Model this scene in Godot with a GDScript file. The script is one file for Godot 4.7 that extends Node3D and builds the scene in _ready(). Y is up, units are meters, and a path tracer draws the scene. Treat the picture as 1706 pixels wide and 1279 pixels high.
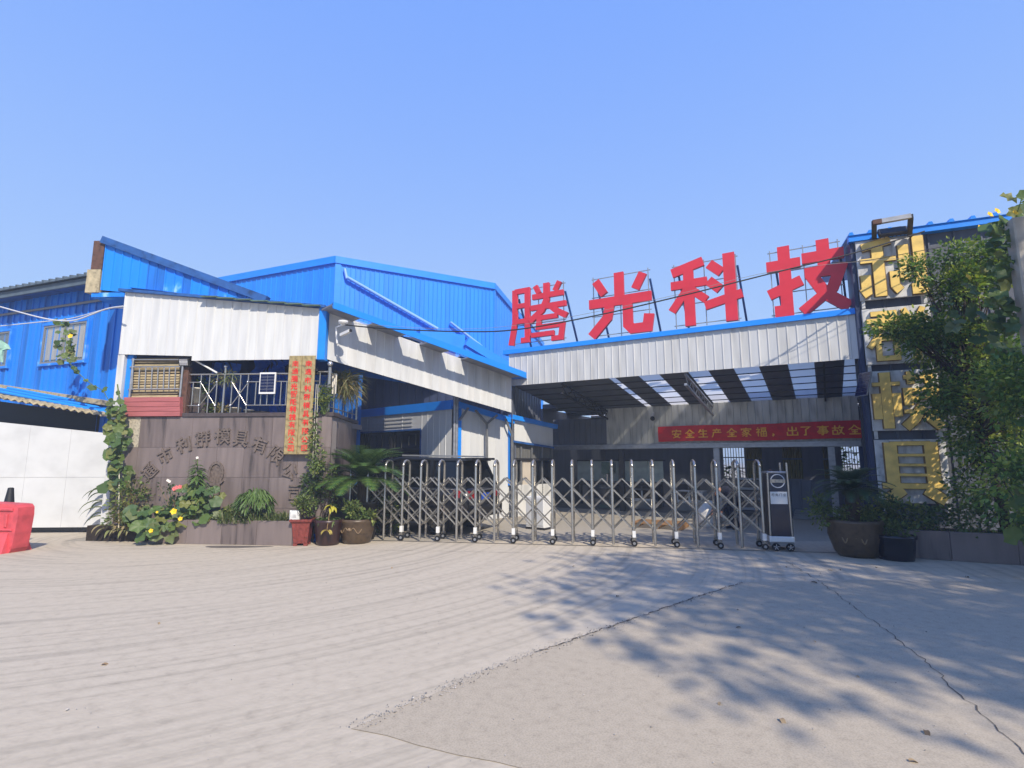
extends Node3D
# The gate of a workshop yard. x runs right, y up, -z away from the street.
# Plan positions are Vector2(x, distance); spot(), ground_at() and on() turn a bearing taken on the photograph into a place.

const EYE := 1.6
const FOCAL := 885.0
var pitch := atan(128.0 / 885.0)
var rng := RandomNumberGenerator.new()
var M := {}
var NT := {}
var names := {}

func _ready():
	rng.seed = 7
	var cam := Camera3D.new()
	cam.name = "camera"
	cam.position = Vector3(0, EYE, 0)
	cam.rotation = Vector3(pitch, 0, 0)
	cam.fov = rad_to_deg(2.0 * atan(639.5 / FOCAL))
	cam.near = 0.05
	cam.far = 900.0
	add_child(cam)
	cam.current = true
	var we := WorldEnvironment.new()
	we.name = "world_environment"
	var env := Environment.new()
	env.background_mode = Environment.BG_SKY
	var sky := Sky.new()
	var sm := ProceduralSkyMaterial.new()
	sm.sky_top_color = Color(0.42, 0.60, 0.945)
	sm.sky_horizon_color = Color(0.735, 0.85, 0.955)
	sm.sky_curve = 0.33
	sm.ground_bottom_color = Color(0.55, 0.53, 0.5)
	sm.ground_horizon_color = Color(0.72, 0.76, 0.8)
	sm.sun_angle_max = 1.0
	sky.sky_material = sm
	env.sky = sky
	env.tonemap_mode = Environment.TONE_MAPPER_LINEAR
	env.tonemap_exposure = 1.15
	env.sdfgi_enabled = true
	env.ssao_enabled = true
	env.ssil_enabled = true
	env.fog_enabled = true
	env.fog_density = 0.004
	env.fog_light_color = Color(0.86, 0.92, 1.0)
	we.environment = env
	add_child(we)
	var sun := DirectionalLight3D.new()
	sun.name = "sun"
	sun.light_color = Color(1.0, 0.955, 0.88)
	sun.light_energy = 1.58
	sun.light_angular_distance = 0.7
	sun.shadow_enabled = true
	add_child(sun)
	sun.look_at_from_position(Vector3(4.6, 10, 10.3), Vector3.ZERO, Vector3.UP)
	make_materials()
	make_ground()
	make_warehouse()
	make_far_shed()
	make_left_house()
	make_workshop()
	make_gatehouse()
	make_canopy()
	make_hall()
	make_sign_building()
	make_red_letters()
	make_gate()
	make_left_things()
	make_terrace_things()
	make_yard_things()
	make_plants()
	make_right_plants()
	make_street_trees()
	make_small_things()

# ---------------------------------------------------------------- survey
func ray(u, v) -> Vector2:
	var du = u - 853.0
	var dv = 639.5 - v
	var d = FOCAL * cos(pitch) - dv * sin(pitch)
	return Vector2(du / d, (dv * cos(pitch) + FOCAL * sin(pitch)) / d)

func spot(u, v, d) -> Vector3:
	var r = ray(u, v)
	return Vector3(r.x * d, EYE + r.y * d, -d)

func ground_at(u, v, y = 0.0) -> Vector3:
	var r = ray(u, v)
	return spot(u, v, (y - EYE) / r.y)

# a wall from plan point a to plan point b (left to right as seen): x along it, y up, z out towards the street
func frame(a: Vector2, b: Vector2) -> Transform3D:
	var e = Vector3(b.x - a.x, 0, a.y - b.y).normalized()
	return Transform3D(Basis(e, Vector3.UP, e.cross(Vector3.UP)), Vector3(a.x, 0, -a.y))

func on(t: Transform3D, u, v, z = 0.0) -> Vector2:
	var r = ray(u, v)
	var inv = t.affine_inverse()
	var o = inv * Vector3(0, EYE, 0)
	var d = inv.basis * Vector3(r.x, r.y, -1)
	var k = (z - o.z) / d.z
	return Vector2(o.x + d.x * k, o.y + d.y * k)

# ---------------------------------------------------------------- objects
func numbered(n: String) -> String:
	if not names.has(n):
		names[n] = 0
		return n
	names[n] += 1
	return "%s_%03d" % [n, names[n]]

func tag(o, label, category, group = ""):
	o.set_meta("label", label)
	o.set_meta("category", category)
	if group:
		o.set_meta("group", group)
	return o

func thing(called, label, category, xf = Transform3D(), group = "") -> Node3D:
	var o := Node3D.new()
	o.name = numbered(called)
	o.transform = xf
	add_child(o)
	return tag(o, label, category, group)

func part(called, shape, m, parent, xf = Transform3D()) -> MeshInstance3D:
	var o := MeshInstance3D.new()
	o.name = called
	if shape is SurfaceTool:
		shape.generate_normals()
		o.mesh = shape.commit()
	else:
		o.mesh = shape
	o.material_override = m
	o.transform = xf
	parent.add_child(o, true)
	return o

func solo(called, shape, m, label, category, xf = Transform3D(), group = "") -> MeshInstance3D:
	return tag(part(numbered(called), shape, m, self, xf), label, category, group)

func structure(called, shape, m, xf = Transform3D(), kind = "structure") -> MeshInstance3D:
	var o = part(numbered(called), shape, m, self, xf)
	o.set_meta("kind", kind)
	o.set_meta("label", called.replace("_", " "))
	return o

func at(p: Vector3, turn = 0.0) -> Transform3D:
	return Transform3D(Basis(Vector3.UP, turn), p)

# ---------------------------------------------------------------- shapes
func st(smooth = false) -> SurfaceTool:
	var s := SurfaceTool.new()
	s.begin(Mesh.PRIMITIVE_TRIANGLES)
	s.set_smooth_group(0 if smooth else -1)
	return s

func tri(s: SurfaceTool, a: Vector3, b: Vector3, c: Vector3, n: Vector3):
	if (b - a).cross(c - a).dot(n) > 0.0:
		s.add_vertex(a); s.add_vertex(c); s.add_vertex(b)
	else:
		s.add_vertex(a); s.add_vertex(b); s.add_vertex(c)

func quad(s, a, b, c, d, n):
	tri(s, a, b, c, n)
	tri(s, a, c, d, n)

func hexa(s, p, xf = Transform3D()):   # eight corners: bottom ring 0-3, top ring 4-7
	var q = []
	var mid = Vector3()
	for k in 8:
		q.append(xf * p[k])
		mid += q[k] / 8.0
	for f in [[0, 1, 2, 3], [4, 5, 6, 7], [0, 1, 5, 4], [1, 2, 6, 5], [2, 3, 7, 6], [3, 0, 4, 7]]:
		var c = (q[f[0]] + q[f[1]] + q[f[2]] + q[f[3]]) / 4.0
		quad(s, q[f[0]], q[f[1]], q[f[2]], q[f[3]], c - mid)

func box(s, lo: Vector3, hi: Vector3, xf = Transform3D()):
	hexa(s, [Vector3(lo.x, lo.y, lo.z), Vector3(hi.x, lo.y, lo.z), Vector3(hi.x, lo.y, hi.z), Vector3(lo.x, lo.y, hi.z),
		Vector3(lo.x, hi.y, lo.z), Vector3(hi.x, hi.y, lo.z), Vector3(hi.x, hi.y, hi.z), Vector3(lo.x, hi.y, hi.z)], xf)

# a box whose front (z+) edges are bevelled by c
func bevelled(s, lo: Vector3, hi: Vector3, c: float, xf = Transform3D()):
	var a = [Vector3(lo.x, lo.y, lo.z), Vector3(hi.x, lo.y, lo.z), Vector3(hi.x, hi.y, lo.z), Vector3(lo.x, hi.y, lo.z)]
	var b = [Vector3(lo.x, lo.y, hi.z - c), Vector3(hi.x, lo.y, hi.z - c), Vector3(hi.x, hi.y, hi.z - c), Vector3(lo.x, hi.y, hi.z - c)]
	var d = [Vector3(lo.x + c, lo.y + c, hi.z), Vector3(hi.x - c, lo.y + c, hi.z), Vector3(hi.x - c, hi.y - c, hi.z), Vector3(lo.x + c, hi.y - c, hi.z)]
	var mid = (lo + hi) / 2.0
	var o = xf.basis
	for k in 4:
		var n = (k + 1) % 4
		quad(s, xf * a[k], xf * a[n], xf * b[n], xf * b[k], o * ((a[k] + a[n]) / 2.0 - mid) * Vector3.ONE)
		quad(s, xf * b[k], xf * b[n], xf * d[n], xf * d[k], o * ((b[k] + d[n]) / 2.0 - mid))
	quad(s, xf * d[0], xf * d[1], xf * d[2], xf * d[3], o.z)
	quad(s, xf * a[0], xf * a[1], xf * a[2], xf * a[3], -o.z)

func beam(s, a: Vector3, b: Vector3, w: float, h: float, up = Vector3.UP):
	var y = (b - a).normalized()
	var x = y.cross(up).normalized() if absf(y.dot(up)) < 0.99 else Vector3.RIGHT
	var z = x.cross(y)
	box(s, Vector3(-w / 2, 0, -h / 2), Vector3(w / 2, (b - a).length(), h / 2), Transform3D(Basis(x, y, z), a))

func tube(s, pts, r, n = 8, r2 = -1.0):
	var count = pts.size()
	var rings = []
	var side = Vector3.ZERO
	for k in count:
		var d = (pts[mini(k + 1, count - 1)] - pts[maxi(k - 1, 0)]).normalized()
		if side == Vector3.ZERO:
			side = d.cross(Vector3.UP if absf(d.y) < 0.9 else Vector3.RIGHT).normalized()
		side = (side - d * side.dot(d)).normalized()
		var other = d.cross(side)
		var rr = r if r2 < 0 else lerpf(r, r2, k / float(count - 1))
		var ring = []
		for j in n:
			var a = TAU * j / n
			ring.append(pts[k] + (side * cos(a) + other * sin(a)) * rr)
		rings.append(ring)
	s.set_smooth_group(0)
	for k in count - 1:
		var mid = (pts[k] + pts[k + 1]) / 2.0
		for j in n:
			var i = (j + 1) % n
			quad(s, rings[k][j], rings[k][i], rings[k + 1][i], rings[k + 1][j], (rings[k][j] + rings[k + 1][i]) / 2.0 - mid)
	s.set_smooth_group(-1)
	for e in [0, count - 1]:
		var d = pts[e] - pts[1 if e == 0 else count - 2]
		for j in range(1, n - 1):
			tri(s, rings[e][0], rings[e][j], rings[e][j + 1], d)

func lathe(s, prof, n = 20, xf = Transform3D(), square = false):   # prof: Vector2(radius, height), from the bottom up the outside
	s.set_smooth_group(-1 if square else 0)
	for k in prof.size() - 1:
		var a = prof[k]
		var b = prof[k + 1]
		var nn = Vector2(b.y - a.y, a.x - b.x)
		for j in n:
			var t0 = TAU * (j + 0.5) / n
			var t1 = TAU * (j + 1.5) / n
			var c0 = Vector3(cos(t0), 0, sin(t0))
			var c1 = Vector3(cos(t1), 0, sin(t1))
			var up = Vector3.UP
			var norm = xf.basis * ((c0 + c1).normalized() * nn.x + up * nn.y)
			if a.x < 1e-5:
				tri(s, xf * (up * a.y), xf * (c0 * b.x + up * b.y), xf * (c1 * b.x + up * b.y), norm)
			elif b.x < 1e-5:
				tri(s, xf * (c0 * a.x + up * a.y), xf * (c1 * a.x + up * a.y), xf * (up * b.y), norm)
			else:
				quad(s, xf * (c0 * a.x + up * a.y), xf * (c1 * a.x + up * a.y), xf * (c1 * b.x + up * b.y), xf * (c0 * b.x + up * b.y), norm)
	s.set_smooth_group(-1)

func ball(s, c: Vector3, r: float, n = 10, squash = 1.0):
	var prof = []
	for k in 7:
		var a = -PI / 2 + PI * k / 6.0
		prof.append(Vector2(maxf(0.0, cos(a)) * r if k > 0 and k < 6 else 0.0, sin(a) * r * squash))
	lathe(s, prof, n, Transform3D(Basis(), c))

func prism(s, poly: PackedVector2Array, z0: float, z1: float, xf = Transform3D()):
	var idx = Geometry2D.triangulate_polygon(poly)
	for k in range(0, idx.size(), 3):
		for z in [z0, z1]:
			var v = []
			for j in 3:
				v.append(xf * Vector3(poly[idx[k + j]].x, poly[idx[k + j]].y, z))
			tri(s, v[0], v[1], v[2], xf.basis.z * (1.0 if z == z1 else -1.0))
	var cw = Geometry2D.is_polygon_clockwise(poly)
	for k in poly.size():
		var a = poly[k]
		var b = poly[(k + 1) % poly.size()]
		var n = Vector2(b.y - a.y, a.x - b.x) * (-1.0 if cw else 1.0)
		quad(s, xf * Vector3(a.x, a.y, z0), xf * Vector3(b.x, b.y, z0), xf * Vector3(b.x, b.y, z1), xf * Vector3(a.x, a.y, z1), xf.basis * Vector3(n.x, n.y, 0))

# profiled metal sheets side by side, each a part; b and t are the bottom and top heights at both ends
func clad(parent, x0, x1, b0, b1, t0, t1, width, m, called = "cladding_sheet", rise = 0.028, rib = 0.05, z = 0.0, joined = false, mids = 0):
	var n = maxi(1, roundi((x1 - x0) / width))
	var mats = m if m is Array else [m]
	var s = st()
	for k in n:
		var a = lerpf(x0, x1, k / float(n))
		var b = lerpf(x0, x1, (k + 1) / float(n))
		if not joined:
			s = st()
		var xs = [[a, 0.0], [a + rib * 0.22, rise], [a + rib * 0.78, rise], [a + rib, 0.0]]
		for j in mids:   # shallow stiffening beads in the pan
			var c = lerpf(a + rib, b, (j + 1.0) / (mids + 1.0))
			xs.append_array([[c - 0.012, 0.0], [c, rise * 0.16], [c + 0.012, 0.0]])
		xs.append([b, 0.0])
		for j in xs.size() - 1:
			var p = xs[j]
			var q = xs[j + 1]
			var fp = (p[0] - x0) / (x1 - x0)
			var fq = (q[0] - x0) / (x1 - x0)
			var pb = lerpf(b0, b1, fp)
			var qb = lerpf(b0, b1, fq)
			var pt = lerpf(t0, t1, fp)
			var qt = lerpf(t0, t1, fq)
			quad(s, Vector3(p[0], pb, z + p[1]), Vector3(q[0], qb, z + q[1]), Vector3(q[0], qt, z + q[1]), Vector3(p[0], pt, z + p[1]), Vector3(0, 0, 1))
			quad(s, Vector3(p[0], pb, z - 0.008), Vector3(q[0], qb, z - 0.008), Vector3(q[0], qb, z + q[1]), Vector3(p[0], pb, z + p[1]), Vector3(0, -1, 0))
			quad(s, Vector3(p[0], pt, z - 0.008), Vector3(q[0], qt, z - 0.008), Vector3(q[0], qt, z + q[1]), Vector3(p[0], pt, z + p[1]), Vector3(0, 1, 0))
		var fa = (a - x0) / (x1 - x0)
		var fb = (b - x0) / (x1 - x0)
		quad(s, Vector3(a, lerpf(b0, b1, fa), z - 0.008), Vector3(b, lerpf(b0, b1, fb), z - 0.008), Vector3(b, lerpf(t0, t1, fb), z - 0.008), Vector3(a, lerpf(t0, t1, fa), z - 0.008), Vector3(0, 0, -1))
		if not joined:
			part(called, s, mats[rng.randi() % mats.size()], parent)
	if joined:
		part(called, s, mats[0], parent).set_meta("kind", "stuff")

# ---------------------------------------------------------------- lettering: strokes "width x y x y ..." on a 100 x 100 field, y down
const GLYPHS := {
	"nan": "9 8 20 92 20/10 50 3 50 38/9 14 97 14 38 86 38 86 93 76 93/7 36 46 42 57/7 64 46 58 57/8 28 61 72 61/8 28 76 72 76/9 50 61 50 95",
	"tong": "9 12 10 24 22/9 6 38 22 38 22 74/9 4 88 22 76 40 88 96 90/8 38 10 86 10 66 24/8 52 18 66 28/8 40 79 40 32 88 32 88 76 80 76/7 40 47 88 47/7 40 62 88 62/8 64 32 64 80",
	"shi": "10 50 3 50 22/10 6 25 94 25/10 18 84 18 45 82 45 82 80 70 80/11 50 25 50 98",
	"li": "11 50 8 8 17/10 4 35 56 35/12 30 14 30 97/10 30 38 6 68/10 32 42 52 62/11 68 16 68 66/12 90 5 90 91 76 91",
	"qun": "8 10 10 46 10 46 36/8 3 23 56 23/8 10 36 48 36/9 28 8 18 52 4 72/8 18 56 18 92 46 92 46 56 18 56/8 60 4 66 16/8 90 4 84 16/8 56 22 96 22/8 58 40 94 40/8 54 60 98 60/10 76 22 76 98",
	"mo": "10 4 26 42 26/11 23 4 23 98/9 22 32 4 64/8 25 38 39 54/8 44 14 97 14/8 58 4 58 24/8 83 4 83 24/8 50 31 91 31 91 58 50 58 50 31/7 50 45 91 45/8 42 70 98 70/9 70 58 66 76 44 97/9 72 73 97 97",
	"ju": "9 24 6 76 6 76 68/9 24 4 24 68/7 24 22 76 22/7 24 38 76 38/7 24 54 76 54/10 3 71 97 71/11 36 78 10 97/11 64 78 92 97",
	"you": "10 6 20 94 20/10 44 4 30 40 6 66/10 34 98 34 40 82 40 82 91 70 91/8 34 56 82 56/8 34 72 82 72",
	"xian": "9 12 98 12 6/8 12 9 38 9 26 36 38 52 34 66 22 66/9 52 6 52 92 72 80/8 52 9 90 9 90 46 52 46/7 52 27 90 27/8 92 52 70 66/9 60 50 76 76 98 96",
	"gong": "11 34 8 24 32 6 52/11 64 6 76 32 96 52/11 46 46 22 85 76 81/11 60 62 72 76 84 96",
	"si": "10 8 11 88 11 88 92 72 92/9 8 30 70 30/9 16 48 64 48 64 86 16 86 16 48",
	"teng": "9 11 5 11 60 4 97/9 11 8 33 8 33 91 22 91/8 11 33 33 33/8 11 59 33 59/8 47 4 53 17/8 88 3 80 17/9 42 22 94 22/9 39 40 98 40/10 66 2 66 30 58 46 37 62/10 72 40 84 51 99 60/8 54 58 84 58/8 54 54 52 73 92 73 89 94 74 94/8 40 85 78 85",
	"guang": "14 50 3 50 46/12 14 11 27 33/12 86 10 74 32/14 3 46 97 46/14 36 46 31 70 6 96/14 62 46 62 84 68 91 90 91 93 72",
	"ke": "13 50 6 6 17/12 4 36 54 36/14 29 14 29 98/11 28 42 4 74/11 33 46 52 63/13 58 12 74 27/13 56 36 71 51/12 50 72 99 61/15 84 1 84 98",
	"ji": "13 3 27 46 27/14 26 1 26 91 10 91/13 4 67 46 52/13 48 23 98 23/14 74 1 74 44/13 50 44 92 44 82 68 44 96/14 57 46 72 74 99 96",
	"zhi": "8 20 2 10 24/8 16 12 52 12/8 4 28 56 28/8 32 12 30 32 6 52/8 34 34 52 50/8 62 8 94 8 94 46 62 46 62 8/8 22 56 80 56 80 96 22 96 22 56/7 22 76 80 76",
	"neng": "8 28 4 12 26 48 24/8 38 12 48 30/8 10 97 10 38 46 38 46 95/6 10 54 46 54/6 10 70 46 70/8 88 8 62 20/9 58 4 58 40 92 40 92 30/8 88 56 62 66/9 58 50 58 92 94 92 94 80",
	"an": "10 50 2 50 15/9 8 33 8 18 92 18 92 33/9 4 52 96 52/9 46 28 28 70 84 95/9 72 54 58 80 14 96",
	"quan": "10 50 4 30 32 4 50/10 50 8 70 32 96 48/9 24 53 76 53/9 28 72 72 72/10 8 92 92 92/10 50 53 50 92",
	"sheng": "10 28 6 8 44/9 20 26 90 26/9 16 58 86 58/9 4 92 96 92/11 52 4 52 92",
	"chan": "9 50 2 50 15/9 12 18 88 18/8 32 24 38 38/8 68 24 60 38/9 14 44 92 44/10 18 44 16 70 4 96",
	"jia": "9 50 2 50 13/9 8 29 8 16 92 16 92 29/8 22 32 78 32/8 50 32 12 56/8 40 42 56 64 54 96 40 94/8 46 56 10 76/8 52 70 14 94/8 80 40 60 56/8 58 56 92 88",
	"fu": "9 20 4 24 14/9 6 24 38 24 8 60/9 24 44 24 98/8 28 46 38 56/8 46 10 96 10/8 54 22 88 22 88 40 54 40 54 22/8 48 50 94 50 94 96 48 96 48 50/7 48 73 94 73/7 71 50 71 96",
	"chu": "11 50 4 50 92/10 18 14 18 46 82 46/10 82 14 82 48/10 8 58 8 92 92 92/10 92 58 92 98",
	"le": "10 12 12 86 12 52 38/11 52 36 52 92 34 92",
	"shi4": "8 4 14 96 14/8 24 24 76 24 76 38 24 38 24 24/8 14 50 82 50 82 78/8 4 64 96 64/8 14 78 82 78/10 50 2 50 94 36 94",
	"gu": "9 4 30 50 30/10 28 4 28 52/9 10 54 46 54 46 92 10 92 10 54/9 68 4 52 40/9 60 26 98 26/10 84 28 74 66 50 96/10 62 44 76 74 98 96",
	"yang": "9 12 98 12 8/8 12 10 38 10 28 36 40 54 34 68 22 68/9 52 8 92 8 92 94 52 94 52 8/8 52 50 92 50",
	"men": "10 16 6 26 18/10 10 24 10 98/10 34 12 90 12 90 92 76 92",
	"ye": "9 38 6 38 92/9 62 6 62 92/9 12 26 24 66/9 88 26 76 66/9 4 92 96 92",
	"li2": "12 52 5 6 13/7 2 36 58 36/17 30 12 30 98/15 8 60 8 88 1 92/13 53 58 53 82 60 92/15 70 16 70 74/16 93 4 93 91 78 91",
	"mo2": "6 2 22 44 22/15 22 2 22 98/12 7 38 7 82/12 37 38 37 78/6 50 12 98 12/10 60 2 60 24/10 86 2 86 24/5 54 34 94 34/5 54 48 94 48/12 54 30 54 60/12 94 30 94 60/6 46 70 98 70/14 74 62 60 84 46 97/14 78 76 98 97",
	"ju2": "18 20 3 20 73/18 79 3 79 73/6 20 5 79 5/4 28 24 71 24/4 28 40 71 40/4 28 56 71 56/8 3 74 97 74/16 33 79 8 97/16 66 79 92 97",
	"comma": "12 46 72 54 84 42 98",
}

func glyph(s, called: String, size: Vector2, z0: float, depth: float, xf = Transform3D(), heavy = 1.0, step = 0.0008):
	var k = 0
	for stroke in GLYPHS[called].split("/"):
		var v = stroke.split_floats(" ")
		var w = v[0] * heavy / 200.0
		var pts = []
		for j in range(1, v.size() - 1, 2):
			pts.append(Vector2(v[j] / 100.0 - 0.5, 0.5 - v[j + 1] / 100.0))
		ribbon(s, pts, w, size, z0, z0 + depth + k * step, xf)
		k += 1

func ribbon(s, pts, w, size: Vector2, z0, z1, xf):
	var n = pts.size()
	var closed = pts[0].distance_to(pts[n - 1]) < 1e-4
	var L = []
	var R = []
	for j in n:
		var din = (pts[j] - pts[j - 1]).normalized() if j > 0 else ((pts[0] - pts[n - 2]).normalized() if closed else (pts[1] - pts[0]).normalized())
		var dout = (pts[j + 1] - pts[j]).normalized() if j < n - 1 else ((pts[1] - pts[0]).normalized() if closed else din)
		var nn = Vector2(-din.y - dout.y, din.x + dout.x).normalized()
		var miter = w / maxf(0.5, nn.dot(Vector2(-din.y, din.x)))
		L.append((pts[j] + nn * miter) * size)
		R.append((pts[j] - nn * miter) * size)
	for j in n - 1:
		var q = [L[j], R[j], R[j + 1], L[j + 1]]
		for z in [z0, z1]:
			quad(s, xf * Vector3(q[0].x, q[0].y, z), xf * Vector3(q[1].x, q[1].y, z), xf * Vector3(q[2].x, q[2].y, z), xf * Vector3(q[3].x, q[3].y, z), xf.basis.z * (1.0 if z == z1 else -1.0))
		var d = L[j] - R[j]
		quad(s, xf * Vector3(q[0].x, q[0].y, z0), xf * Vector3(q[3].x, q[3].y, z0), xf * Vector3(q[3].x, q[3].y, z1), xf * Vector3(q[0].x, q[0].y, z1), xf.basis * Vector3(d.x, d.y, 0))
		quad(s, xf * Vector3(q[1].x, q[1].y, z0), xf * Vector3(q[2].x, q[2].y, z0), xf * Vector3(q[2].x, q[2].y, z1), xf * Vector3(q[1].x, q[1].y, z1), xf.basis * Vector3(-d.x, -d.y, 0))
	if not closed:
		for e in [[0, pts[0] - pts[1]], [n - 1, pts[n - 1] - pts[n - 2]]]:
			var a = L[e[0]]
			var b = R[e[0]]
			quad(s, xf * Vector3(a.x, a.y, z0), xf * Vector3(b.x, b.y, z0), xf * Vector3(b.x, b.y, z1), xf * Vector3(a.x, a.y, z1), xf.basis * Vector3(e[1].x, e[1].y, 0))

# ---------------------------------------------------------------- materials
func noise_texture(key, lo: float, hi: float, freq: float, octaves = 4, kind = FastNoiseLite.TYPE_SIMPLEX_SMOOTH, size = 512, mid = 0.5, alpha = false):
	var n := FastNoiseLite.new()
	n.noise_type = kind
	n.seed = hash(key) % 1000
	n.frequency = freq
	n.fractal_octaves = octaves
	var t := NoiseTexture2D.new()
	t.width = size
	t.height = size
	t.seamless = true
	t.noise = n
	var g := Gradient.new()
	g.offsets = PackedFloat32Array([0.0, mid, 1.0])
	g.colors = PackedColorArray([Color(lo, lo, lo), Color(lerpf(lo, hi, 0.65), lerpf(lo, hi, 0.65), lerpf(lo, hi, 0.65)), Color(hi, hi, hi)])
	t.color_ramp = g
	NT[key] = t
	return t

func mk(key, c: Color, rough = 0.6, metal = 0.0, tex = "", scale = Vector3.ONE, world = true) -> StandardMaterial3D:
	var m := StandardMaterial3D.new()
	m.resource_name = key
	m.albedo_color = c
	m.roughness = rough
	m.metallic = metal
	if tex:
		m.albedo_texture = NT[tex]
		m.uv1_triplanar = true
		m.uv1_world_triplanar = world
		m.uv1_scale = scale
	M[key] = m
	return m

func bumpy(m, tex, cm):
	m.heightmap_enabled = true
	m.heightmap_texture = NT[tex]
	m.heightmap_scale = cm

func leafy(key, rough = 0.5, back = 0.5):
	var m := mk(key, Color.WHITE, rough)
	m.vertex_color_use_as_albedo = true
	m.backlight_enabled = true
	m.backlight = Color(back, back, back * 0.5).linear_to_srgb()

func make_materials():
	noise_texture("grime", 0.80, 1.0, 0.006, 5)
	noise_texture("dirt", 0.55, 1.0, 0.008, 5, FastNoiseLite.TYPE_SIMPLEX_SMOOTH, 512, 0.35)
	noise_texture("grain", 0.86, 1.0, 0.12, 3)
	noise_texture("fine", 0.0, 1.0, 0.2, 3)
	noise_texture("blotch", 0.2, 1.0, 0.012, 5, FastNoiseLite.TYPE_SIMPLEX, 512, 0.45)
	var fd = noise_texture("fade", 0.0, 1.0, 0.010, 4, FastNoiseLite.TYPE_SIMPLEX_SMOOTH, 512, 0.5)
	fd.color_ramp.offsets = PackedFloat32Array([0.0, 0.52, 0.66, 0.82, 1.0])
	fd.color_ramp.colors = PackedColorArray([Color(0.09, 0.48, 0.90), Color(0.10, 0.50, 0.92), Color(0.22, 0.57, 0.93), Color(0.55, 0.74, 0.93), Color(0.68, 0.80, 0.92)])
	var gm = noise_texture("ground_map", 0.62, 1.0, 0.028, 7, FastNoiseLite.TYPE_SIMPLEX_SMOOTH, 1024, 0.3)
	gm.color_ramp.offsets = PackedFloat32Array([0.0, 0.22, 0.36, 0.6, 1.0])
	gm.color_ramp.colors = PackedColorArray([Color(0.89, 0.885, 0.88), Color(0.94, 0.937, 0.935), Color(0.965, 0.963, 0.96), Color(0.98, 0.978, 0.976), Color(1, 1, 1)])
	noise_texture("faint", 0.92, 1.0, 0.007, 4)
	var up = Vector3(1.6, 0.16, 1.6)
	mk("white", Color(0.83, 0.835, 0.83), 0.45, 0.0, "faint", up)
	mk("white_b", Color(0.81, 0.815, 0.815), 0.45, 0.0, "faint", up)
	mk("white_dirty", Color(0.85, 0.85, 0.84), 0.55, 0.0, "grime", up)
	mk("gable", Color(0.84, 0.845, 0.84), 0.5, 0.0, "grime", up)
	mk("blue", Color(0.10, 0.54, 0.94), 0.42, 0.0, "faint", up)
	mk("blue_b", Color(0.09, 0.515, 0.925), 0.42, 0.0, "faint", up)
	mk("blue_old", Color(0.10, 0.475, 0.86), 0.55, 0.0, "grime", up)
	mk("blue_worn", Color.WHITE, 0.5, 0.0, "fade", Vector3(0.45, 0.3, 0.45))
	mk("trim", Color(0.10, 0.54, 0.94), 0.4, 0.0, "faint", Vector3(0.6, 0.6, 0.6))
	mk("trim_old", Color(0.17, 0.38, 0.66), 0.55, 0.0, "dirt", Vector3(0.8, 0.8, 0.8))
	mk("pipe_blue", Color(0.52, 0.68, 0.92), 0.4)
	mk("machine_green", Color(0.42, 0.52, 0.47), 0.5, 0.0, "dirt", Vector3(1.5, 1.5, 1.5))
	mk("rust", Color(0.42, 0.30, 0.25), 0.85, 0.0, "dirt", Vector3(1.5, 1.5, 1.5))
	mk("cream_metal", Color(0.78, 0.72, 0.58), 0.6, 0.0, "dirt", Vector3(1.4, 1.4, 1.4))
	mk("hall_sheet", Color(0.83, 0.83, 0.80), 0.5, 0.0, "dirt", up)
	mk("hall_sheet_b", Color(0.79, 0.79, 0.765), 0.5, 0.0, "dirt", up)
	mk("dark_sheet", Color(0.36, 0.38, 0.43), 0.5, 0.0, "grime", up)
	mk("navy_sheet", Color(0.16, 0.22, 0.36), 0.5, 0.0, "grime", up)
	mk("roof_sheet", Color(0.33, 0.35, 0.40), 0.55, 0.0, "grime", Vector3(0.5, 0.5, 0.5))
	mk("grey_roof", Color(0.36, 0.42, 0.47), 0.7, 0.0, "grime", Vector3(0.8, 0.8, 0.8))
	mk("steel", Color(0.55, 0.56, 0.57), 0.45, 0.4, "grime", Vector3(1, 1, 1))
	mk("steel_dark", Color(0.20, 0.20, 0.22), 0.55, 0.3, "grime", Vector3(1, 1, 1))
	mk("galvanised", Color(0.66, 0.67, 0.69), 0.4, 0.5, "grime", Vector3(2, 2, 2))
	mk("stainless", Color(0.72, 0.705, 0.67), 0.25, 0.75, "faint", Vector3(3, 3, 3))
	mk("stainless_dull", Color(0.60, 0.58, 0.54), 0.32, 0.75, "grime", Vector3(3, 3, 3))
	mk("chrome", Color(0.86, 0.86, 0.87), 0.18, 0.9)
	mk("plastic_white", Color(0.86, 0.86, 0.85), 0.45)
	mk("plastic_grey", Color(0.5, 0.5, 0.5), 0.55)
	mk("rubber", Color(0.05, 0.05, 0.055), 0.8)
	mk("black", Color(0.035, 0.036, 0.042), 0.6)
	mk("black_gloss", Color(0.02, 0.02, 0.028), 0.15)
	mk("car_paint", Color(0.035, 0.035, 0.045), 0.25)
	M.car_paint.clearcoat_enabled = true
	M.car_paint.clearcoat = 0.6
	mk("navy_glass", Color(0.06, 0.08, 0.17), 0.12)
	mk("dark_glass", Color(0.03, 0.04, 0.055), 0.08)
	var pane := mk("pane", Color(0.55, 0.65, 0.72, 0.22), 0.05)
	pane.transparency = BaseMaterial3D.TRANSPARENCY_ALPHA
	mk("red_letter", Color(0.86, 0.17, 0.235), 0.5, 0.0, "faint", Vector3(0.7, 0.7, 0.7))
	mk("letter_side", Color(0.62, 0.14, 0.2), 0.5)
	mk("gold", Color(0.98, 0.83, 0.45), 0.42, 0.0, "grime", Vector3(1.2, 1.2, 1.2))
	mk("gold_edge", Color(0.55, 0.43, 0.2), 0.55, 0.1, "dirt", Vector3(2, 2, 2))
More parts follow.
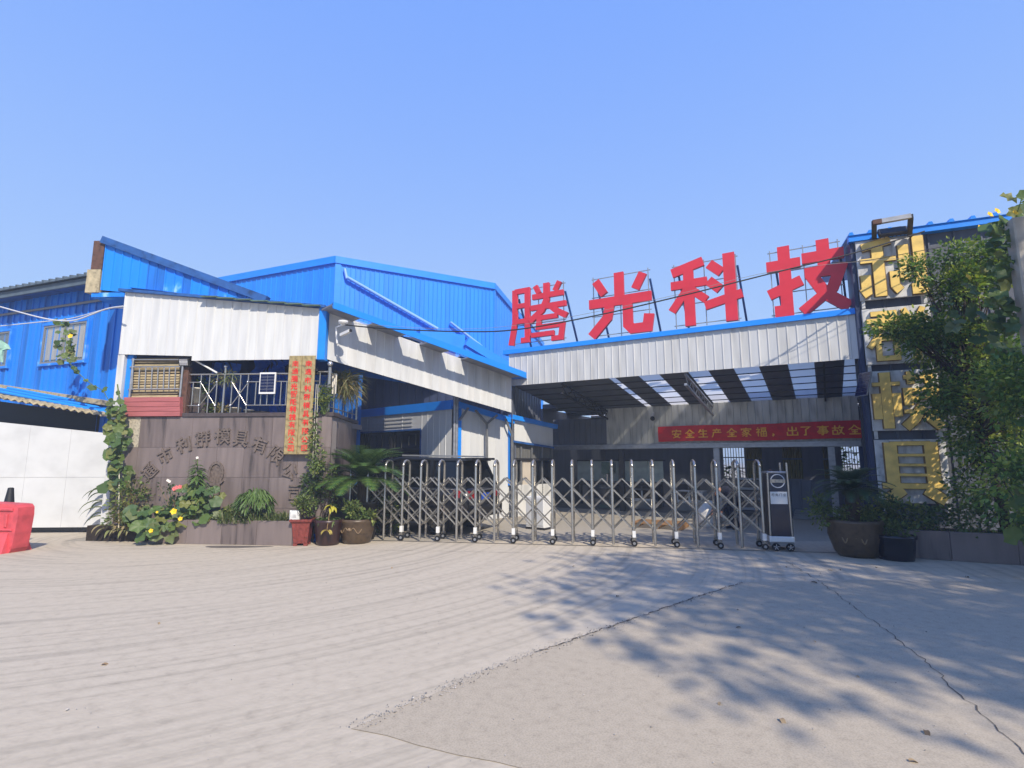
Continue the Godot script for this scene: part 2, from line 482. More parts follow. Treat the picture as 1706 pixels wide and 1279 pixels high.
	mk("sign_back", Color(0.88, 0.88, 0.87), 0.45, 0.0, "dirt", Vector3(1.2, 0.5, 1.2))
	mk("brass", Color(0.74, 0.66, 0.46), 0.38, 0.2, "dirt", Vector3(1.8, 1.8, 1.8))
	mk("red_text", Color(0.86, 0.14, 0.12), 0.5)
	mk("solar", Color(0.05, 0.07, 0.24), 0.15)
	mk("tile", Color(0.50, 0.45, 0.435), 0.42, 0.0, "grime", Vector3(1.2, 0.2, 1.2))
	mk("tile_b", Color(0.485, 0.435, 0.42), 0.42, 0.0, "dirt", Vector3(1.6, 0.16, 1.6))
	mk("tile_c", Color(0.515, 0.465, 0.45), 0.4, 0.0, "grime", Vector3(1.8, 0.2, 1.8))
	mk("relief", Color(0.48, 0.425, 0.39), 0.6, 0.0, "dirt", Vector3(3, 3, 3))
	mk("stone_dark", Color(0.32, 0.28, 0.275), 0.5, 0.0, "grime", Vector3(2, 2, 2))
	mk("grout", Color(0.56, 0.52, 0.5), 0.9)
	mk("cream_tile", Color(0.78, 0.74, 0.66), 0.6, 0.0, "dirt", Vector3(3, 3, 3))
	mk("red_board", Color(0.70, 0.40, 0.40), 0.6, 0.0, "grime", Vector3(0.4, 5, 0.4))
	mk("bamboo", Color(0.74, 0.67, 0.52), 0.7, 0.0, "dirt", Vector3(1.0, 14, 1.0))
	mk("bamboo_b", Color(0.64, 0.57, 0.45), 0.75, 0.0, "dirt", Vector3(1.0, 14, 1.0))
	mk("cloth_mint", Color(0.60, 0.76, 0.70), 0.85)
	mk("cloth_white", Color(0.82, 0.8, 0.76), 0.85)
	mk("curtain", Color(0.78, 0.74, 0.68), 0.85, 0.0, "grime", Vector3(6, 0.4, 6))
	mk("curtain_grey", Color(0.42, 0.42, 0.41), 0.85, 0.0, "dirt", Vector3(7, 0.5, 7))
	mk("tarp", Color(0.10, 0.44, 0.92), 0.45, 0.0, "grime", Vector3(1.2, 1.2, 1.2))
	mk("barrier", Color(0.87, 0.34, 0.37), 0.55, 0.0, "grime", Vector3(1.3, 1.3, 1.3))
	mk("pot_red", Color(0.56, 0.25, 0.215), 0.6, 0.0, "dirt", Vector3(2.5, 2.5, 2.5))
	mk("pot_plum", Color(0.25, 0.16, 0.15), 0.35, 0.0, "dirt", Vector3(2, 2, 2))
	mk("pot_brown", Color(0.36, 0.29, 0.21), 0.4, 0.0, "dirt", Vector3(2, 2, 2))
	mk("pot_relief", Color(0.50, 0.42, 0.31), 0.5)
	mk("pot_navy", Color(0.05, 0.055, 0.11), 0.25)
	mk("pot_white", Color(0.8, 0.78, 0.72), 0.5, 0.0, "grime", Vector3(3, 3, 3))
	mk("bucket_blue", Color(0.16, 0.3, 0.75), 0.5)
	mk("soil", Color(0.2, 0.16, 0.12), 0.95, 0.0, "dirt", Vector3(3, 3, 3))
	mk("bark", Color(0.30, 0.25, 0.20), 0.9, 0.0, "dirt", Vector3(5, 1.2, 5))
	bumpy(M.bark, "blotch", 1.5)
	mk("stem", Color(0.36, 0.44, 0.20), 0.7)
	mk("dry_stem", Color(0.55, 0.45, 0.28), 0.8)
	mk("twine", Color(0.78, 0.76, 0.68), 0.8)
	mk("flower_yellow", Color(0.95, 0.78, 0.05), 0.6)
	mk("flower_pink", Color(0.87, 0.42, 0.42), 0.6)
	mk("flower_white", Color(0.88, 0.86, 0.82), 0.6)
	for f in ["flower_yellow", "flower_pink", "flower_white"]:
		M[f].backlight_enabled = true
		M[f].backlight = Color(0.4, 0.4, 0.3)
	leafy("leaf", 0.48, 0.8)
	leafy("leaf_big", 0.5, 0.7)
	leafy("needle", 0.4, 0.25)
	leafy("dry_leaf", 0.75, 0.35)
	leafy("pebble", 0.9, 0.0)
	M.pebble.backlight_enabled = false
	mk("banner", Color(0.86, 0.09, 0.13), 0.7, 0.0, "grime", Vector3(1.5, 1.5, 1.5))
	mk("banner_text", Color(0.98, 0.74, 0.22), 0.6)
	mk("wire", Color(0.06, 0.06, 0.07), 0.6)
	mk("wire_white", Color(0.75, 0.76, 0.78), 0.6)
	mk("tail_red", Color(0.55, 0.03, 0.05), 0.2)
	mk("plate_blue", Color(0.12, 0.30, 0.72), 0.4)
	mk("skin", Color(0.62, 0.42, 0.33), 0.6)
	mk("pale_green", Color(0.86, 0.91, 0.87), 0.6, 0.0, "grime", Vector3(0.8, 0.8, 0.8))
	mk("olive_sheet", Color(0.50, 0.46, 0.25), 0.75, 0.0, "dirt", Vector3(2, 0.5, 2))
	mk("wood_pale", Color(0.66, 0.50, 0.33), 0.8, 0.0, "dirt", Vector3(2, 2, 2))
	mk("concrete_wall", Color(0.74, 0.71, 0.65), 0.85, 0.0, "grime", Vector3(0.8, 0.8, 0.8))
	var tl := mk("translucent", Color(0.96, 0.955, 0.95, 0.82), 0.5)
	tl.transparency = BaseMaterial3D.TRANSPARENCY_ALPHA
	tl.backlight_enabled = true
	tl.backlight = Color(1, 1, 1)
	var tc := mk("clear_sheet", Color(0.93, 0.94, 0.95, 0.28), 0.5)
	tc.transparency = BaseMaterial3D.TRANSPARENCY_ALPHA
	tc.backlight_enabled = true
	tc.backlight = Color(1, 1, 1)
	mk("mossy_sheet", Color(0.42, 0.52, 0.44), 0.6, 0.0, "dirt", Vector3(3, 3, 3))
	mk("eave_under", Color(0.55, 0.56, 0.6), 0.6, 0.0, "grime", Vector3(1, 1, 1))
	for k in ["white", "white_b", "white_dirty", "gable", "blue", "blue_b", "blue_old", "trim"]:   # sheet metal is never quite flat
		bumpy(M[k], "grime", 0.8)
	mk("white_wall", Color(0.82, 0.825, 0.82), 0.5, 0.0, "faint", Vector3(0.35, 0.5, 0.35))
	# concrete
	var c := mk("concrete", Color(0.75, 0.705, 0.63), 0.9, 0.0, "ground_map", Vector3(0.23, 0.23, 0.23))
	bumpy(c, "fine", 0.25)
	var y := mk("yard", Color(0.63, 0.60, 0.545), 0.9, 0.0, "ground_map", Vector3(0.3, 0.3, 0.3))
	bumpy(y, "fine", 0.25)
	var s := mk("slab", Color(0.725, 0.675, 0.595), 0.92, 0.0, "ground_map", Vector3(0.31, 0.31, 0.31))
	bumpy(s, "fine", 0.12)
	mk("joint", Color(0.38, 0.345, 0.31), 0.95, 0.0, "dirt", Vector3(3, 3, 3))
	mk("wet", Color(0.42, 0.39, 0.36), 0.6, 0.0, "grime", Vector3(1, 1, 1))
	mk("hall_floor", Color(0.42, 0.41, 0.40), 0.85, 0.0, "grime", Vector3(0.3, 0.3, 0.3))
	# tyre streaks swept along arcs: laid over the forecourt by its second texture coordinates
	var n := FastNoiseLite.new()
	n.noise_type = FastNoiseLite.TYPE_SIMPLEX_SMOOTH
	n.frequency = 0.02
	n.fractal_octaves = 5
	n.seed = 5
	var t := NoiseTexture2D.new()
	t.width = 1024
	t.height = 1024
	t.seamless = true
	t.noise = n
	var g := Gradient.new()
	g.offsets = PackedFloat32Array([0.0, 0.26, 0.40, 0.52, 1.0])
	g.colors = PackedColorArray([Color(0.86, 0.86, 0.865), Color(0.915, 0.913, 0.91), Color(0.958, 0.956, 0.953), Color(0.98, 0.977, 0.974), Color(1, 1, 1)])
	t.color_ramp = g
	c.detail_enabled = true
	c.detail_albedo = t
	c.detail_blend_mode = BaseMaterial3D.BLEND_MODE_MUL
	c.detail_uv_layer = BaseMaterial3D.DETAIL_UV_2
	var g2 := mk("slab_wear", Color.WHITE)
	M.erase("slab_wear")
	s.detail_enabled = true
	s.detail_albedo = noise_texture("aggregate", 0.80, 1.0, 0.09, 4, FastNoiseLite.TYPE_SIMPLEX, 1024, 0.3)
	s.detail_blend_mode = BaseMaterial3D.BLEND_MODE_MUL
	s.detail_uv_layer = BaseMaterial3D.DETAIL_UV_2

# ---------------------------------------------------------------- ground
func ragged(pts, step, amp) -> PackedVector2Array:
	var out := PackedVector2Array()
	for k in pts.size() - 1:
		var n = maxi(1, int(pts[k].distance_to(pts[k + 1]) / step))
		for j in n:
			var p = pts[k].lerp(pts[k + 1], j / float(n))
			out.append(p + Vector2(rng.randf_range(-amp, amp), rng.randf_range(-amp, amp)) * (0.0 if j == 0 else 1.0))
	out.append(pts[pts.size() - 1])
	return out

func flat_strip(s, pts, w0, w1, y):
	for k in pts.size() - 1:
		var d = (pts[k + 1] - pts[k]).normalized()
		var n = Vector2(-d.y, d.x)
		var a = lerpf(w0, w1, rng.randf())
		var b = lerpf(w0, w1, rng.randf())
		quad(s, Vector3(pts[k].x + n.x * a, y, -pts[k].y - n.y * a), Vector3(pts[k].x - n.x * b, y, -pts[k].y + n.y * b),
			Vector3(pts[k + 1].x - n.x * a, y, -pts[k + 1].y + n.y * a), Vector3(pts[k + 1].x + n.x * b, y, -pts[k + 1].y - n.y * b), Vector3.UP)

func make_ground():
	var s = st()
	quad(s, Vector3(-350, 0, 350), Vector3(350, 0, 350), Vector3(350, 0, -350), Vector3(-350, 0, -350), Vector3.UP)
	structure("ground", s, M.yard)
	# forecourt: tyre streaks follow circles about the turning point of lorries
	s = st()
	var c = Vector2(-7.0, 12.3)
	for i in 56:
		for j in 42:
			var q = []
			for o in [[0, 0], [1, 0], [1, 1], [0, 1]]:
				var x = lerpf(-15, 13, (i + o[0]) / 56.0)
				var d = lerpf(-9, 12.6 if i < 12 else 11.0, (j + o[1]) / 42.0)
				q.append([Vector3(x, 0.004, -d), Vector2(x, d) - c])
			for t in [[0, 3, 2], [0, 2, 1]]:
				for k in t:
					var v = q[k][1]
					s.set_uv2(Vector2(atan2(v.x, -v.y) * 0.055 + 0.002 * sin(v.length() * 1.3), v.length() / 3.0))
					s.add_vertex(q[k][0])
	structure("forecourt", s, M.concrete)
	# the rougher slab let into the forecourt, lower right
	var edge = ragged([Vector2(-0.97, 3.46), Vector2(-0.5, 4.0), Vector2(0.03, 4.58), Vector2(1.15, 5.62), Vector2(2.1, 6.5), Vector2(3.09, 7.37)], 0.14, 0.022)
	var side = ragged([Vector2(3.09, 7.37), Vector2(4.6, 7.5), Vector2(7.4, 7.3), Vector2(11.0, 6.6)], 0.5, 0.01)
	var near = ragged([Vector2(3.5, -3.0), Vector2(1.6, 2.2), Vector2(0.55, 2.83), Vector2(-0.3, 3.17), Vector2(-0.97, 3.46)], 0.2, 0.02)
	var poly := PackedVector2Array()
	for p in edge: poly.append(p)
	for k in range(1, side.size()): poly.append(side[k])
	poly.append(Vector2(11, -3))
	for k in near.size() - 1: poly.append(near[k])
	s = st()
	var idx = Geometry2D.triangulate_polygon(poly)
	for k in range(0, idx.size(), 3):
		var v = []
		for j in 3: v.append(Vector3(poly[idx[k + j]].x, 0.008, -poly[idx[k + j]].y))
		if (v[1] - v[0]).cross(v[2] - v[0]).y > 0: v.reverse()
		for p in v:
			s.set_uv2(Vector2(p.x, p.z) * 0.55)
			s.add_vertex(p)
	structure("concrete_slab", s, M.slab)
	s = st()
	flat_strip(s, ragged([Vector2(0.2, 4.74), Vector2(1.15, 5.62), Vector2(2.1, 6.5), Vector2(3.09, 7.37)], 0.06, 0.016), 0.001, 0.014, 0.012)
	structure("pavement_crack", s, M.joint)
	s = st()
	flat_strip(s, ragged([Vector2(4.41, 8.86), Vector2(4.1, 7.4), Vector2(3.75, 6.1), Vector2(3.4, 4.8), Vector2(2.84, 3.23), Vector2(2.3, 1.5)], 0.07, 0.022), 0.0005, 0.006, 0.012)
	structure("pavement_crack", s, M.joint)
	s = st()
	flat_strip(s, ragged([Vector2(-7.4, 10.05), Vector2(-3.0, 10.0), Vector2(1.0, 9.55), Vector2(4.4, 8.9), Vector2(7.2, 8.1)], 0.3, 0.01), 0.001, 0.006, 0.008)
	structure("pavement_joint", s, M.joint)
	s = st()
	flat_strip(s, [Vector2(-3.4, 11.2), Vector2(1.2, 10.45), Vector2(5.0, 9.75), Vector2(5.9, 9.62)], 0.02, 0.022, 0.009)
	structure("gate_rail", s, M.steel_dark)
	# the wet patch before the planter
	var wet := PackedVector2Array()
	for k in 26:
		var a = TAU * k / 26.0
		var r = 1.0 + 0.16 * sin(a * 3.0 + 1.0) + rng.randf_range(-0.06, 0.06)
		wet.append(Vector2(cos(a) * 0.62 * r, sin(a) * 0.13 * r))
	s = st()
	prism(s, wet, 0.0, 0.002, Transform3D(Basis(Vector3.RIGHT, Vector3(0, 0, -1), Vector3.UP), ground_at(392, 911) + Vector3(0, 0.0045, 0)))
	structure("wet_patch", s, M.wet)

# ---------------------------------------------------------------- the tall blue shed behind
func make_warehouse():
	var o = thing("warehouse", "tall bright blue ribbed metal shed rising behind the white fascias", "warehouse")
	var L = Vector2(-12.9, 22.5); var C = Vector2(-6.93, 20); var R = Vector2(-0.84, 23.2); var B = Vector2(2.1, 35.4)
	var blues = [M.blue, M.blue_b, M.blue]
	var top = 9.5
	for w in [[L, C], [C, R], [R, B]]:
		var n = Node3D.new()
		n.name = "wall"
		n.transform = frame(w[0], w[1])
		o.add_child(n, true)
		var len = w[0].distance_to(w[1])
		clad(n, 0.0, len, 0.0, 0.0, top, top, 0.28 if w[0] == L else 0.19 if w[0] == C else 0.3, blues, "wall_sheet", 0.03, 0.05)
		var s = st()
		box(s, Vector3(-0.03, top - 0.22, -0.1), Vector3(len + 0.03, top + 0.06, 0.10))
		part("cap_flashing", s, M.trim, n)
		s = st()
		box(s, Vector3(-0.02, 0, 0.001), Vector3(0.20, top - 0.22, 0.06))
		part("corner_flashing", s, M.trim, n)
		if w[0] == C:
			s = st()
			var a = on(n.transform, 577, 464); var b = on(n.transform, 727, 549)
			tube(s, [Vector3(a.x, a.y, 0.16), Vector3(b.x, b.y, 0.16)], 0.07, 8)
			tube(s, [Vector3(a.x, a.y - 0.05, 0.16), Vector3(a.x - 0.1, a.y + 0.35, 0.12)], 0.06, 8)
			part("drain_pipe", s, M.pipe_blue, n)
			s = st()
			a = on(n.transform, 748, 538); b = on(n.transform, 800, 578)
			tube(s, [Vector3(a.x, a.y, 0.16), Vector3(b.x, b.y, 0.16)], 0.06, 8)
			part("drain_pipe", s, M.pipe_blue, n)
	var s = st()
	quad(s, Vector3(L.x, top, -L.y), Vector3(C.x, top, -C.y), Vector3(R.x, top, -R.y), Vector3(B.x, top + 0.5, -B.y), Vector3.UP)
	quad(s, Vector3(L.x, top, -L.y), Vector3(B.x, top + 0.5, -B.y), Vector3(-8, top + 0.5, -40), Vector3(-16, top, -34), Vector3.UP)
	part("roof", s, M.blue_old, o)
	# annex along its foot: gutter and boxed flashing seen over the fascia
	var fr = frame(Vector2(-5.6, 19.45), Vector2(0.0, 22.3))
	var n2 = Node3D.new(); n2.name = "lean_to"; n2.transform = fr; o.add_child(n2)
	var p0 = on(fr, 700, 552); var p1 = on(fr, 775, 560); var p2 = on(fr, 862, 612)
	s = st(); hexa(s, [Vector3(p0.x, p0.y - 0.25, -0.6), Vector3(p1.x, p1.y - 0.62, -0.6), Vector3(p1.x, p1.y - 0.62, 0), Vector3(p0.x, p0.y - 0.25, 0),
		Vector3(p0.x, p0.y + 0.12, -0.6), Vector3(p1.x, p1.y + 0.05, -0.6), Vector3(p1.x, p1.y + 0.05, 0), Vector3(p0.x, p0.y + 0.12, 0)])
	part("boxed_flashing", s, M.trim, n2)
	s = st(); beam(s, Vector3(p1.x, p1.y - 0.25, 0.1), Vector3(p2.x, p2.y - 0.3, 0.1), 0.3, 0.35)
	part("gutter", s, M.trim, n2)
	s = st(); beam(s, Vector3(p1.x - 0.2, p1.y - 0.75, 0.0), Vector3(p2.x, p2.y - 0.75, 0.0), 0.3, 0.4)
	part("gutter", s, M.blue_old, n2)
	s = st(); box(s, Vector3(p0.x - 0.7, 1.0, -0.5), Vector3(p0.x + 0.4, p0.y - 0.26, -0.05))
	part("dark_opening", s, M.navy_sheet, n2)
	s = st(); box(s, Vector3(p0.x + 0.42, 1.0, -0.45), Vector3(p2.x, p2.y - 0.62, -0.1))
	part("lean_to_wall", s, M.blue, n2)

func make_far_shed():
	var T = frame(Vector2(0.5, 40), Vector2(4.3, 39.2))
	var o = thing("far_shed", "small strip of a distant bright blue shed seen under the canopy's left end", "shed", T)
	var y = on(T, 930, 685).y
	clad(o, 0, 3.9, 0, 0, y, y - 0.1, 0.3, [M.blue], "wall_sheet", 0.04, 0.07)
	var s = st(); box(s, Vector3(0, 0, -6), Vector3(3.9, y - 0.12, -0.02)); part("shed_body", s, M.blue_old, o)

# ---------------------------------------------------------------- blue house on the left
func window(parent, x0, y0, x1, y1, curtain, sashes = 2, wall_z = 0.0):
	var s = st()
	var w = 0.07
	for b in [[x0 - w, y0 - w, x1 + w, y0], [x0 - w, y1, x1 + w, y1 + w], [x0 - w, y0, x0, y1], [x1, y0, x1 + w, y1]]:
		bevelled(s, Vector3(b[0], b[1], wall_z + 0.001), Vector3(b[2], b[3], wall_z + 0.075), 0.008)
	var f = part("window", s, M.blue_worn, parent)
	s = st()
	box(s, Vector3(x0, y0, wall_z + 0.002), Vector3(x1, y1, wall_z + 0.012))
	part("dark_recess", s, M.black, f)
	s = st()
	var k = 0
	var n = 15
	for j in n:   # curtain in folds, drawn to one side
		var a = lerpf(x0 + 0.02, x1 - 0.02, j / float(n)); var b = lerpf(x0 + 0.02, x1 - 0.02, (j + 1) / float(n))
		var m = (a + b) / 2
		quad(s, Vector3(a, y0 + 0.1, wall_z + 0.014), Vector3(m, y0 + 0.1, wall_z + 0.019), Vector3(m, y1, wall_z + 0.019), Vector3(a, y1, wall_z + 0.014), Vector3(0, 0, 1))
		quad(s, Vector3(m, y0 + 0.1, wall_z + 0.019), Vector3(b, y0 + 0.1, wall_z + 0.014), Vector3(b, y1, wall_z + 0.014), Vector3(m, y1, wall_z + 0.019), Vector3(0, 0, 1))
	part("curtain", s, curtain, f)
	s = st()
	for j in sashes:
		var a = lerpf(x0, x1, j / float(sashes)); var b = lerpf(x0, x1, (j + 1) / float(sashes))
		for q in [[a, y0, b, y0 + 0.045], [a, y1 - 0.045, b, y1], [a, y0 + 0.045, a + 0.045, y1 - 0.045], [b - 0.045, y0 + 0.045, b, y1 - 0.045]]:
			box(s, Vector3(q[0], q[1], wall_z + 0.036), Vector3(q[2], q[3], wall_z + 0.058 + 0.004 * j))
	part("sash", s, M.plastic_grey, f)
	s = st()
	quad(s, Vector3(x0 + 0.02, y0 + 0.02, wall_z + 0.046), Vector3(x1 - 0.02, y0 + 0.02, wall_z + 0.046), Vector3(x1 - 0.02, y1 - 0.02, wall_z + 0.046), Vector3(x0 + 0.02, y1 - 0.02, wall_z + 0.046), Vector3(0, 0, 1))
	part("pane", s, M.pane, f)

func make_left_house():
	var T = frame(Vector2(-16.2, 15.3), Vector2(-9.3, 12.8))
	var o = thing("blue_house", "blue clad house with curtained windows and grey corrugated roof at the left edge", "house", T)
	var len = 7.34
	var eave = on(T, 100, 487).y
	clad(o, 0.0, len, 0.0, 0.0, eave, eave, 0.26, [M.blue_old, M.blue_b], "wall_sheet", 0.03, 0.05)
	var s = st(); box(s, Vector3(0, 0, -3.5), Vector3(len, eave, -0.02)); part("wall_core", s, M.navy_sheet, o)
	# roof: corrugations end at the eave
	var rf = Node3D.new(); rf.name = "roof"
	rf.transform = Transform3D(Basis(Vector3(1, 0, 0), Vector3(0, 0.22, -1).normalized(), Vector3(0, 1, 0.22).normalized()), Vector3(0, eave + 0.06, 0.55))
	o.add_child(rf)
	clad(rf, -1.0, len + 0.1, 0, 0, 2.3, 2.3, 0.27, [M.grey_roof], "roof_sheet", 0.075, 0.11)
	s = st(); box(s, Vector3(-1, eave - 0.12, 0.42), Vector3(len + 0.1, eave + 0.04, 0.47)); part("fascia_board", s, M.grey_roof, o)
	s = st(); box(s, Vector3(-1, eave - 0.05, 0.0), Vector3(len + 0.1, eave, 0.42)); part("soffit", s, M.trim_old, o)
	s = st(); tube(s, [Vector3(-1, eave - 0.42, 0.06), Vector3(len, eave - 0.42, 0.06)], 0.035, 8); part("conduit", s, M.plastic_grey, o)
	var a = on(T, 70, 607); var b = on(T, 150, 535)
	window(o, a.x, a.y, b.x, b.y, M.curtain)
	a = on(T, -40, 615); b = on(T, 22, 552)
	window(o, a.x, a.y, b.x, b.y, M.curtain_grey)
	a = on(T, 8, 640); b = on(T, 183, 675)
	s = st(); beam(s, Vector3(a.x - 2.0, a.y + 0.2, 0.1), Vector3(b.x, b.y + 0.05, 0.1), 0.12, 0.2, Vector3(0, 0, 1)); part("sill_beam", s, M.cream_metal, o)
	# low lean-to in front of it
	var T2 = frame(Vector2(-13.6, 12.6), Vector2(-9.35, 12.75))
	var r = thing("lean_to_roof", "low beige corrugated lean-to roof with dark void under it above the white wall", "roof", T2)
	var n = 17
	var p0 = on(T2, -20, 657); var p1 = on(T2, 186, 692)
	for k in n:
		s = st()
		var x0 = lerpf(p0.x, p1.x, k / float(n)); var x1 = lerpf(p0.x, p1.x, (k + 1) / float(n))
		var y0 = lerpf(p0.y, p1.y, k / float(n)); var y1 = lerpf(p0.y, p1.y, (k + 1) / float(n))
		var m = (x0 + x1) / 2
		for q in [[x0, y0, m, (y0 + y1) / 2 + 0.055], [m, (y0 + y1) / 2 + 0.055, x1, y1]]:
			hexa(s, [Vector3(q[0], q[1] - 0.05, 0.35), Vector3(q[2], q[3] - 0.05, 0.35), Vector3(q[2], q[3] + 0.12, -1.6), Vector3(q[0], q[1] + 0.12, -1.6),
				Vector3(q[0], q[1], 0.35), Vector3(q[2], q[3], 0.35), Vector3(q[2], q[3] + 0.16, -1.6), Vector3(q[0], q[1] + 0.16, -1.6)])
		part("roof_sheet", s, M.cream_metal, r)
	for k in 3:
		s = st(); tube(s, [Vector3(p0.x, p0.y + 0.12 + k * 0.05, 0.1 - k * 0.3), Vector3(p1.x, p1.y + 0.07 + k * 0.05, 0.1 - k * 0.3)], 0.045, 6)
		part("blue_pipe", s, M.trim, r)
	s = st(); hexa(s, [Vector3(-0.6, 0, -0.5), Vector3(3.54, 0, -0.5), Vector3(3.54, 0, -0.4), Vector3(-0.6, 0, -0.4), Vector3(-0.6, p0.y + 0.1, -0.5), Vector3(3.54, p1.y + 0.02, -0.5), Vector3(3.54, p1.y + 0.02, -0.4), Vector3(-0.6, p0.y + 0.1, -0.4)]); part("back_wall", s, M.black, r)
	s = st(); box(s, Vector3(3.55, 0, -0.6), Vector3(4.12, 2.62, -0.5)); part("end_panel", s, M.blue_old, r)
	# white sheet wall
	var T3 = frame(Vector2(-13.8, 12.05), Vector2(-9.25, 12.35))
	var w = thing("white_sheet_wall", "long white sheet metal yard wall behind the red barrier", "wall", T3)
	var L = 4.56
	var ya = on(T3, 0, 703); var yb = on(T3, 185, 722)
	var slope = (yb.y - ya.y) / (yb.x - ya.x)
	var mid = on(T3, 70, 795)
	var xs = [0.0, 1.0, 1.9, 2.75, 3.65, L]
	for k in xs.size() - 1:
		var t0 = ya.y + (xs[k] - ya.x) * slope; var t1 = ya.y + (xs[k + 1] - ya.x) * slope
		for lo in [0, 1]:
			s = st()
			var b0 = 0.12 if lo == 0 else mid.y + 0.003
			var c0 = mid.y if lo == 0 else t0
			var c1 = mid.y if lo == 0 else t1
			var z = 0.0 if lo == 0 else 0.006
			hexa(s, [Vector3(xs[k] + 0.002, b0, -0.03), Vector3(xs[k + 1] - 0.002, b0, -0.03), Vector3(xs[k + 1] - 0.002, b0, z), Vector3(xs[k] + 0.002, b0, z),
				Vector3(xs[k] + 0.002, c0, -0.03), Vector3(xs[k + 1] - 0.002, c1, -0.03), Vector3(xs[k + 1] - 0.002, c1, z), Vector3(xs[k] + 0.002, c0, z)])
			part("sheet_panel", s, M.white_wall, w)
	s = st(); box(s, Vector3(0, 0.03, -0.05), Vector3(L, 0.118, -0.012)); part("base_channel", s, M.black, w)
	for k in 4:
		s = st(); box(s, Vector3(0.5 + k * 1.2, 0.0, -0.12), Vector3(0.56 + k * 1.2, 1.9, -0.04)); part("post", s, M.steel_dark, w)

# ---------------------------------------------------------------- white and blue workshop over the plaque wall
var TP: Transform3D

func make_workshop():
	TP = frame(Vector2(-8.3, 11.3), Vector2(-3.73, 11.0))
	var o = thing("workshop", "white fronted workshop with blue corner and worn blue parapet above the brown plaque wall", "workshop")
	var f = Node3D.new(); f.name = "front_fascia"; f.transform = TP; o.add_child(f)
	var a = on(TP, 205, 486, 0.06); var b = on(TP, 528, 514, 0.06)
	var c0 = on(TP, 198, 590, 0.06); var c1 = on(TP, 320, 593, 0.06); var c2 = on(TP, 528, 598, 0.06)
	var tm = lerpf(a.y, b.y, (c1.x - a.x) / (b.x - a.x))
	clad(f, c0.x, c1.x, c0.y, c1.y, a.y, tm, 0.2, [M.white, M.white_b, M.white], "fascia_sheet", 0.013, 0.035, 0.06)
	clad(f, c1.x, c2.x, c2.y, c2.y, tm, b.y, 0.2, [M.white, M.white_b, M.white], "fascia_sheet", 0.013, 0.035, 0.06)
	var s = st(); beam(s, Vector3(a.x - 0.05, a.y + 0.03, 0.07), Vector3(b.x + 0.2, b.y + 0.03, 0.07), 0.14, 0.06, Vector3.UP); part("top_flashing", s, M.trim_old, f)
	for k in 7:   # mossy translucent sheets jutting over the front
		var x0 = lerpf(on(TP, 345, 495).x, b.x + 0.12, k / 7.0); var x1 = lerpf(on(TP, 345, 495).x, b.x + 0.12, (k + 1) / 7.0)
		var y0 = lerpf(a.y, b.y, (x0 - a.x) / (b.x - a.x)) + 0.06; var y1 = lerpf(a.y, b.y, (x1 - a.x) / (b.x - a.x)) + 0.06
		s = st(); hexa(s, [Vector3(x0, y0 - 0.06, 0.24), Vector3(x1, y1 - 0.03, 0.24), Vector3(x1, y1 + 0.02, -0.4), Vector3(x0, y0 + 0.0, -0.4),
			Vector3(x0, y0 - 0.045, 0.24), Vector3(x1, y1 - 0.015, 0.24), Vector3(x1, y1 + 0.04, -0.4), Vector3(x0, y0 + 0.02, -0.4)])
		part("eave_sheet", s, M.mossy_sheet, f)
	var d = on(TP, 546, 517, 0.08)
	s = st(); bevelled(s, Vector3(c2.x, c2.y - 0.02, -0.15), Vector3(d.x - 0.02, b.y + 0.02, 0.08), 0.012); part("corner_flashing", s, M.trim, f)
	s = st(); box(s, Vector3(c0.x - 0.02, 0, -0.14), Vector3(c0.x + 0.13, c0.y - 0.003, 0.05)); part("column", s, M.white_dirty, f)
	s = st(); box(s, Vector3(c0.x + 0.14, 2.3, -0.12), Vector3(c0.x + 0.27, c0.y - 0.003, -0.02)); part("blue_post", s, M.trim, f)
	s = st(); box(s, Vector3(c0.x, c0.y, -0.12), Vector3(c2.x, a.y - 0.6, -0.01)); part("fascia_backing", s, M.dark_sheet, f)
	# parapet: worn blue sheets, high on the left
	var TW = frame(Vector2(-9.3, 11.62), Vector2(-3.4, 11.42))
	var w = Node3D.new(); w.name = "parapet"; w.transform = TW; o.add_child(w)
	var q0 = on(TW, 180, 403); var q1 = on(TW, 440, 499); var qb = on(TW, 440, 512); var q2 = on(TW, 172, 484)
	clad(w, q0.x, q1.x, q2.y, qb.y, q0.y, q1.y, 0.21, [M.blue_worn, M.blue_old, M.blue], "parapet_sheet", 0.02, 0.04, 0.05)
	s = st(); beam(s, Vector3(q0.x - 0.06, q0.y + 0.02, 0.04), Vector3(q1.x + 0.1, q1.y - 0.03, 0.04), 0.18, 0.16, Vector3.UP); part("cap_flashing", s, M.trim_old, w)
	var e0 = on(TW, 162, 397); var e1 = on(TW, 178, 450)
	s = st(); box(s, Vector3(e0.x, e1.y, -0.8), Vector3(q0.x - 0.01, q0.y - 0.0, 0.075)); part("rusty_end", s, M.rust, w)
	s = st(); box(s, Vector3(e0.x - 0.08, q2.y - 0.06, -0.8), Vector3(q0.x - 0.03, e1.y - 0.003, 0.07)); part("end_trim", s, M.cream_metal, w)
	s = st(); box(s, Vector3(e0.x + 0.06, q2.y - 0.16, -0.8), Vector3(c0.x - 0.8 + 1.55, q2.y - 0.062, 0.045)); part("soffit_trim", s, M.blue_worn, w)
	s = st(); box(s, Vector3(q0.x, q2.y + 0.02, -0.9), Vector3(q0.x + 0.25, q0.y - 0.1, -0.03)); part("backing", s, M.navy_sheet, w)
	# side fascia, going back from the corner
	var TS = frame(Vector2(-3.97, 11), Vector2(0.375, 15.0))
	var g = Node3D.new(); g.name = "side_fascia"; g.transform = TS; o.add_child(g)
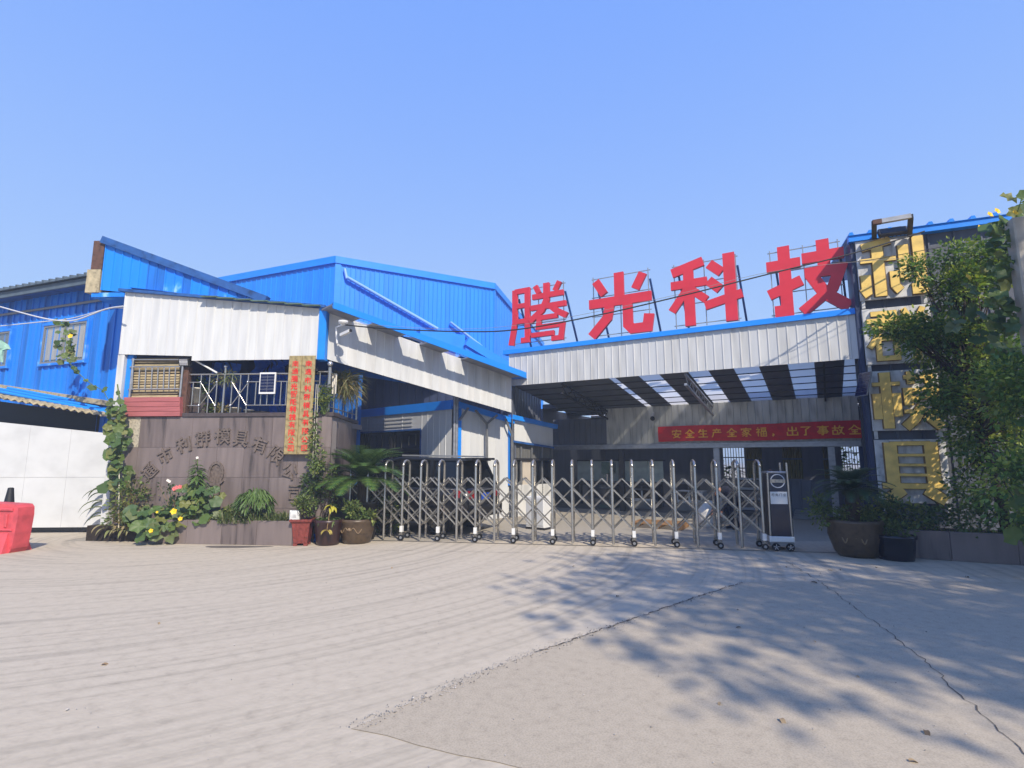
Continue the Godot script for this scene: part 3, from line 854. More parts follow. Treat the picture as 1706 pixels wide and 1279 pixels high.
	var t0 = on(TS, 553, 520); var t1 = on(TS, 875, 635); var u0 = on(TS, 543, 598); var u1 = on(TS, 852, 687)
	clad(g, 0.08, u1.x, u0.y, u1.y, t0.y, lerpf(t0.y, t1.y, u1.x / t1.x), 0.22, [M.gable, M.gable, M.white_dirty], "fascia_sheet", 0.013, 0.035, 0.0)
	s = st(); hexa(s, [Vector3(0, u0.y + 0.02, -0.1), Vector3(u1.x, u1.y + 0.02, -0.1), Vector3(u1.x, u1.y + 0.02, -0.012), Vector3(0, u0.y + 0.02, -0.012),
		Vector3(0, t0.y - 0.05, -0.1), Vector3(u1.x, t1.y + 0.03, -0.1), Vector3(u1.x, t1.y + 0.03, -0.012), Vector3(0, t0.y - 0.05, -0.012)])
	part("fascia_backing", s, M.dark_sheet, g)
	var slope = (t1.y - t0.y) / (t1.x - t0.x)
	# eave: sheets with three gaps, a blue edge along the outside
	var ex = on(TS, 877, 640, 0.6).x
	var cut = [-0.1, 0.62, 0.95, 1.75, 2.35, 3.0, 3.6, ex]
	for k in cut.size() - 1:
		if k % 2 == 1: continue
		var x0 = cut[k]; var x1 = cut[k + 1]
		s = st(); hexa(s, [Vector3(x0, t0.y + x0 * slope - 0.02, -0.3), Vector3(x1, t0.y + x1 * slope - 0.02, -0.3), Vector3(x1, t0.y + x1 * slope - 0.02, 0.56), Vector3(x0, t0.y + x0 * slope - 0.02, 0.56),
			Vector3(x0, t0.y + x0 * slope + 0.01, -0.3), Vector3(x1, t0.y + x1 * slope + 0.01, -0.3), Vector3(x1, t0.y + x1 * slope + 0.01, 0.56), Vector3(x0, t0.y + x0 * slope + 0.01, 0.56)])
		part("eave_sheet", s, M.eave_under, g)
	s = st(); hexa(s, [Vector3(-0.1, t0.y - 0.1 - 0.1 * slope, 0.565), Vector3(ex, t0.y - 0.1 + ex * slope, 0.565), Vector3(ex, t0.y - 0.1 + ex * slope, 0.60), Vector3(-0.1, t0.y - 0.1 - 0.1 * slope, 0.60),
		Vector3(-0.1, t0.y + 0.05, 0.50), Vector3(ex, t0.y + 0.06 + ex * slope, 0.50), Vector3(ex, t0.y + 0.06 + ex * slope, 0.60), Vector3(-0.1, t0.y + 0.05, 0.60)])
	part("eave_flashing", s, M.trim, g)
	# roof and the dark walls under it
	var P1 = Vector3(-3.97, t0.y + 0.03, -10.96); var P2 = Vector3(0.45, 3.92, -15.05); var P3 = Vector3(-8.4, a.y + 0.1, -11.25); var P4 = Vector3(-5.6, 5.0, -14.4)
	var P5 = Vector3(-1.6, 3.85, -19.0); var P6 = Vector3(-9.2, 4.9, -18.6)
	s = st(); tri(s, P3, P1, P4, Vector3.UP); tri(s, P3, P4, P6, Vector3.UP); part("roof", s, M.blue_old, o)
	for k in 10:   # bays between the side fascia and the back, sheets of two kinds by turns
		var f0 = k / 10.0; var f1 = (k + 1) / 10.0
		s = st(); quad(s, P1.lerp(P2, f0), P1.lerp(P2, f1), P4.lerp(P5, f1), P4.lerp(P5, f0), Vector3.UP)
		part("translucent_sheet" if k % 3 != 0 else "roof_sheet", s, M.clear_sheet if k % 3 != 0 else M.blue_old, o)
	s = st(); tri(s, P4, P5, P6, Vector3.UP); part("roof", s, M.blue_old, o)
	for k in 4:
		s = st(); beam(s, P1.lerp(P2, 0.15 + k * 0.25) + Vector3(-0.1, -0.07, 0), P4.lerp(P5, 0.15 + k * 0.25) + Vector3(0, -0.07, 0), 0.08, 0.1); part("rafter", s, M.steel_dark, o)
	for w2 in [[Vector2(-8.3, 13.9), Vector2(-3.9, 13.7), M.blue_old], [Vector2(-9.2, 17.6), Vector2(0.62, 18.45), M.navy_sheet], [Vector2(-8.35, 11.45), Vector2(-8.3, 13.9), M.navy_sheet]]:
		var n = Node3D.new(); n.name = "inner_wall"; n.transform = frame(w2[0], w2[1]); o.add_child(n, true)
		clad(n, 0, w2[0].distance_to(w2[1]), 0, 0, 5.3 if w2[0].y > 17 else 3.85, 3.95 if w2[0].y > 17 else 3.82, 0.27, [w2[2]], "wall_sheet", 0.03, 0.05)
	# ---- the plaque wall
	var p = thing("plaque_wall", "brown stone tiled wall with raised characters in an arch and terrace on top", "wall", TP)
	s = st(); box(s, Vector3(0.02, 0, -0.3), Vector3(4.57, 2.52, -0.012)); part("wall_core", s, M.grout, p)
	var rows = [0.02, 0.64, 1.26, 1.88, 2.52]
	var cols = [0.02, 0.42, 1.0, 1.58, 2.16, 2.74, 3.32, 3.9, 4.57]
	for i in cols.size() - 1:
		for j in 4:
			s = st(); bevelled(s, Vector3(cols[i] + 0.002, rows[j] + 0.0025, -0.011), Vector3(cols[i + 1] - 0.002, rows[j + 1] - 0.0025, 0.0), 0.002)
			part("tile", s, M.cream_tile if i == 0 and j == 3 else [M.tile, M.tile_b, M.tile_c, M.tile][rng.randi() % 4], p)
	var arc = [["nan", 238, 820, 76], ["tong", 250, 785, 48], ["shi", 276, 758, 28], ["li", 307, 741, 16], ["qun", 339, 731, 7], ["mo", 371.5, 726, 0], ["ju", 402.5, 730, -7], ["you", 433.5, 741, -16], ["xian", 461, 757, -36], ["gong", 484, 784, -20], ["si", 493, 820, 0]]
	for e in arc:
		var c = on(TP, e[1], e[2])
		s = st(); glyph(s, e[0], Vector2(0.34, 0.34), 0.0012, 0.028, Transform3D(Basis(Vector3(0, 0, 1), deg_to_rad(e[3])), Vector3(c.x, c.y, 0)), 1.05)
		part("raised_character", s, M.relief, p)
	# emblem: a ring with a forked tail
	var c = on(TP, 361, 788)
	s = st()
	var ring = []
	for k in 25:
		var t = TAU * k / 24.0
		ring.append(Vector2(cos(t) * 0.145, sin(t) * 0.215))
	ribbon(s, ring, 0.025, Vector2.ONE, 0.0012, 0.04, Transform3D(Basis(), Vector3(c.x, c.y, 0)))
	ribbon(s, [Vector2(0.03, -0.1), Vector2(0.07, -0.2), Vector2(0.09, -0.3), Vector2(0.075, -0.42), Vector2(0.06, -0.56)], 0.03, Vector2.ONE, 0.0012, 0.043, Transform3D(Basis(), Vector3(c.x, c.y, 0)))
	ribbon(s, [Vector2(-0.16, -0.14), Vector2(-0.08, -0.235), Vector2(0.08, -0.235), Vector2(0.17, -0.15)], 0.02, Vector2.ONE, 0.0012, 0.046, Transform3D(Basis(), Vector3(c.x, c.y, 0)))
	part("emblem", s, M.relief, p)
	s = st()
	var disc := PackedVector2Array()
	for k in 24: disc.append(Vector2(cos(TAU * k / 24.0) * 0.118, sin(TAU * k / 24.0) * 0.185))
	prism(s, disc, 0.0012, 0.014, Transform3D(Basis(), Vector3(c.x, c.y, 0)))
	part("emblem_disc", s, M.relief, p)
	# side wall returning behind the pots
	var TPS = frame(Vector2(-3.73, 11.0), Vector2(-3.93, 13.5))
	var ps = Node3D.new(); ps.name = "return_wall"; ps.transform = TPS; p.add_child(ps)
	ps.transform = TP.affine_inverse() * TPS
	for i in 4:
		for j in 4:
			s = st(); bevelled(s, Vector3(i * 0.62 + 0.003, rows[j] + 0.0025, -0.2), Vector3(i * 0.62 + 0.617, rows[j + 1] - 0.0025, 0.0), 0.002)
			part("tile", s, [M.tile, M.tile_b, M.tile_c][rng.randi() % 3], ps)
	s = st(); box(s, Vector3(1.35, 2.522, -0.34), Vector3(4.62, 2.60, 0.03)); part("coping", s, M.stone_dark, p)
	s = st(); box(s, Vector3(0.0, 2.522, -0.34), Vector3(2.5, 2.60, 0.03), TP.affine_inverse() * TPS * at(Vector3(0.0, 0, 0)))
	part("coping", s, M.stone_dark, p)
	s = st(); box(s, Vector3(0.02, 2.38, -2.6), Vector3(4.3, 2.5, -0.31)); part("terrace_floor", s, M.grout, p)
	# planter at its foot
	var TB = frame(Vector2(-7.05, 10.72), Vector2(-4.18, 10.42))
	var b2 = thing("planter_box", "long low brown stone planter box full of weeds before the plaque wall", "planter", TB)
	for i in 4:
		s = st(); bevelled(s, Vector3(i * 0.72 + 0.002, 0.005, -0.06), Vector3(i * 0.72 + 0.717, 0.46, 0.0), 0.004); part("stone_slab", s, [M.tile, M.tile_c, M.tile_b][i % 3], b2)
	s = st(); box(s, Vector3(2.88, 0.005, -0.6), Vector3(2.94, 0.46, 0.0)); part("end_slab", s, M.tile_b, b2)
	s = st(); box(s, Vector3(-0.06, 0.005, -0.6), Vector3(0.0, 0.46, 0.0)); part("end_slab", s, M.tile_b, b2)
	s = st(); box(s, Vector3(0.0, 0.0, -0.62), Vector3(2.88, 0.40, -0.062)); part("soil", s, M.soil, b2)
	s = st(); box(s, Vector3(-1.6, 0.0, -0.6), Vector3(-0.07, 0.3, -0.2)); part("soil_bank", s, M.soil, b2)

# ---------------------------------------------------------------- gatehouse
func make_gatehouse():
	var L = Vector2(-5.9, 17.9); var G = Vector2(-1.61, 14.2); var E = Vector2(-0.05, 15.64); var H = Vector2(1.27, 16.85)
	var o = thing("gatehouse", "small white gatehouse with blue trim, curtained windows and steel struts", "gatehouse")
	var T1 = frame(L, G); var T2 = frame(G, E); var T3 = frame(E, H)
	var len1 = L.distance_to(G); var len2 = G.distance_to(E); var len3 = E.distance_to(H)
	var n1 = Node3D.new(); n1.name = "left_front"; n1.transform = T1; o.add_child(n1)
	var n2 = Node3D.new(); n2.name = "right_front"; n2.transform = T2; o.add_child(n2)
	var n3 = Node3D.new(); n3.name = "window_bay"; n3.transform = T3; o.add_child(n3)
	var top = on(T1, 748, 667).y
	var wx = on(T1, 702, 715); var trim = top - on(T1, 748, 682).y
	clad(n1, wx.x, len1, 0, 0, top - trim, top - trim, 0.23, [M.white, M.white_b], "wall_sheet", 0.012, 0.03)
	clad(n1, 0, wx.x, wx.y, wx.y, top - trim, top - trim, 0.9, [M.white_b], "wall_sheet", 0.012, 0.03)
	for k in 5:   # louvre ledges over the window
		var s0 = st(); box(s0, Vector3(0, wx.y + 0.12 + k * 0.11, 0.013), Vector3(wx.x - 0.4, wx.y + 0.135 + k * 0.11, 0.03)); part("louvre", s0, M.white_dirty, n1)
	var s = st(); box(s, Vector3(0, top - trim, -0.1), Vector3(len1 + 0.02, top, 0.05)); part("blue_trim", s, M.trim, n1)
	s = st(); box(s, Vector3(0, 0, -0.3), Vector3(wx.x, wx.y, -0.15)); part("window", s, M.navy_glass, n1)
	var wn = n1.get_node("window")
	for k in 26:
		var x = 0.1 + (wx.x - 0.2) * k / 26.0
		s = st(); var hh = rng.randf_range(0.25, 0.5)
		box(s, Vector3(x, wx.y - hh - 0.1, -0.148), Vector3(x + rng.randf_range(0.015, 0.05), wx.y - rng.randf_range(0.05, 0.2), -0.14))
		if k % 2 == 0: part("curtain_fold", s, M.curtain_grey, wn)
	for k in 4:
		s = st(); box(s, Vector3(wx.x * k / 3.0 - 0.05, 0, -0.14), Vector3(wx.x * k / 3.0 + 0.02, wx.y, -0.05)); part("mullion", s, M.steel_dark, wn)
	s = st(); box(s, Vector3(0, wx.y - 0.62, -0.139), Vector3(wx.x, wx.y - 0.52, -0.06)); part("transom", s, M.steel_dark, wn)
	s = st(); box(s, Vector3(0, wx.y - 0.02, -0.15), Vector3(wx.x + 0.02, wx.y + 0.03, 0.02)); part("lintel", s, M.trim_old, wn)
	s = st(); box(s, Vector3(wx.x - 0.03, 0, -0.14), Vector3(wx.x + 0.025, wx.y - 0.021, 0.022)); part("jamb", s, M.trim_old, wn)
	# right face: sheets, corner pipe, struts
	var slope = (on(T2, 848, 694).y - on(T2, 757, 666).y) / (on(T2, 848, 694).x - on(T2, 757, 666).x)
	var y0 = on(T2, 757, 666).y
	clad(n2, 0.05, len2, 0, 0, y0 - 0.1, y0 - 0.1 + len2 * slope, 0.28, [M.white, M.white_b], "wall_sheet", 0.012, 0.03)
	s = st(); beam(s, Vector3(0.0, y0 - 0.09, 0.03), Vector3(len2 + 0.1, y0 - 0.09 + (len2 + 0.1) * slope, 0.03), 0.12, 0.15, Vector3.UP); part("blue_trim", s, M.trim, n2)
	s = st(); box(s, Vector3(0.17, 0, 0.014), Vector3(0.29, y0 - 0.17, 0.05)); part("blue_trim", s, M.trim, n2)
	s = st(); box(s, Vector3(len2 - 0.1, 0.9, 0.014), Vector3(len2 - 0.02, y0 - 0.17 + len2 * slope, 0.05)); part("blue_trim", s, M.trim, n2)
	for x in [0.02, 0.1]:
		s = st(); tube(s, [Vector3(x, 0, 0.09), Vector3(x, y0 + 0.25, 0.09)], 0.04, 8); part("corner_pipe", s, M.galvanised, n2)
	for q in [[805, 900, 805, 706], [805, 706, 786, 684], [805, 706, 822, 692], [760, 700, 774, 680], [846, 722, 836, 698], [847, 722, 847, 880]]:
		var a = on(T2, q[0], q[1]); var b = on(T2, q[2], q[3])
		s = st(); beam(s, Vector3(a.x, maxf(a.y, 0), 0.16), Vector3(b.x, b.y, 0.16), 0.05, 0.05, Vector3(0, 0, 1)); part("strut", s, M.steel, n2)
	# window bay under the canopy
	var yt = on(T3, 852, 697).y; var yu = on(T3, 920, 713).y; var yl = on(T3, 852, 733).y; var yr = on(T3, 918, 744).y
	clad(n3, 0.02, len3, yl, yr, yt, yu, 0.6, [M.white], "wall_sheet", 0.008, 0.02, 0.03)
	s = st(); beam(s, Vector3(-0.05, yt + 0.04, 0.06), Vector3(len3 + 0.1, yu + 0.04, 0.06), 0.18, 0.13, Vector3.UP); part("blue_trim", s, M.trim, n3)
	s = st(); beam(s, Vector3(0, yl - 0.03, 0.05), Vector3(len3, yr - 0.03, 0.05), 0.06, 0.06, Vector3.UP); part("blue_trim", s, M.trim_old, n3)
	s = st(); box(s, Vector3(0, yr - 0.36, -0.12), Vector3(len3, yl - 0.05, -0.06)); part("window", s, M.curtain_grey, n3)
	var w3 = n3.get_node("window")
	for k in 5:
		s = st(); box(s, Vector3(len3 * k / 4.0 - 0.025, 0.6, -0.05), Vector3(len3 * k / 4.0 + 0.025, yr - 0.02, 0.0)); part("mullion", s, M.steel, w3)
	s = st(); box(s, Vector3(0, yr - 0.42, -0.055), Vector3(len3, yr - 0.36, 0.02)); part("transom", s, M.steel_dark, w3)
	s = st(); box(s, Vector3(0, 0.9, -0.12), Vector3(len3, yr - 0.43, -0.06)); part("lower_pane", s, M.dark_glass, w3)
	s = st(); box(s, Vector3(len3 * 0.3, 0.9, -0.058), Vector3(len3 * 0.62, yr - 0.43, -0.05)); part("blind", s, M.curtain, w3)
	s = st(); box(s, Vector3(0, 0, -0.1), Vector3(len3, 0.9, 0.0)); part("wall_sheet", s, M.white_dirty, n3)
	s = st(); box(s, Vector3(len3 - 0.01, 0, -2.2), Vector3(len3 + 0.03, yu, -0.02)); part("end_wall", s, M.white_b, n3)
	s = st(); quad(s, Vector3(L.x, top, -L.y), Vector3(G.x, top, -G.y), Vector3(H.x, top - 0.6, -H.y), Vector3(-2.4, top - 0.6, -20.2), Vector3.UP); part("roof", s, M.white_b, o)

# ---------------------------------------------------------------- canopy
var TC: Transform3D
const CANOPY := 8.94

func make_canopy():
	TC = frame(Vector2(-0.33, 15.5), Vector2(7.39, 11))
	var o = thing("entrance_canopy", "wide white ribbed canopy fascia with blue cap and striped translucent roof over the entrance", "canopy", TC)
	clad(o, 0.28, CANOPY - 0.02, 3.76, 3.74, 4.72, 4.72, 0.197, [M.white_dirty, M.white_b, M.white_dirty], "fascia_sheet", 0.012, 0.03)
	var s = st(); box(s, Vector3(0.3, 3.78, -0.07), Vector3(CANOPY, 4.7, -0.012)); part("fascia_backing", s, M.dark_sheet, o)
	s = st(); hexa(s, [Vector3(0.1, 4.70, -0.2), Vector3(CANOPY, 4.70, -0.2), Vector3(CANOPY, 4.70, 0.07), Vector3(0.1, 4.70, 0.07),
		Vector3(0.1, 4.85, -0.2), Vector3(CANOPY, 4.85, -0.2), Vector3(CANOPY, 4.83, 0.05), Vector3(0.1, 4.83, 0.05)])
	part("cap_flashing", s, M.trim, o)
	s = st(); box(s, Vector3(0.285, 3.79, -3.6), Vector3(0.33, 4.7, -0.075)); part("end_wall", s, M.blue_b, o)
	var T5 = frame(Vector2(0.0, 15.5), Vector2(1.02, 18.6))
	var sw = Node3D.new(); sw.name = "side_wall"; sw.transform = TC.affine_inverse() * T5; o.add_child(sw)
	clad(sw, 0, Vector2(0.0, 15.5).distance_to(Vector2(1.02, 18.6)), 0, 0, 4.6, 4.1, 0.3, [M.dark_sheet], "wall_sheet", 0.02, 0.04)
	# roof: dark sheets and translucent sheets by turns, falling towards the hall
	var yf = 3.83; var fall = 0.135; var deep = 3.95
	var dir = Vector3(0, -fall, -1).normalized()
	var rf = Node3D.new(); rf.name = "roof"
	rf.transform = Transform3D(Basis(Vector3.RIGHT, dir, Vector3.RIGHT.cross(dir)), Vector3(0, yf, -0.08))
	o.add_child(rf)
	var edges = [0.3]
	for u in [1008, 1019, 1058, 1093, 1142, 1176, 1219, 1262, 1311, 1356, 1408, 1443]:
		edges.append(on(TC, u, lerpf(632, 598, (u - 1008) / 412.0)).x)
	edges[12] = minf(edges[12], CANOPY)
	var ll = deep / cos(atan(fall))
	for k in edges.size() - 1:
		var w = edges[k + 1] - edges[k]
		if k % 2 == 1:
			s = st(); quad(s, Vector3(edges[k] - 0.03, 0, 0.006), Vector3(edges[k + 1] + 0.03, 0, 0.006), Vector3(edges[k + 1] + 0.03, ll, 0.006), Vector3(edges[k] - 0.03, ll, 0.006), Vector3(0, 0, 1)); part("translucent_sheet", s, M.translucent, rf)
		else:
			clad(rf, edges[k], edges[k + 1], 0, 0, ll, ll, 0.42, [M.roof_sheet], "roof_sheet", 0.03, 0.06, 0.0)
	for k in 7:
		var y = 0.06 + (ll - 0.2) * k / 6.0
		s = st(); box(s, Vector3(0.3, y, -0.035), Vector3(CANOPY, y + 0.016, -0.012)); part("purlin", s, M.steel_dark, rf)
	for u in [[1139, 1], [905, 0], [1372, 2]]:
		var x = on(TC, u[0], 622).x if u[1] else 1.9
		if u[1] == 2: x = on(TC, 1372, 603).x
		s = st()
		var a = Vector3(x, yf - 0.1, -0.15); var b = a + dir * (ll - 0.3)
		var drop = Vector3(0, -0.26, 0)
		beam(s, a, b, 0.05, 0.05); beam(s, a + drop, b + drop, 0.06, 0.06)
		for j in 10:
			var c = a.lerp(b, j / 10.0); var d = a.lerp(b, (j + 1) / 10.0)
			beam(s, c + (drop if j % 2 else Vector3()), d + (Vector3() if j % 2 else drop), 0.022, 0.022)
		if u[1] == 2:
			s = st(); beam(s, a, b, 0.04, 0.04)
		part("truss", s, M.galvanised if u[1] == 1 else M.steel_dark, o)
	# stays behind the letters are part of each letter; a lamp post at the sign side carries the canopy
	for x in [8.86]:
		s = st(); box(s, Vector3(x - 0.06, 0, -0.24), Vector3(x + 0.06, 3.8, -0.12)); part("column", s, M.steel_dark, o)

# ---------------------------------------------------------------- hall under the canopy
var TH: Transform3D

func make_hall():
	TH = frame(Vector2(1.45, 18.79), Vector2(9.3, 14.22))
	var len = 9.08
	var o = thing("factory_hall", "grey ribbed factory hall with open bays under the canopy", "hall", TH)
	var hy = 2.1
	var xk = on(TH, 1010, 700).x
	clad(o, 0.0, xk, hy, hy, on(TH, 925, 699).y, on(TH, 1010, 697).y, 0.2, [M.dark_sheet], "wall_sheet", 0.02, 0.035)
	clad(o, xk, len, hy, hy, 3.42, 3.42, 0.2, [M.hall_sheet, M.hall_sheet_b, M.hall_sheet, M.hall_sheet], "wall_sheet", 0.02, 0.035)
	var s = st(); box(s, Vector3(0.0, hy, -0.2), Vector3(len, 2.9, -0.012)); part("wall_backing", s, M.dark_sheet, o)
	s = st(); bevelled(s, Vector3(-0.2, hy - 0.12, -0.12), Vector3(len, hy + 0.04, 0.07), 0.012); part("header_beam", s, M.galvanised, o)
	for q in [[1036, 0.16, "steel_dark"], [1196, 0.17, "galvanised"], [1388, 0.16, "galvanised"], [1442, 0.2, "navy_sheet"]]:
		var x = on(TH, q[0], 790).x
		s = st(); box(s, Vector3(x - q[1] / 2, 0, -0.1), Vector3(x + q[1] / 2, hy - 0.121, 0.06)); part("column", s, M[q[2]], o)
	# inside
	s = st(); box(s, Vector3(-0.4, 0.003, -9.0), Vector3(len + 1.0, 0.012, -0.1)); part("floor", s, M.hall_floor, o)
	for q in [[-9.2, -4.6], [-3.5, -2.0], [-1.2, 0.02]]:
		s = st(); box(s, Vector3(-0.4, 3.45, q[0]), Vector3(len + 1.0, 3.6, q[1])); part("roof", s, M.roof_sheet, o)
	for q in [[-4.6, -3.5], [-2.0, -1.2]]:
		s = st(); quad(s, Vector3(-0.4, 3.52, q[0]), Vector3(len + 1.0, 3.52, q[0]), Vector3(len + 1.0, 3.52, q[1]), Vector3(-0.4, 3.52, q[1]), Vector3.UP); part("skylight_sheet", s, M.translucent, o)
	s = st(); box(s, Vector3(-0.5, 0, -9.0), Vector3(-0.4, 3.45, 0.0)); part("end_wall", s, M.dark_sheet, o)
	s = st(); box(s, Vector3(len + 1.0, 0, -9.0), Vector3(len + 1.1, 3.45, -0.2)); part("end_wall", s, M.dark_sheet, o)
	# back wall with two barred windows
	var zb = -6.2
	var wins = []
	for q in [[1206, 797, 1239, 744], [1404, 792, 1434, 735]]:
		var a = on(TH, q[0], q[1], zb); var b = on(TH, q[2], q[3], zb)
		wins.append([a.x, a.y, b.x, b.y])
	s = st()
	var x = -0.4
	for q in wins:
		box(s, Vector3(x, 0, zb - 0.12), Vector3(q[0], 3.45, zb))
		box(s, Vector3(q[0], 0, zb - 0.12), Vector3(q[2], q[1], zb))
		box(s, Vector3(q[0], q[3], zb - 0.12), Vector3(q[2], 3.45, zb))
		x = q[2]
	box(s, Vector3(x, 0, zb - 0.12), Vector3(len + 1.0, 3.45, zb))
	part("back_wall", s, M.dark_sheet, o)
	for q in wins:
		s = st()
		for k in 9:
			var bx = lerpf(q[0], q[2], k / 8.0)
			box(s, Vector3(bx - 0.012, q[1], zb - 0.06), Vector3(bx + 0.012, q[3], zb - 0.03))
		for k in 4:
			var by = lerpf(q[1], q[3], k / 3.0)
			box(s, Vector3(q[0], by - 0.02, zb - 0.029), Vector3(q[2], by + 0.02, zb - 0.005))
		part("window_grille", s, M.steel_dark, o)
	# sheets hung in the right bay, the low barrier and what leans there
	for q in [[1245, 1268, 740, 797], [1306, 1334, 737, 797], [1374, 1388, 738, 797]]:
		var a = on(TH, q[0], q[3], -0.9); var b = on(TH, q[1], q[2], -0.9)
		var h = (a.y + b.y) / 2 + 0.05
		for r in [[a.y, h - 0.02], [h + 0.02, b.y + 0.25]]:
			s = st()
			for k in 8:
				var x0 = lerpf(a.x, b.x, k / 8.0); var x1 = lerpf(a.x, b.x, (k + 1) / 8.0); var m = (x0 + x1) / 2
				quad(s, Vector3(x0, r[0], -0.9), Vector3(m, r[0], -0.86), Vector3(m, r[1], -0.86), Vector3(x0, r[1], -0.9), Vector3(0, 0, 1))
				quad(s, Vector3(m, r[0], -0.86), Vector3(x1, r[0], -0.9), Vector3(x1, r[1], -0.9), Vector3(m, r[1], -0.86), Vector3(0, 0, 1))
			part("hung_sheet", s, M.olive_sheet, o)
	var a = on(TH, 1318, 860, -0.5); var b = on(TH, 1388, 800, -0.5)
	clad(o, a.x, b.x, 0.02, 0.02, b.y, b.y, 0.3, [M.dark_sheet], "barrier_sheet", 0.02, 0.04, -0.5)

# ---------------------------------------------------------------- sign building
var TG: Transform3D

func make_sign_building():
	TG = frame(Vector2(7.35, 10.9), Vector2(9.44, 10.04))
	var o = thing("sign_building", "grey metal clad building with bright blue corrugated roof edge behind the gold characters", "building", TG)
	var top = 6.30
	clad(o, 0.0, 6.5, 0, 0, top, top, 0.42, [M.dark_sheet, M.roof_sheet], "wall_sheet", 0.03, 0.05, -0.06)
	var s = st(); hexa(s, [Vector3(1.1, 0, -3.8), Vector3(6.5, 0, -3.8), Vector3(6.5, 0, -0.075), Vector3(0.0, 0, -0.075), Vector3(1.1, top - 0.02, -3.8), Vector3(6.5, top - 0.02, -3.8), Vector3(6.5, top - 0.02, -0.075), Vector3(0.0, top - 0.02, -0.075)]); part("wall_core", s, M.dark_sheet, o)
	s = st(); box(s, Vector3(-0.07, 0, -0.5), Vector3(0.0, top, 0.02)); part("corner_post", s, M.navy_sheet, o)
	s = st(); box(s, Vector3(-0.1, top - 0.06, -0.05), Vector3(6.5, top + 0.07, 0.12)); part("eave_flashing", s, M.trim, o)
	var rf = Node3D.new(); rf.name = "roof"
	rf.transform = Transform3D(Basis(Vector3.RIGHT, Vector3(0, 0.06, -1).normalized(), Vector3(0, 1, 0.06).normalized()), Vector3(0, top + 0.072, 0.15))
	o.add_child(rf)
	clad(rf, -0.1, 6.5, 0, 0, 4.1, 4.1, 0.34, [M.trim], "roof_sheet", 0.06, 0.1)
	# gold character panels
	var rows = [["li2", 4.93, 6.24, "gold character panel topmost on the sign column, meaning profit"], ["qun", 3.56, 4.74, "gold character panel second from top, half hidden by the tree"], ["mo2", 2.20, 3.42, "gold character panel third from top of the sign column"], ["ju2", 0.78, 2.02, "gold character panel lowest on the sign column above the pots"]]
	rows[0][3] = "topmost gold character panel on the sign column under the rusty bracket"
	for r in rows:
		var p = thing("character_panel", r[3], "sign panel", TG, "gold characters on the sign column")
		s = st(); bevelled(s, Vector3(0.02, r[1], 0.03), Vector3(1.19, r[2], 0.075), 0.008); part("backing_plate", s, M.sign_back, p)
		var size = Vector2(1.12, (r[2] - r[1]) * 0.97)
		var c = Vector3(0.605, (r[1] + r[2]) / 2, 0)
		s = st(); glyph(s, r[0], size * 1.0, 0.076, 0.052, Transform3D(Basis(), c), 1.24, 0.0012); part("character_edge", s, M.gold_edge, p)
		s = st(); glyph(s, r[0], size * 1.0, 0.1, 0.046, Transform3D(Basis(), c), 1.06, 0.0012); part("gold_character", s, M.gold, p)
		for x in [0.04, 1.11]:
			s = st(); box(s, Vector3(x, r[1] - 0.16, 0.01), Vector3(x + 0.06, r[1], 0.05)); part("bracket", s, M.sign_back, p)
	# roof bracket with its floodlight
	var br = thing("roof_bracket", "rusty square steel bracket jutting over the sign roof", "bracket", TG)
	var a = on(TG, 1453, 395); var b = on(TG, 1512, 400)
	var a1 = on(TG, 1456, 371, 0.9); var b1 = on(TG, 1517, 360, 0.9)
	var q = [Vector3(a.x, top - 0.05, 0.14), Vector3(a1.x, a1.y, 0.9), Vector3(b1.x, b1.y, 0.9), Vector3(b.x, top - 0.1, 0.14)]
	for k in 3:
		s = st(); beam(s, q[k], q[k + 1], 0.085, 0.085); part("arm" if k != 1 else "cross_bar", s, M.steel_dark if k != 1 else M.galvanised, br)
	s = st(); beam(s, q[1] + Vector3(-0.03, 0, 0.003), q[1] + (q[2] - q[1]) * 0.2, 0.09, 0.09); part("rust_patch", s, M.rust, br)
	var fl = thing("roof_floodlight", "flat dark floodlight on the blue roof edge inside the rusty bracket", "floodlight", TG)
	var c = on(TG, 1487, 388, 0.3)
	var tilt = Transform3D(Basis(Vector3.RIGHT, -0.5), Vector3(c.x, c.y + 0.03, 0.3))
	s = st(); bevelled(s, Vector3(-0.25, -0.09, -0.04), Vector3(0.25, 0.09, 0.04), 0.015, tilt); part("housing", s, M.steel_dark, fl)
	s = st(); box(s, Vector3(-0.22, -0.07, 0.041), Vector3(0.22, 0.07, 0.046), tilt); part("lamp_glass", s, M.dark_glass, fl)
	s = st(); beam(s, Vector3(c.x - 0.2, top + 0.1, 0.13), Vector3(c.x + 0.2, top + 0.1, 0.13), 0.04, 0.04); part("foot", s, M.steel_dark, fl)
	for k in 7:
		s = st(); box(s, Vector3(-0.22 + k * 0.07, -0.08, -0.07), Vector3(-0.205 + k * 0.07, 0.08, -0.041), tilt); part("cooling_fin", s, M.steel_dark, fl)
	# small solar panel on the left edge
	var sp2 = thing("solar_panel", "small dark solar panel tilted out beside the third gold character", "solar panel", TG)
	c = on(TG, 1438, 640, 0.35)
	var tx = Transform3D(Basis(Vector3.UP, -1.1) * Basis(Vector3.RIGHT, -0.3) * Basis.from_scale(Vector3(0.85, 0.85, 0.85)), Vector3(c.x, c.y, 0.35))
	s = st(); box(s, Vector3(-0.2, -0.30, -0.02), Vector3(0.2, 0.30, 0.012), tx); part("panel_frame", s, M.steel, sp2)
	s = st()
	for i in 4:
		for j in 6: box(s, Vector3(-0.185 + i * 0.094, -0.285 + j * 0.096, 0.013), Vector3(-0.097 + i * 0.094, -0.195 + j * 0.096, 0.016), tx)
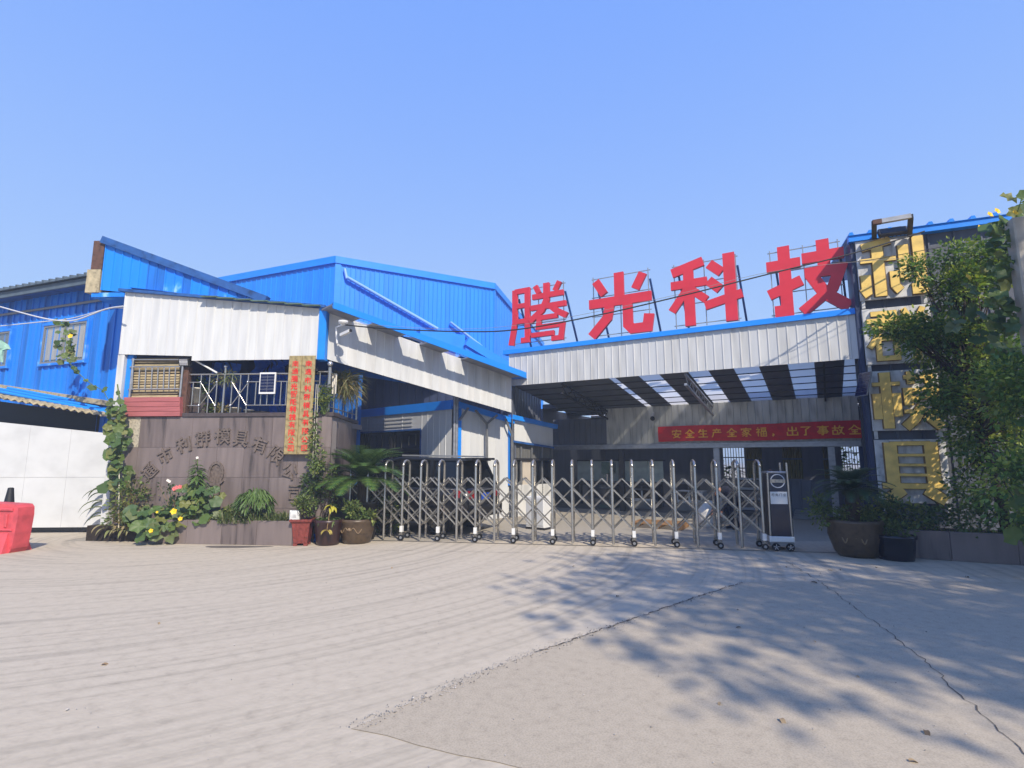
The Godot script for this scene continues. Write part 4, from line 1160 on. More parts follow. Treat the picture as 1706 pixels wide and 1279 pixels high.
	part("cell_grid", s, M.solar, sp2)
	s = st(); beam(s, Vector3(-0.02, c.y - 0.05, 0.05), tx * Vector3(0, 0, -0.021), 0.03, 0.03); part("arm", s, M.steel_dark, sp2)

# ---------------------------------------------------------------- red roof letters
func make_red_letters():
	var rows = [["teng", 848, 945, 573, 472, "leftmost red roof character, the densest one beside the blue shed", 0.95], ["guang", 979, 1089, 560, 450, "second red roof character from the left, with two legs spreading", 1.0], ["ke", 1115, 1239, 542, 427, "third red roof character from the left, with a tall upright stroke on its right", 1.0], ["ji", 1278, 1416, 524, 402, "rightmost red roof character beside the grey sign building", 1.08]]
	for row in rows:
		var um = (row[1] + row[2]) / 2.0
		var r = [row[0], 0, 0, on(TC, um, row[3], -0.25).y, on(TC, um, row[4], -0.25).y, row[5], row[6]]
		var a = on(TC, row[1], 520, -0.25).x; var b = on(TC, row[2], 500, -0.25).x
		var w = b - a
		var cx = (a + b) / 2
		var o = thing("roof_character", r[5], "sign letter", TC * Transform3D(Basis(), Vector3(cx, r[3], -0.27)), "red characters on the canopy roof")
		var h = r[4] - r[3]
		var s = st(); glyph(s, r[0], Vector2(w, h), 0.0, 0.05, Transform3D(Basis(), Vector3(0, h / 2, 0)), 1.02 * r[6], 0.001); part("face", s, M.red_letter, o)
		s = st(); glyph(s, r[0], Vector2(w, h), -0.05, 0.049, Transform3D(Basis(), Vector3(0, h / 2, 0)), 0.98 * r[6], 0.0); part("return_edge", s, M.letter_side, o)
		for x in [-w * 0.42, 0.0, w * 0.42]:
			s = st(); beam(s, Vector3(x, 0.03, -0.075), Vector3(x, h * 0.98, -0.075), 0.022, 0.022); part("frame_rod", s, M.galvanised, o)
		for y in [0.06, 0.36, 0.66, 0.95]:
			s = st(); beam(s, Vector3(-w * 0.45, h * y, -0.098), Vector3(w * 0.45, h * y, -0.098), 0.02, 0.02, Vector3(0, 0, 1)); part("frame_rod", s, M.galvanised, o)
		for x in [-w * 0.36, w * 0.44]:
			s = st(); beam(s, Vector3(x, h * 0.82, -0.11), Vector3(x + 0.1, -0.55, -1.1), 0.045, 0.045); part("stay", s, M.trim_old, o)

# ---------------------------------------------------------------- retractable gate
func make_gate():
	var T = frame(Vector2(-2.25, 11.14), Vector2(4.21, 10.03))
	var o = thing("retractable_gate", "stainless steel folding lattice gate drawn across the yard entrance with its motor head", "gate", T)
	var bay = 0.3855
	var first = -3
	var last = 18
	var top = on(T, 950, 767).y
	var s = st()
	var pts = [Vector3(0, 0.03, 0), Vector3(0, top - 0.1, 0)]
	for k in 7:
		var a = PI * k / 6.0
		pts.append(Vector3(0, top - 0.1 + sin(a) * 0.1, -0.19 + cos(a) * 0.19))
	pts.append(Vector3(0, 0.03, -0.38))
	tube(s, pts, 0.0255, 10)
	s.generate_normals()
	var frame_mesh = s.commit()
	s = st()
	tube(s, [Vector3(0, top - 0.13, 0), Vector3(0, top - 0.09, 0)], 0.029, 10)
	s.generate_normals()
	var collar = s.commit()
	s = st()
	tube(s, [Vector3(-0.022, 0.062, 0.0), Vector3(0.022, 0.062, 0.0)], 0.058, 14)
	s.generate_normals()
	var wheel = s.commit()
	s = st(); tube(s, [Vector3(-0.03, 0.062, 0.0), Vector3(0.03, 0.062, 0.0)], 0.026, 10); s.generate_normals()
	var hub = s.commit()
	s = st(); box(s, Vector3(-0.03, 0.17, -0.035), Vector3(0.03, 0.29, 0.038)); s.generate_normals()
	var sleeve = s.commit()
	s = st(); box(s, Vector3(-0.035, 0.08, -0.04), Vector3(0.035, 0.15, 0.04)); s.generate_normals()
	var fork = s.commit()
	for i in range(first, last + 1):
		var x = i * bay
		part("post", frame_mesh, M.stainless, o, at(Vector3(x, 0, 0)))
		part("collar", collar, M.stainless_dull, o, at(Vector3(x, 0, 0)))
		if i % 2 == 0:
			for z in [0.0, -0.38]:
				var w = part("wheel", wheel, M.rubber, o, Transform3D(Basis(Vector3.UP, PI / 2), Vector3(x, 0, z + 0.02)))
				part("hub", hub, M.galvanised, w)
				part("fork", fork, M.stainless_dull, o, at(Vector3(x, 0, z)))
			part("sleeve", sleeve, M.plastic_white, o, at(Vector3(x, 0, 0)))
	var hi = 1.26; var lo = 0.30
	for zz in [[-0.042, -0.07], [-0.335, -0.308]]:
		for d in [1, -1]:
			for i in range(first - 2, last + 3):
				var a = Vector2(i + 0.5, hi); var b = Vector2(i + 0.5 + 2.5 * d, lo)
				var f0 = 0.0; var f1 = 1.0
				for e in [first, last]:   # bars end at the outermost posts
					var f = (e - a.x) / (b.x - a.x)
					var inside_a = a.x >= first and a.x <= last
					var inside_b = b.x >= first and b.x <= last
					if f > 0 and f < 1:
						if not inside_a and ((e == first and a.x < first) or (e == last and a.x > last)): f0 = maxf(f0, f)
						if not inside_b and ((e == first and b.x < first) or (e == last and b.x > last)): f1 = minf(f1, f)
				if (a.x < first and b.x <= first) or (a.x > last and b.x >= last): continue
				var p = a.lerp(b, f0); var q = a.lerp(b, f1)
				if p.distance_to(q) < 0.2: continue
				s = st()
				var z = zz[0] if d == 1 else zz[1]
				beam(s, Vector3(p.x * bay, p.y, z), Vector3(q.x * bay, q.y, z), 0.022, 0.052 if d == 1 else 0.042, Vector3(0, 0, 1))
				part("lattice_bar", s, M.stainless if d == 1 else M.stainless_dull, o)
	# motor head
	var dx = on(T, 1302, 905).x
	var u = Node3D.new(); u.name = "motor_head"; u.transform = at(Vector3(dx, 0, 0.0)); o.add_child(u)
	var yt = on(T, 1295, 786).y; var yb = on(T, 1305, 893).y
	s = st(); hexa(s, [Vector3(-0.185, yb, -0.42), Vector3(0.185, yb, -0.42), Vector3(0.185, yb, 0.04), Vector3(-0.185, yb, 0.04), Vector3(-0.165, yt, -0.36), Vector3(0.165, yt, -0.36), Vector3(0.165, yt, 0.0), Vector3(-0.165, yt, 0.0)]); part("casing", s, M.steel_dark, u)
	s = st()
	quad(s, Vector3(-0.158, yb + 0.01, 0.044), Vector3(0.158, yb + 0.01, 0.044), Vector3(0.142, yt - 0.03, 0.004), Vector3(-0.142, yt - 0.03, 0.004), Vector3(0, 0, 1)); part("front_panel", s, M.navy_glass, u)
	for x in [-1, 1]:
		for z in [0.03, -0.4]:
			s = st(); tube(s, [Vector3(x * 0.185, 0.18, z), Vector3(x * 0.168, yt + (0.17 if x == 1 else -0.02), z * 0.85)], 0.02, 8); part("side_tube", s, M.stainless, u)
	s = st(); bevelled(s, Vector3(-0.21, yb - 0.1, -0.44), Vector3(0.21, yb, 0.075), 0.015); part("bumper", s, M.plastic_white, u)
	s = st(); box(s, Vector3(-0.2, 0.09, -0.42), Vector3(0.2, yb - 0.101, 0.05)); part("base", s, M.plastic_grey, u)
	s = st(); bevelled(s, Vector3(-0.17, yt - 0.025, -0.36), Vector3(0.17, yt + 0.012, 0.02), 0.008); part("top_plate", s, M.galvanised, u)
	s = st(); ball(s, Vector3(-0.08, yt + 0.02, -0.1), 0.03); part("signal_lamp", s, M.rust, u)
	for x in [-0.115, 0.125]:
		s = st(); tube(s, [Vector3(-0.03, 0.068, 0.0), Vector3(0.03, 0.068, 0.0)], 0.068, 16)
		var w = part("wheel", s, M.rubber, u, Transform3D(Basis(Vector3.UP, PI / 2), Vector3(x, 0, 0.055)))
		s = st()
		for k in 5:
			var a = TAU * k / 5.0
			beam(s, Vector3(-0.032, 0.068, 0), Vector3(-0.032, 0.068 + cos(a) * 0.05, sin(a) * 0.05), 0.012, 0.018, Vector3.RIGHT)
		part("spokes", s, M.chrome, w)
	var lean = Transform3D(Basis(Vector3.RIGHT, -0.035), Vector3(0, 0, 0))
	var y1 = on(T, 1297, 801).y
	s = st()
	var ring = []
	for k in 33: ring.append(Vector2(cos(TAU * k / 32.0), sin(TAU * k / 32.0)) * 0.118)
	ribbon(s, ring, 0.008, Vector2.ONE, 0.0, 0.006, Transform3D(Basis(), Vector3(0, y1, 0.014))); part("emblem_ring", s, M.wire_white, u)
	s = st(); box(s, Vector3(-0.13, y1 - 0.03, 0.012), Vector3(0.13, y1 + 0.03, 0.022)); part("emblem_band", s, M.cream_tile, u)
	var y2 = on(T, 1298, 829).y
	s = st(); box(s, Vector3(-0.145, y2 - 0.11, 0.01), Vector3(0.145, y2 + 0.11, 0.03)); part("label_plate", s, M.plastic_white, u)
	s = st()
	var k2 = 0
	for gname in ["yang", "guang", "men", "ye"]:
		glyph(s, gname, Vector2(0.05, 0.05), 0.0302, 0.0015, Transform3D(Basis(), Vector3(-0.1 + k2 * 0.066, y2 + 0.055, 0)), 0.9, 0.0001)
		k2 += 1
	part("lettering", s, M.navy_glass, u)

# ---------------------------------------------------------------- left edge: barrier, cone, wires, washing
func make_left_things():
	var T = frame(Vector2(-10.1, 9.8), Vector2(-8.75, 9.58))
	var o = thing("plastic_barrier", "red plastic water filled road barrier with a slot, cut by the left edge", "barrier", T)
	var top = on(T, 30, 840).y
	var L = 1.37
	var half = PackedVector2Array([Vector2(0.62, 0.04), Vector2(L - 0.05, 0.0), Vector2(L, 0.08), Vector2(L + 0.02, 0.3), Vector2(L + 0.045, top - 0.2), Vector2(L + 0.03, top - 0.06), Vector2(L - 0.02, top - 0.01), Vector2(L - 0.12, top),
		Vector2(0.62, top + 0.02), Vector2(0.62, top - 0.2), Vector2(0.98, top - 0.2), Vector2(1.04, top - 0.23), Vector2(1.05, top - 0.31), Vector2(1.0, top - 0.345), Vector2(0.62, top - 0.35)])
	var s = st(); prism(s, half, -0.3, -0.02, Transform3D()); 
	var mirror = PackedVector2Array()
	for p in half: mirror.append(Vector2(1.24 - p.x, p.y))
	prism(s, mirror, -0.3, -0.02, Transform3D()); part("body", s, M.barrier, o)
	s = st()   # raised border, grip and foot
	for b in [[0.1, top - 0.12, L - 0.06, top - 0.075], [1.17, top - 0.4, 1.22, top - 0.18], [0.05, top - 0.46, L - 0.03, top - 0.43]]:
		bevelled(s, Vector3(b[0], b[1], -0.022), Vector3(b[2], b[3], 0.008), 0.01)
	part("moulding", s, M.barrier, o)
	s = st(); hexa(s, [Vector3(0.0, 0.0, -0.42), Vector3(L - 0.06, 0.0, -0.42), Vector3(L - 0.06, 0.0, 0.09), Vector3(0.0, 0.0, 0.09), Vector3(0.05, 0.34, -0.31), Vector3(L - 0.1, 0.34, -0.31), Vector3(L - 0.1, 0.34, -0.01), Vector3(0.05, 0.34, -0.01)])
	part("foot", s, M.barrier, o)
	s = st(); box(s, Vector3(0.5, 0.16, 0.0), Vector3(L - 0.25, 0.2, 0.055)); part("foot_rib", s, M.barrier, o)
	var c = spot(15, 840, 10.25)
	s = st(); lathe(s, [Vector2(0.24, 0.0), Vector2(0.24, 0.04), Vector2(0.17, 0.06), Vector2(0.045, 1.09), Vector2(0.03, 1.1), Vector2(0, 1.1)], 18)
	solo("rubber_cone", s, M.black, "black rubber cone poking up behind the red barrier", "cone", at(Vector3(c.x, 0, c.z)))
	# washing in front of the left window
	var h = spot(-2, 566, 12.75)
	var sh = thing("hanging_shirt", "pale mint shirt on a hanger before the far left window", "shirt", at(h, 0.5) * Transform3D(Basis.from_scale(Vector3(0.62, 0.7, 0.7)), Vector3.ZERO))
	s = st()
	var rows = [[0.0, 0.07], [-0.05, 0.17], [-0.16, 0.33], [-0.30, 0.40], [-0.36, 0.22], [-0.55, 0.2], [-0.78, 0.23]]
	for k in rows.size() - 1:
		for j in 8:
			var pts = []
			for q in [[k, j], [k, j + 1], [k + 1, j + 1], [k + 1, j]]:
				var t = q[1] / 8.0 * 2.0 - 1.0
				pts.append(Vector3(t * rows[q[0]][1], rows[q[0]][0], 0.03 * sin(q[1] * 2.4 + q[0]) + 0.05 * (1.0 - t * t)))
			quad(s, pts[0], pts[1], pts[2], pts[3], Vector3(0, 0, 1))
	part("fabric", s, M.cloth_mint, sh)
	s = st(); tube(s, [Vector3(-0.17, -0.05, 0), Vector3(0, 0.02, 0), Vector3(0, 0.14, 0), Vector3(0.03, 0.17, 0)], 0.008, 5); part("hanger", s, M.wire, sh)
	wire("service_wire", [spot(-20, 505, 11.0), spot(60, 527, 11.0), spot(100, 534, 11.1), spot(130, 532, 11.1), spot(176, 515, 11.0), spot(206, 510, 10.9)], 0.016, M.wire_white, "white cable sagging before the blue house to the workshop column")
	wire("service_wire", [spot(-20, 545, 11.3), spot(60, 537, 11.3), spot(120, 530, 11.2), spot(180, 514, 11.0), spot(205, 513, 10.95)], 0.011, M.wire_white, "thin lower cable rising across the blue house window head")

func wire(called, pts, r, m, label):
	var fine = []
	for k in pts.size() - 1:
		for j in 6:
			var p0 = pts[maxi(k - 1, 0)]; var p3 = pts[mini(k + 2, pts.size() - 1)]
			fine.append(pts[k].cubic_interpolate(pts[k + 1], p0, p3, j / 6.0))
	fine.append(pts[pts.size() - 1])
	var s = st(); tube(s, fine, r, 6)
	solo(called, s, m, label, "cable", Transform3D(), "overhead cables")

# ---------------------------------------------------------------- terrace over the plaque wall
func rail_pole(parent, called, a: Vector3, b: Vector3, r, m = null):
	var s = st(); tube(s, [a, b], r, 8); return part(called, s, m if m else M.stainless, parent)

func make_terrace_things():
	var z = -0.1
	var P = func(u, v, zz = z): var q = on(TP, u, v, zz); return Vector3(q.x, q.y, zz)
	var base = 2.603
	# main railing
	var o = thing("terrace_railing", "stainless terrace railing with two crossed panels above the plaque wall", "railing", TP)
	var yt = P.call(400, 623).y; var y2 = P.call(400, 636).y; var y3 = P.call(400, 675).y
	var us = [312, 321, 333.5, 347.7, 360.6, 385.8, 399.3, 412.2, 426, 435, 445.6, 457.5, 467.7, 477]
	for k in us.size():
		var x = P.call(us[k], 655).x
		var tall = k in [2, 3, 4, 5, 6, 7]
		rail_pole(o, "baluster", Vector3(x, base if tall else y3, z), Vector3(x, yt if tall else y2, z), 0.013)
	var x0 = P.call(308, 623).x; var x1 = P.call(530, 623).x
	rail_pole(o, "top_rail", Vector3(x0, yt, z), Vector3(x1, yt, z), 0.02)
	for q in [[312, 333.5], [412.2, 530]]:
		rail_pole(o, "middle_rail", Vector3(P.call(q[0], 655).x, y2, z), Vector3(P.call(q[1], 655).x, y2, z), 0.013)
		rail_pole(o, "lower_rail", Vector3(P.call(q[0], 655).x, y3, z), Vector3(P.call(q[1], 655).x, y3, z), 0.013)
	for q in [[333.5, 360.6], [385.8, 412.2]]:
		var a = P.call(q[0], 655).x; var b = P.call(q[1], 655).x
		rail_pole(o, "cross_bar", Vector3(a, y2, z + 0.016), Vector3(b, y3, z + 0.016), 0.011)
		rail_pole(o, "cross_bar", Vector3(b, y2, z - 0.016), Vector3(a, y3, z - 0.016), 0.011)
		for c in [[a, y2], [b, y2], [a, y3], [b, y3], [(a + b) / 2, (y2 + y3) / 2]]:
			var s = st(); ball(s, Vector3(c[0], c[1], z + 0.012), 0.028); part("ball", s, M.chrome, o)
	var px = P.call(373, 655).x
	rail_pole(o, "post", Vector3(px, base, z), Vector3(px, yt + 0.14, z), 0.022)
	var s = st(); ball(s, Vector3(px, yt + 0.17, z), 0.04); part("ball", s, M.chrome, o)
	# corner railing
	var c = thing("corner_railing", "short stainless corner railing with tall ball topped posts draped in plants", "railing", TP)
	var cx = P.call(548, 650).x
	rail_pole(c, "post", Vector3(cx, base, z), Vector3(cx, P.call(548, 612).y, z), 0.038)
	s = st(); ball(s, Vector3(cx, P.call(548, 606).y, z), 0.062); part("ball", s, M.chrome, c)
	rail_pole(c, "top_rail", Vector3(P.call(531, 620).x, yt + 0.03, z), Vector3(cx, yt + 0.03, z), 0.018)
	rail_pole(c, "baluster", Vector3(P.call(532, 650).x, base, z), Vector3(P.call(532, 650).x, yt + 0.02, z), 0.014)
	rail_pole(c, "lower_rail", Vector3(P.call(533, 643).x, P.call(533, 643).y, z), Vector3(cx, P.call(533, 643).y, z), 0.012)
	var back = Vector3(cx - 0.12, 0, -2.1)
	rail_pole(c, "post", back + Vector3(0, base, 0), back + Vector3(0, base + 0.78, 0), 0.03)
	s = st(); ball(s, back + Vector3(0, base + 0.82, 0), 0.055); part("ball", s, M.chrome, c)
	rail_pole(c, "top_rail", Vector3(cx, yt + 0.03, z), back + Vector3(0, base + 0.66, 0), 0.018)
	rail_pole(c, "lower_rail", Vector3(cx, base + 0.12, z), back + Vector3(0, base + 0.12, 0), 0.014)
	for k in 5:
		var p = Vector3(cx, 0, z).lerp(back, (k + 1) / 6.0)
		rail_pole(c, "baluster", p + Vector3(0, base, 0), p + Vector3(0, base + 0.64, 0), 0.011)
	# left railing with the blinds behind
	var l = thing("balcony_railing", "dull grey railing before the bamboo blinds at the left of the terrace", "railing", TP)
	var ly0 = P.call(255, 648, 0.0).y; var ly1 = P.call(255, 611, 0.0).y
	for u in [220, 231, 241.5, 252, 262, 272, 281, 291]:
		rail_pole(l, "baluster", P.call(u, 648, 0.0), Vector3(P.call(u, 630, 0.0).x, ly1, 0), 0.011, M.galvanised)
	rail_pole(l, "top_rail", Vector3(P.call(217, 611, 0.0).x, ly1, 0), Vector3(P.call(301, 611, 0.0).x, ly1, 0), 0.016, M.galvanised)
	rail_pole(l, "lower_rail", Vector3(P.call(214, 648, 0.0).x, ly0, 0), Vector3(P.call(300, 648, 0.0).x, ly0, 0), 0.014, M.galvanised)
	rail_pole(l, "upper_rail", Vector3(P.call(219, 599, 0.0).x, P.call(219, 599, 0.0).y, 0), Vector3(P.call(301, 599, 0.0).x, P.call(301, 599, 0.0).y, 0), 0.012, M.galvanised)
	for u in [217, 301]:
		rail_pole(l, "post", Vector3(P.call(u, 650, 0.0).x, 2.55, 0), Vector3(P.call(u, 650, 0.0).x, P.call(u, 597, 0.0).y, 0), 0.022, M.galvanised)
	var bl = thing("bamboo_blind", "weathered bamboo slat blinds lashed behind the grey balcony railing", "blind", TP)
	var rows = 15
	for k in rows:
		var y0 = lerpf(P.call(255, 662, -0.1).y, P.call(255, 597, -0.1).y, k / float(rows)); var dy = (P.call(255, 597, -0.1).y - P.call(255, 662, -0.1).y) / rows
		s = st()
		var sag = rng.randf_range(-0.012, 0.012)
		hexa(s, [Vector3(P.call(214, 630, -0.1).x, y0 + 0.004, -0.16), Vector3(P.call(300, 630, -0.1).x, y0 + 0.004 + sag, -0.16), Vector3(P.call(300, 630, -0.1).x, y0 + 0.004 + sag, -0.06), Vector3(P.call(214, 630, -0.1).x, y0 + 0.004, -0.06),
			Vector3(P.call(214, 630, -0.1).x, y0 + dy, -0.16), Vector3(P.call(300, 630, -0.1).x, y0 + dy + sag, -0.16), Vector3(P.call(300, 630, -0.1).x, y0 + dy + sag, -0.085), Vector3(P.call(214, 630, -0.1).x, y0 + dy, -0.085)])
		part("slat", s, M.bamboo if k % 4 != 1 else M.bamboo_b, bl)
	# red board
	var rb = thing("red_board", "faded red plank screen under the bamboo blinds", "board", TP)
	for k in 4:
		var a = P.call(206, 696 - k * 8, 0.05); var b = P.call(300, 688 - k * 8, 0.05)
		s = st(); bevelled(s, Vector3(a.x, 2.53 + k * 0.103, -0.3), Vector3(b.x, 2.53 + k * 0.103 + 0.1, 0.06), 0.006); part("plank", s, M.red_board, rb)
	# old brown post with floodlight
	s = st(); var pp = P.call(308, 650, -0.05); box(s, Vector3(pp.x - 0.06, 2.55, -0.16), Vector3(pp.x + 0.05, P.call(308, 612).y, -0.045))
	solo("timber_post", s, M.rust, "rust brown post between blinds and railing under the floodlight", "post", TP)
	var fl = thing("floodlight", "square black floodlight on the brown post above the terrace", "floodlight", TP)
	var fc = P.call(308, 603, 0.02)
	var tx = Transform3D(Basis(Vector3.RIGHT, 0.3) * Basis(Vector3.UP, -0.1), fc)
	s = st(); bevelled(s, Vector3(-0.13, -0.09, -0.06), Vector3(0.13, 0.09, 0.03), 0.012, tx); part("housing", s, M.black, fl)
	s = st(); box(s, Vector3(-0.1, -0.065, 0.031), Vector3(0.1, 0.065, 0.037), tx); part("reflector", s, M.chrome, fl)
	s = st(); box(s, Vector3(-0.1, 0.0, 0.0375), Vector3(0.1, 0.012, 0.041), tx); part("tube", s, M.plastic_white, fl)
	s = st(); beam(s, fc + Vector3(0, -0.02, -0.06), Vector3(pp.x, P.call(308, 612).y, -0.1), 0.03, 0.03); part("bracket", s, M.steel_dark, fl)
	s = st(); tube(s, [P.call(318, 596, -0.05), P.call(362, 621, -0.05)], 0.02, 8)
	solo("slanting_pole", s, M.plastic_white, "white pole slanting from the fascia down to the railing", "pole", TP)
	# solar panel on the rail
	var so = thing("solar_panel", "white framed solar panel hung on the terrace railing", "solar panel", TP)
	var q0 = P.call(431, 656, 0.0); var q1 = P.call(460, 620, 0.0)
	s = st(); box(s, Vector3(q0.x, q0.y, -0.03), Vector3(q1.x, q1.y, 0.0)); part("panel_frame", s, M.plastic_white, so)
	for i in 2:
		for j in 6:
			s = st(); var w = (q1.x - q0.x - 0.05) / 2; var hh = (q1.y - q0.y - 0.07) / 6
			box(s, Vector3(q0.x + 0.022 + i * (w + 0.004), q0.y + 0.04 + j * hh, 0.0005), Vector3(q0.x + 0.022 + i * (w + 0.004) + w, q0.y + 0.04 + j * hh + hh - 0.006, 0.004)); part("solar_cell", s, M.solar, so)
	s = st(); beam(s, Vector3((q0.x + q1.x) / 2, q1.y - 0.05, -0.031), Vector3((q0.x + q1.x) / 2, yt, -0.1), 0.03, 0.03); part("clamp", s, M.galvanised, so)
	# brass plates
	var texts = [["nan", "tong", "teng", "guang", "zhi", "neng", "ke", "ji", "you", "xian", "gong", "si"], ["nan", "tong", "shi", "li", "qun", "mo", "ju", "you", "xian", "gong", "si"]]
	var labels = ["left one of two tall brass name plates, carrying twelve red characters", "right one of two tall brass name plates, carrying eleven red characters"]
	var ue = [[476.5, 498.0], [498.6, 520.5]]
	var ytop = P.call(505, 592, 0.16).y; var ybot = P.call(492, 757, 0.16).y
	for k in 2:
		var a = P.call(ue[k][0], 675, 0.16).x; var b = P.call(ue[k][1], 675, 0.16).x
		var p = thing("brass_plate", labels[k], "name plate", TP * at(Vector3((a + b) / 2, ybot, 0.13)), "brass name plates")
		var w = b - a; var h = ytop - ybot
		s = st(); bevelled(s, Vector3(-w / 2, 0, -0.012), Vector3(w / 2, h, 0.02), 0.01); part("plate", s, M.brass, p)
		s = st(); box(s, Vector3(-w / 2 + 0.02, 0.1, -0.13), Vector3(w / 2 - 0.02, 0.16, -0.0125)); box(s, Vector3(-w / 2 + 0.02, h - 0.3, -0.2), Vector3(w / 2 - 0.02, h - 0.24, -0.0125)); part("batten", s, M.steel_dark, p)
		var n = texts[k].size()
		for j in n:
			s = st(); glyph(s, texts[k][j], Vector2(0.145, 0.135), 0.0201, 0.006, Transform3D(Basis(), Vector3(0.01, h - 0.17 - j * (h - 0.3) / (n - 1), 0)), 1.0, 0.0003); part("character", s, M.red_text, p)
	# camera and lamp on the corner
	var cm = thing("security_camera", "white dome lamp and camera on an arm at the workshop corner", "camera", Transform3D())
	var k0 = spot(572, 537, 10.7)
	s = st(); lathe(s, [Vector2(0.0, -0.045), Vector2(0.07, -0.04), Vector2(0.1, 0.0), Vector2(0.1, 0.03), Vector2(0, 0.035)], 16, at(k0)); part("dome", s, M.plastic_white, cm)
	s = st(); beam(s, spot(560, 545, 10.95), k0 + Vector3(0, -0.05, 0), 0.025, 0.025); beam(s, spot(560, 545, 10.95), spot(562, 572, 10.95), 0.03, 0.03); part("arm", s, M.plastic_white, cm)
	s = st(); beam(s, spot(568, 558, 10.8), spot(583, 551, 10.6), 0.06, 0.06); part("camera_body", s, M.plastic_white, cm)
	s = st(); beam(s, spot(583.5, 550.8, 10.59), spot(585, 550, 10.57), 0.045, 0.045); part("lens", s, M.black, cm)
	# tarpaulins and clutter under the roof
	for q in [["blue tarpaulin bundle hanging behind the first crossed railing panel", 356, 605, 386, 688, 1.3], ["blue tarpaulin sheet stretched above the railing beside the brass plates", 425, 597, 478, 628, 1.9], ["blue tarpaulin crumpled behind the solar panel", 460, 625, 484, 690, 1.5]]:
		s = st()
		var a = P.call(q[1], q[2], -q[5]); var b = P.call(q[3], q[4], -q[5])
		var n = 9
		for i in n:
			for j in n:
				var v = []
				for d in [[0, 0], [1, 0], [1, 1], [0, 1]]:
					var fx = (i + d[0]) / float(n); var fy = (j + d[1]) / float(n)
					v.append(Vector3(lerpf(a.x, b.x, fx) + 0.06 * sin(fy * 5 + i), lerpf(a.y, b.y, fy), -q[5] + 0.1 * sin(fx * 11 + fy * 3) + 0.07 * sin(fy * 9 + fx * 4)))
				quad(s, v[0], v[1], v[2], v[3], Vector3(0, 0, 1))
		solo("tarpaulin", s, M.tarp, q[0], "tarpaulin", TP, "blue tarpaulins on the terrace")
	var pots = [["water_bottle", "blue water bottle left of the brown terrace post", 302.5, 0.075, 0.42, "bucket_blue"], ["water_bottle", "blue water bottle right of the brown terrace post", 317, 0.085, 0.42, "bucket_blue"], ["basin", "pale round basin behind the left end of the railing", 327, 0.2, 0.33, "pot_white"], ["flower_pot", "small white flower pot under the first crossed panel", 338, 0.09, 0.22, "pot_white"], ["flower_pot", "cream flower pot under the second crossed panel", 393, 0.11, 0.25, "cream_tile"], ["flower_pot", "grey flower pot right of the second crossed panel", 415, 0.1, 0.2, "plastic_grey"], ["flower_pot", "dark low flower pot under the solar panel", 437, 0.16, 0.16, "steel_dark"]]
	for q in pots:
		var p = P.call(q[2], 680, -0.42)
		s = st()
		if q[0] == "water_bottle":
			lathe(s, [Vector2(0, 0), Vector2(q[3], 0.0), Vector2(q[3], q[4] * 0.72), Vector2(q[3] * 0.4, q[4] * 0.86), Vector2(q[3] * 0.4, q[4]), Vector2(0, q[4])], 14)
		else:
			lathe(s, [Vector2(0, 0), Vector2(q[3] * 0.75, 0.0), Vector2(q[3], q[4] * 0.9), Vector2(q[3] * 1.08, q[4] * 0.9), Vector2(q[3] * 1.08, q[4]), Vector2(q[3] * 0.92, q[4]), Vector2(q[3] * 0.9, q[4] * 0.85), Vector2(0, q[4] * 0.85)], 16)
		var up = 0.35 if q[0] in ["water_bottle", "basin"] else 0.0
		solo(q[0], s, M[q[5]], q[1], q[0].replace("_", " "), TP * at(Vector3(p.x, 2.5 + up, -0.42)), "pots and bottles on the terrace")
	s = st(); box(s, Vector3(P.call(298, 680).x, 2.5, -0.7), Vector3(P.call(335, 680).x, 2.849, -0.24)); solo("brick_plinth", s, M.stone_dark, "low brownish plinth under the bottles and basin", "plinth", TP)
	var cl = thing("hanging_cloth", "white cloth drying on the corner railing", "cloth", TP)
	var ca = P.call(553, 622, -0.45)
	s = st()
	for k in 6:
		quad(s, ca + Vector3(k * 0.02, 0, 0.02 * (k % 2)), ca + Vector3(k * 0.02 + 0.02, 0, 0.02 * ((k + 1) % 2)), ca + Vector3(k * 0.017 + 0.03, -0.45, 0.02 * ((k + 1) % 2)), ca + Vector3(k * 0.017 + 0.015, -0.45, 0.02 * (k % 2)), Vector3(0, 0, 1))
	part("fabric", s, M.cloth_white, cl)
	wire("overhead_cable", [spot(575, 541, 10.6), spot(640, 547, 10.6), spot(760, 552, 10.6), spot(860, 549, 10.5), spot(1000, 524, 10.4), spot(1150, 489, 10.2), spot(1290, 454, 10.1), spot(1420, 422, 10.0), spot(1540, 385, 9.85)], 0.014, M.wire, "black cable sagging from the corner camera across the red characters")
	wire("overhead_cable", [spot(575, 538, 10.62), spot(760, 548, 10.62), spot(900, 536, 10.52), spot(1100, 497, 10.25), spot(1300, 450, 10.1), spot(1560, 425, 9.9)], 0.004, M.plastic_grey, "thin pale cable running just above the black one")
	wire("overhead_cable", [spot(1385, 437, 10.2), spot(1440, 434, 10.1), spot(1500, 424, 10.0), spot(1600, 405, 9.9)], 0.007, M.wire, "short dark cable crossing the topmost gold character")

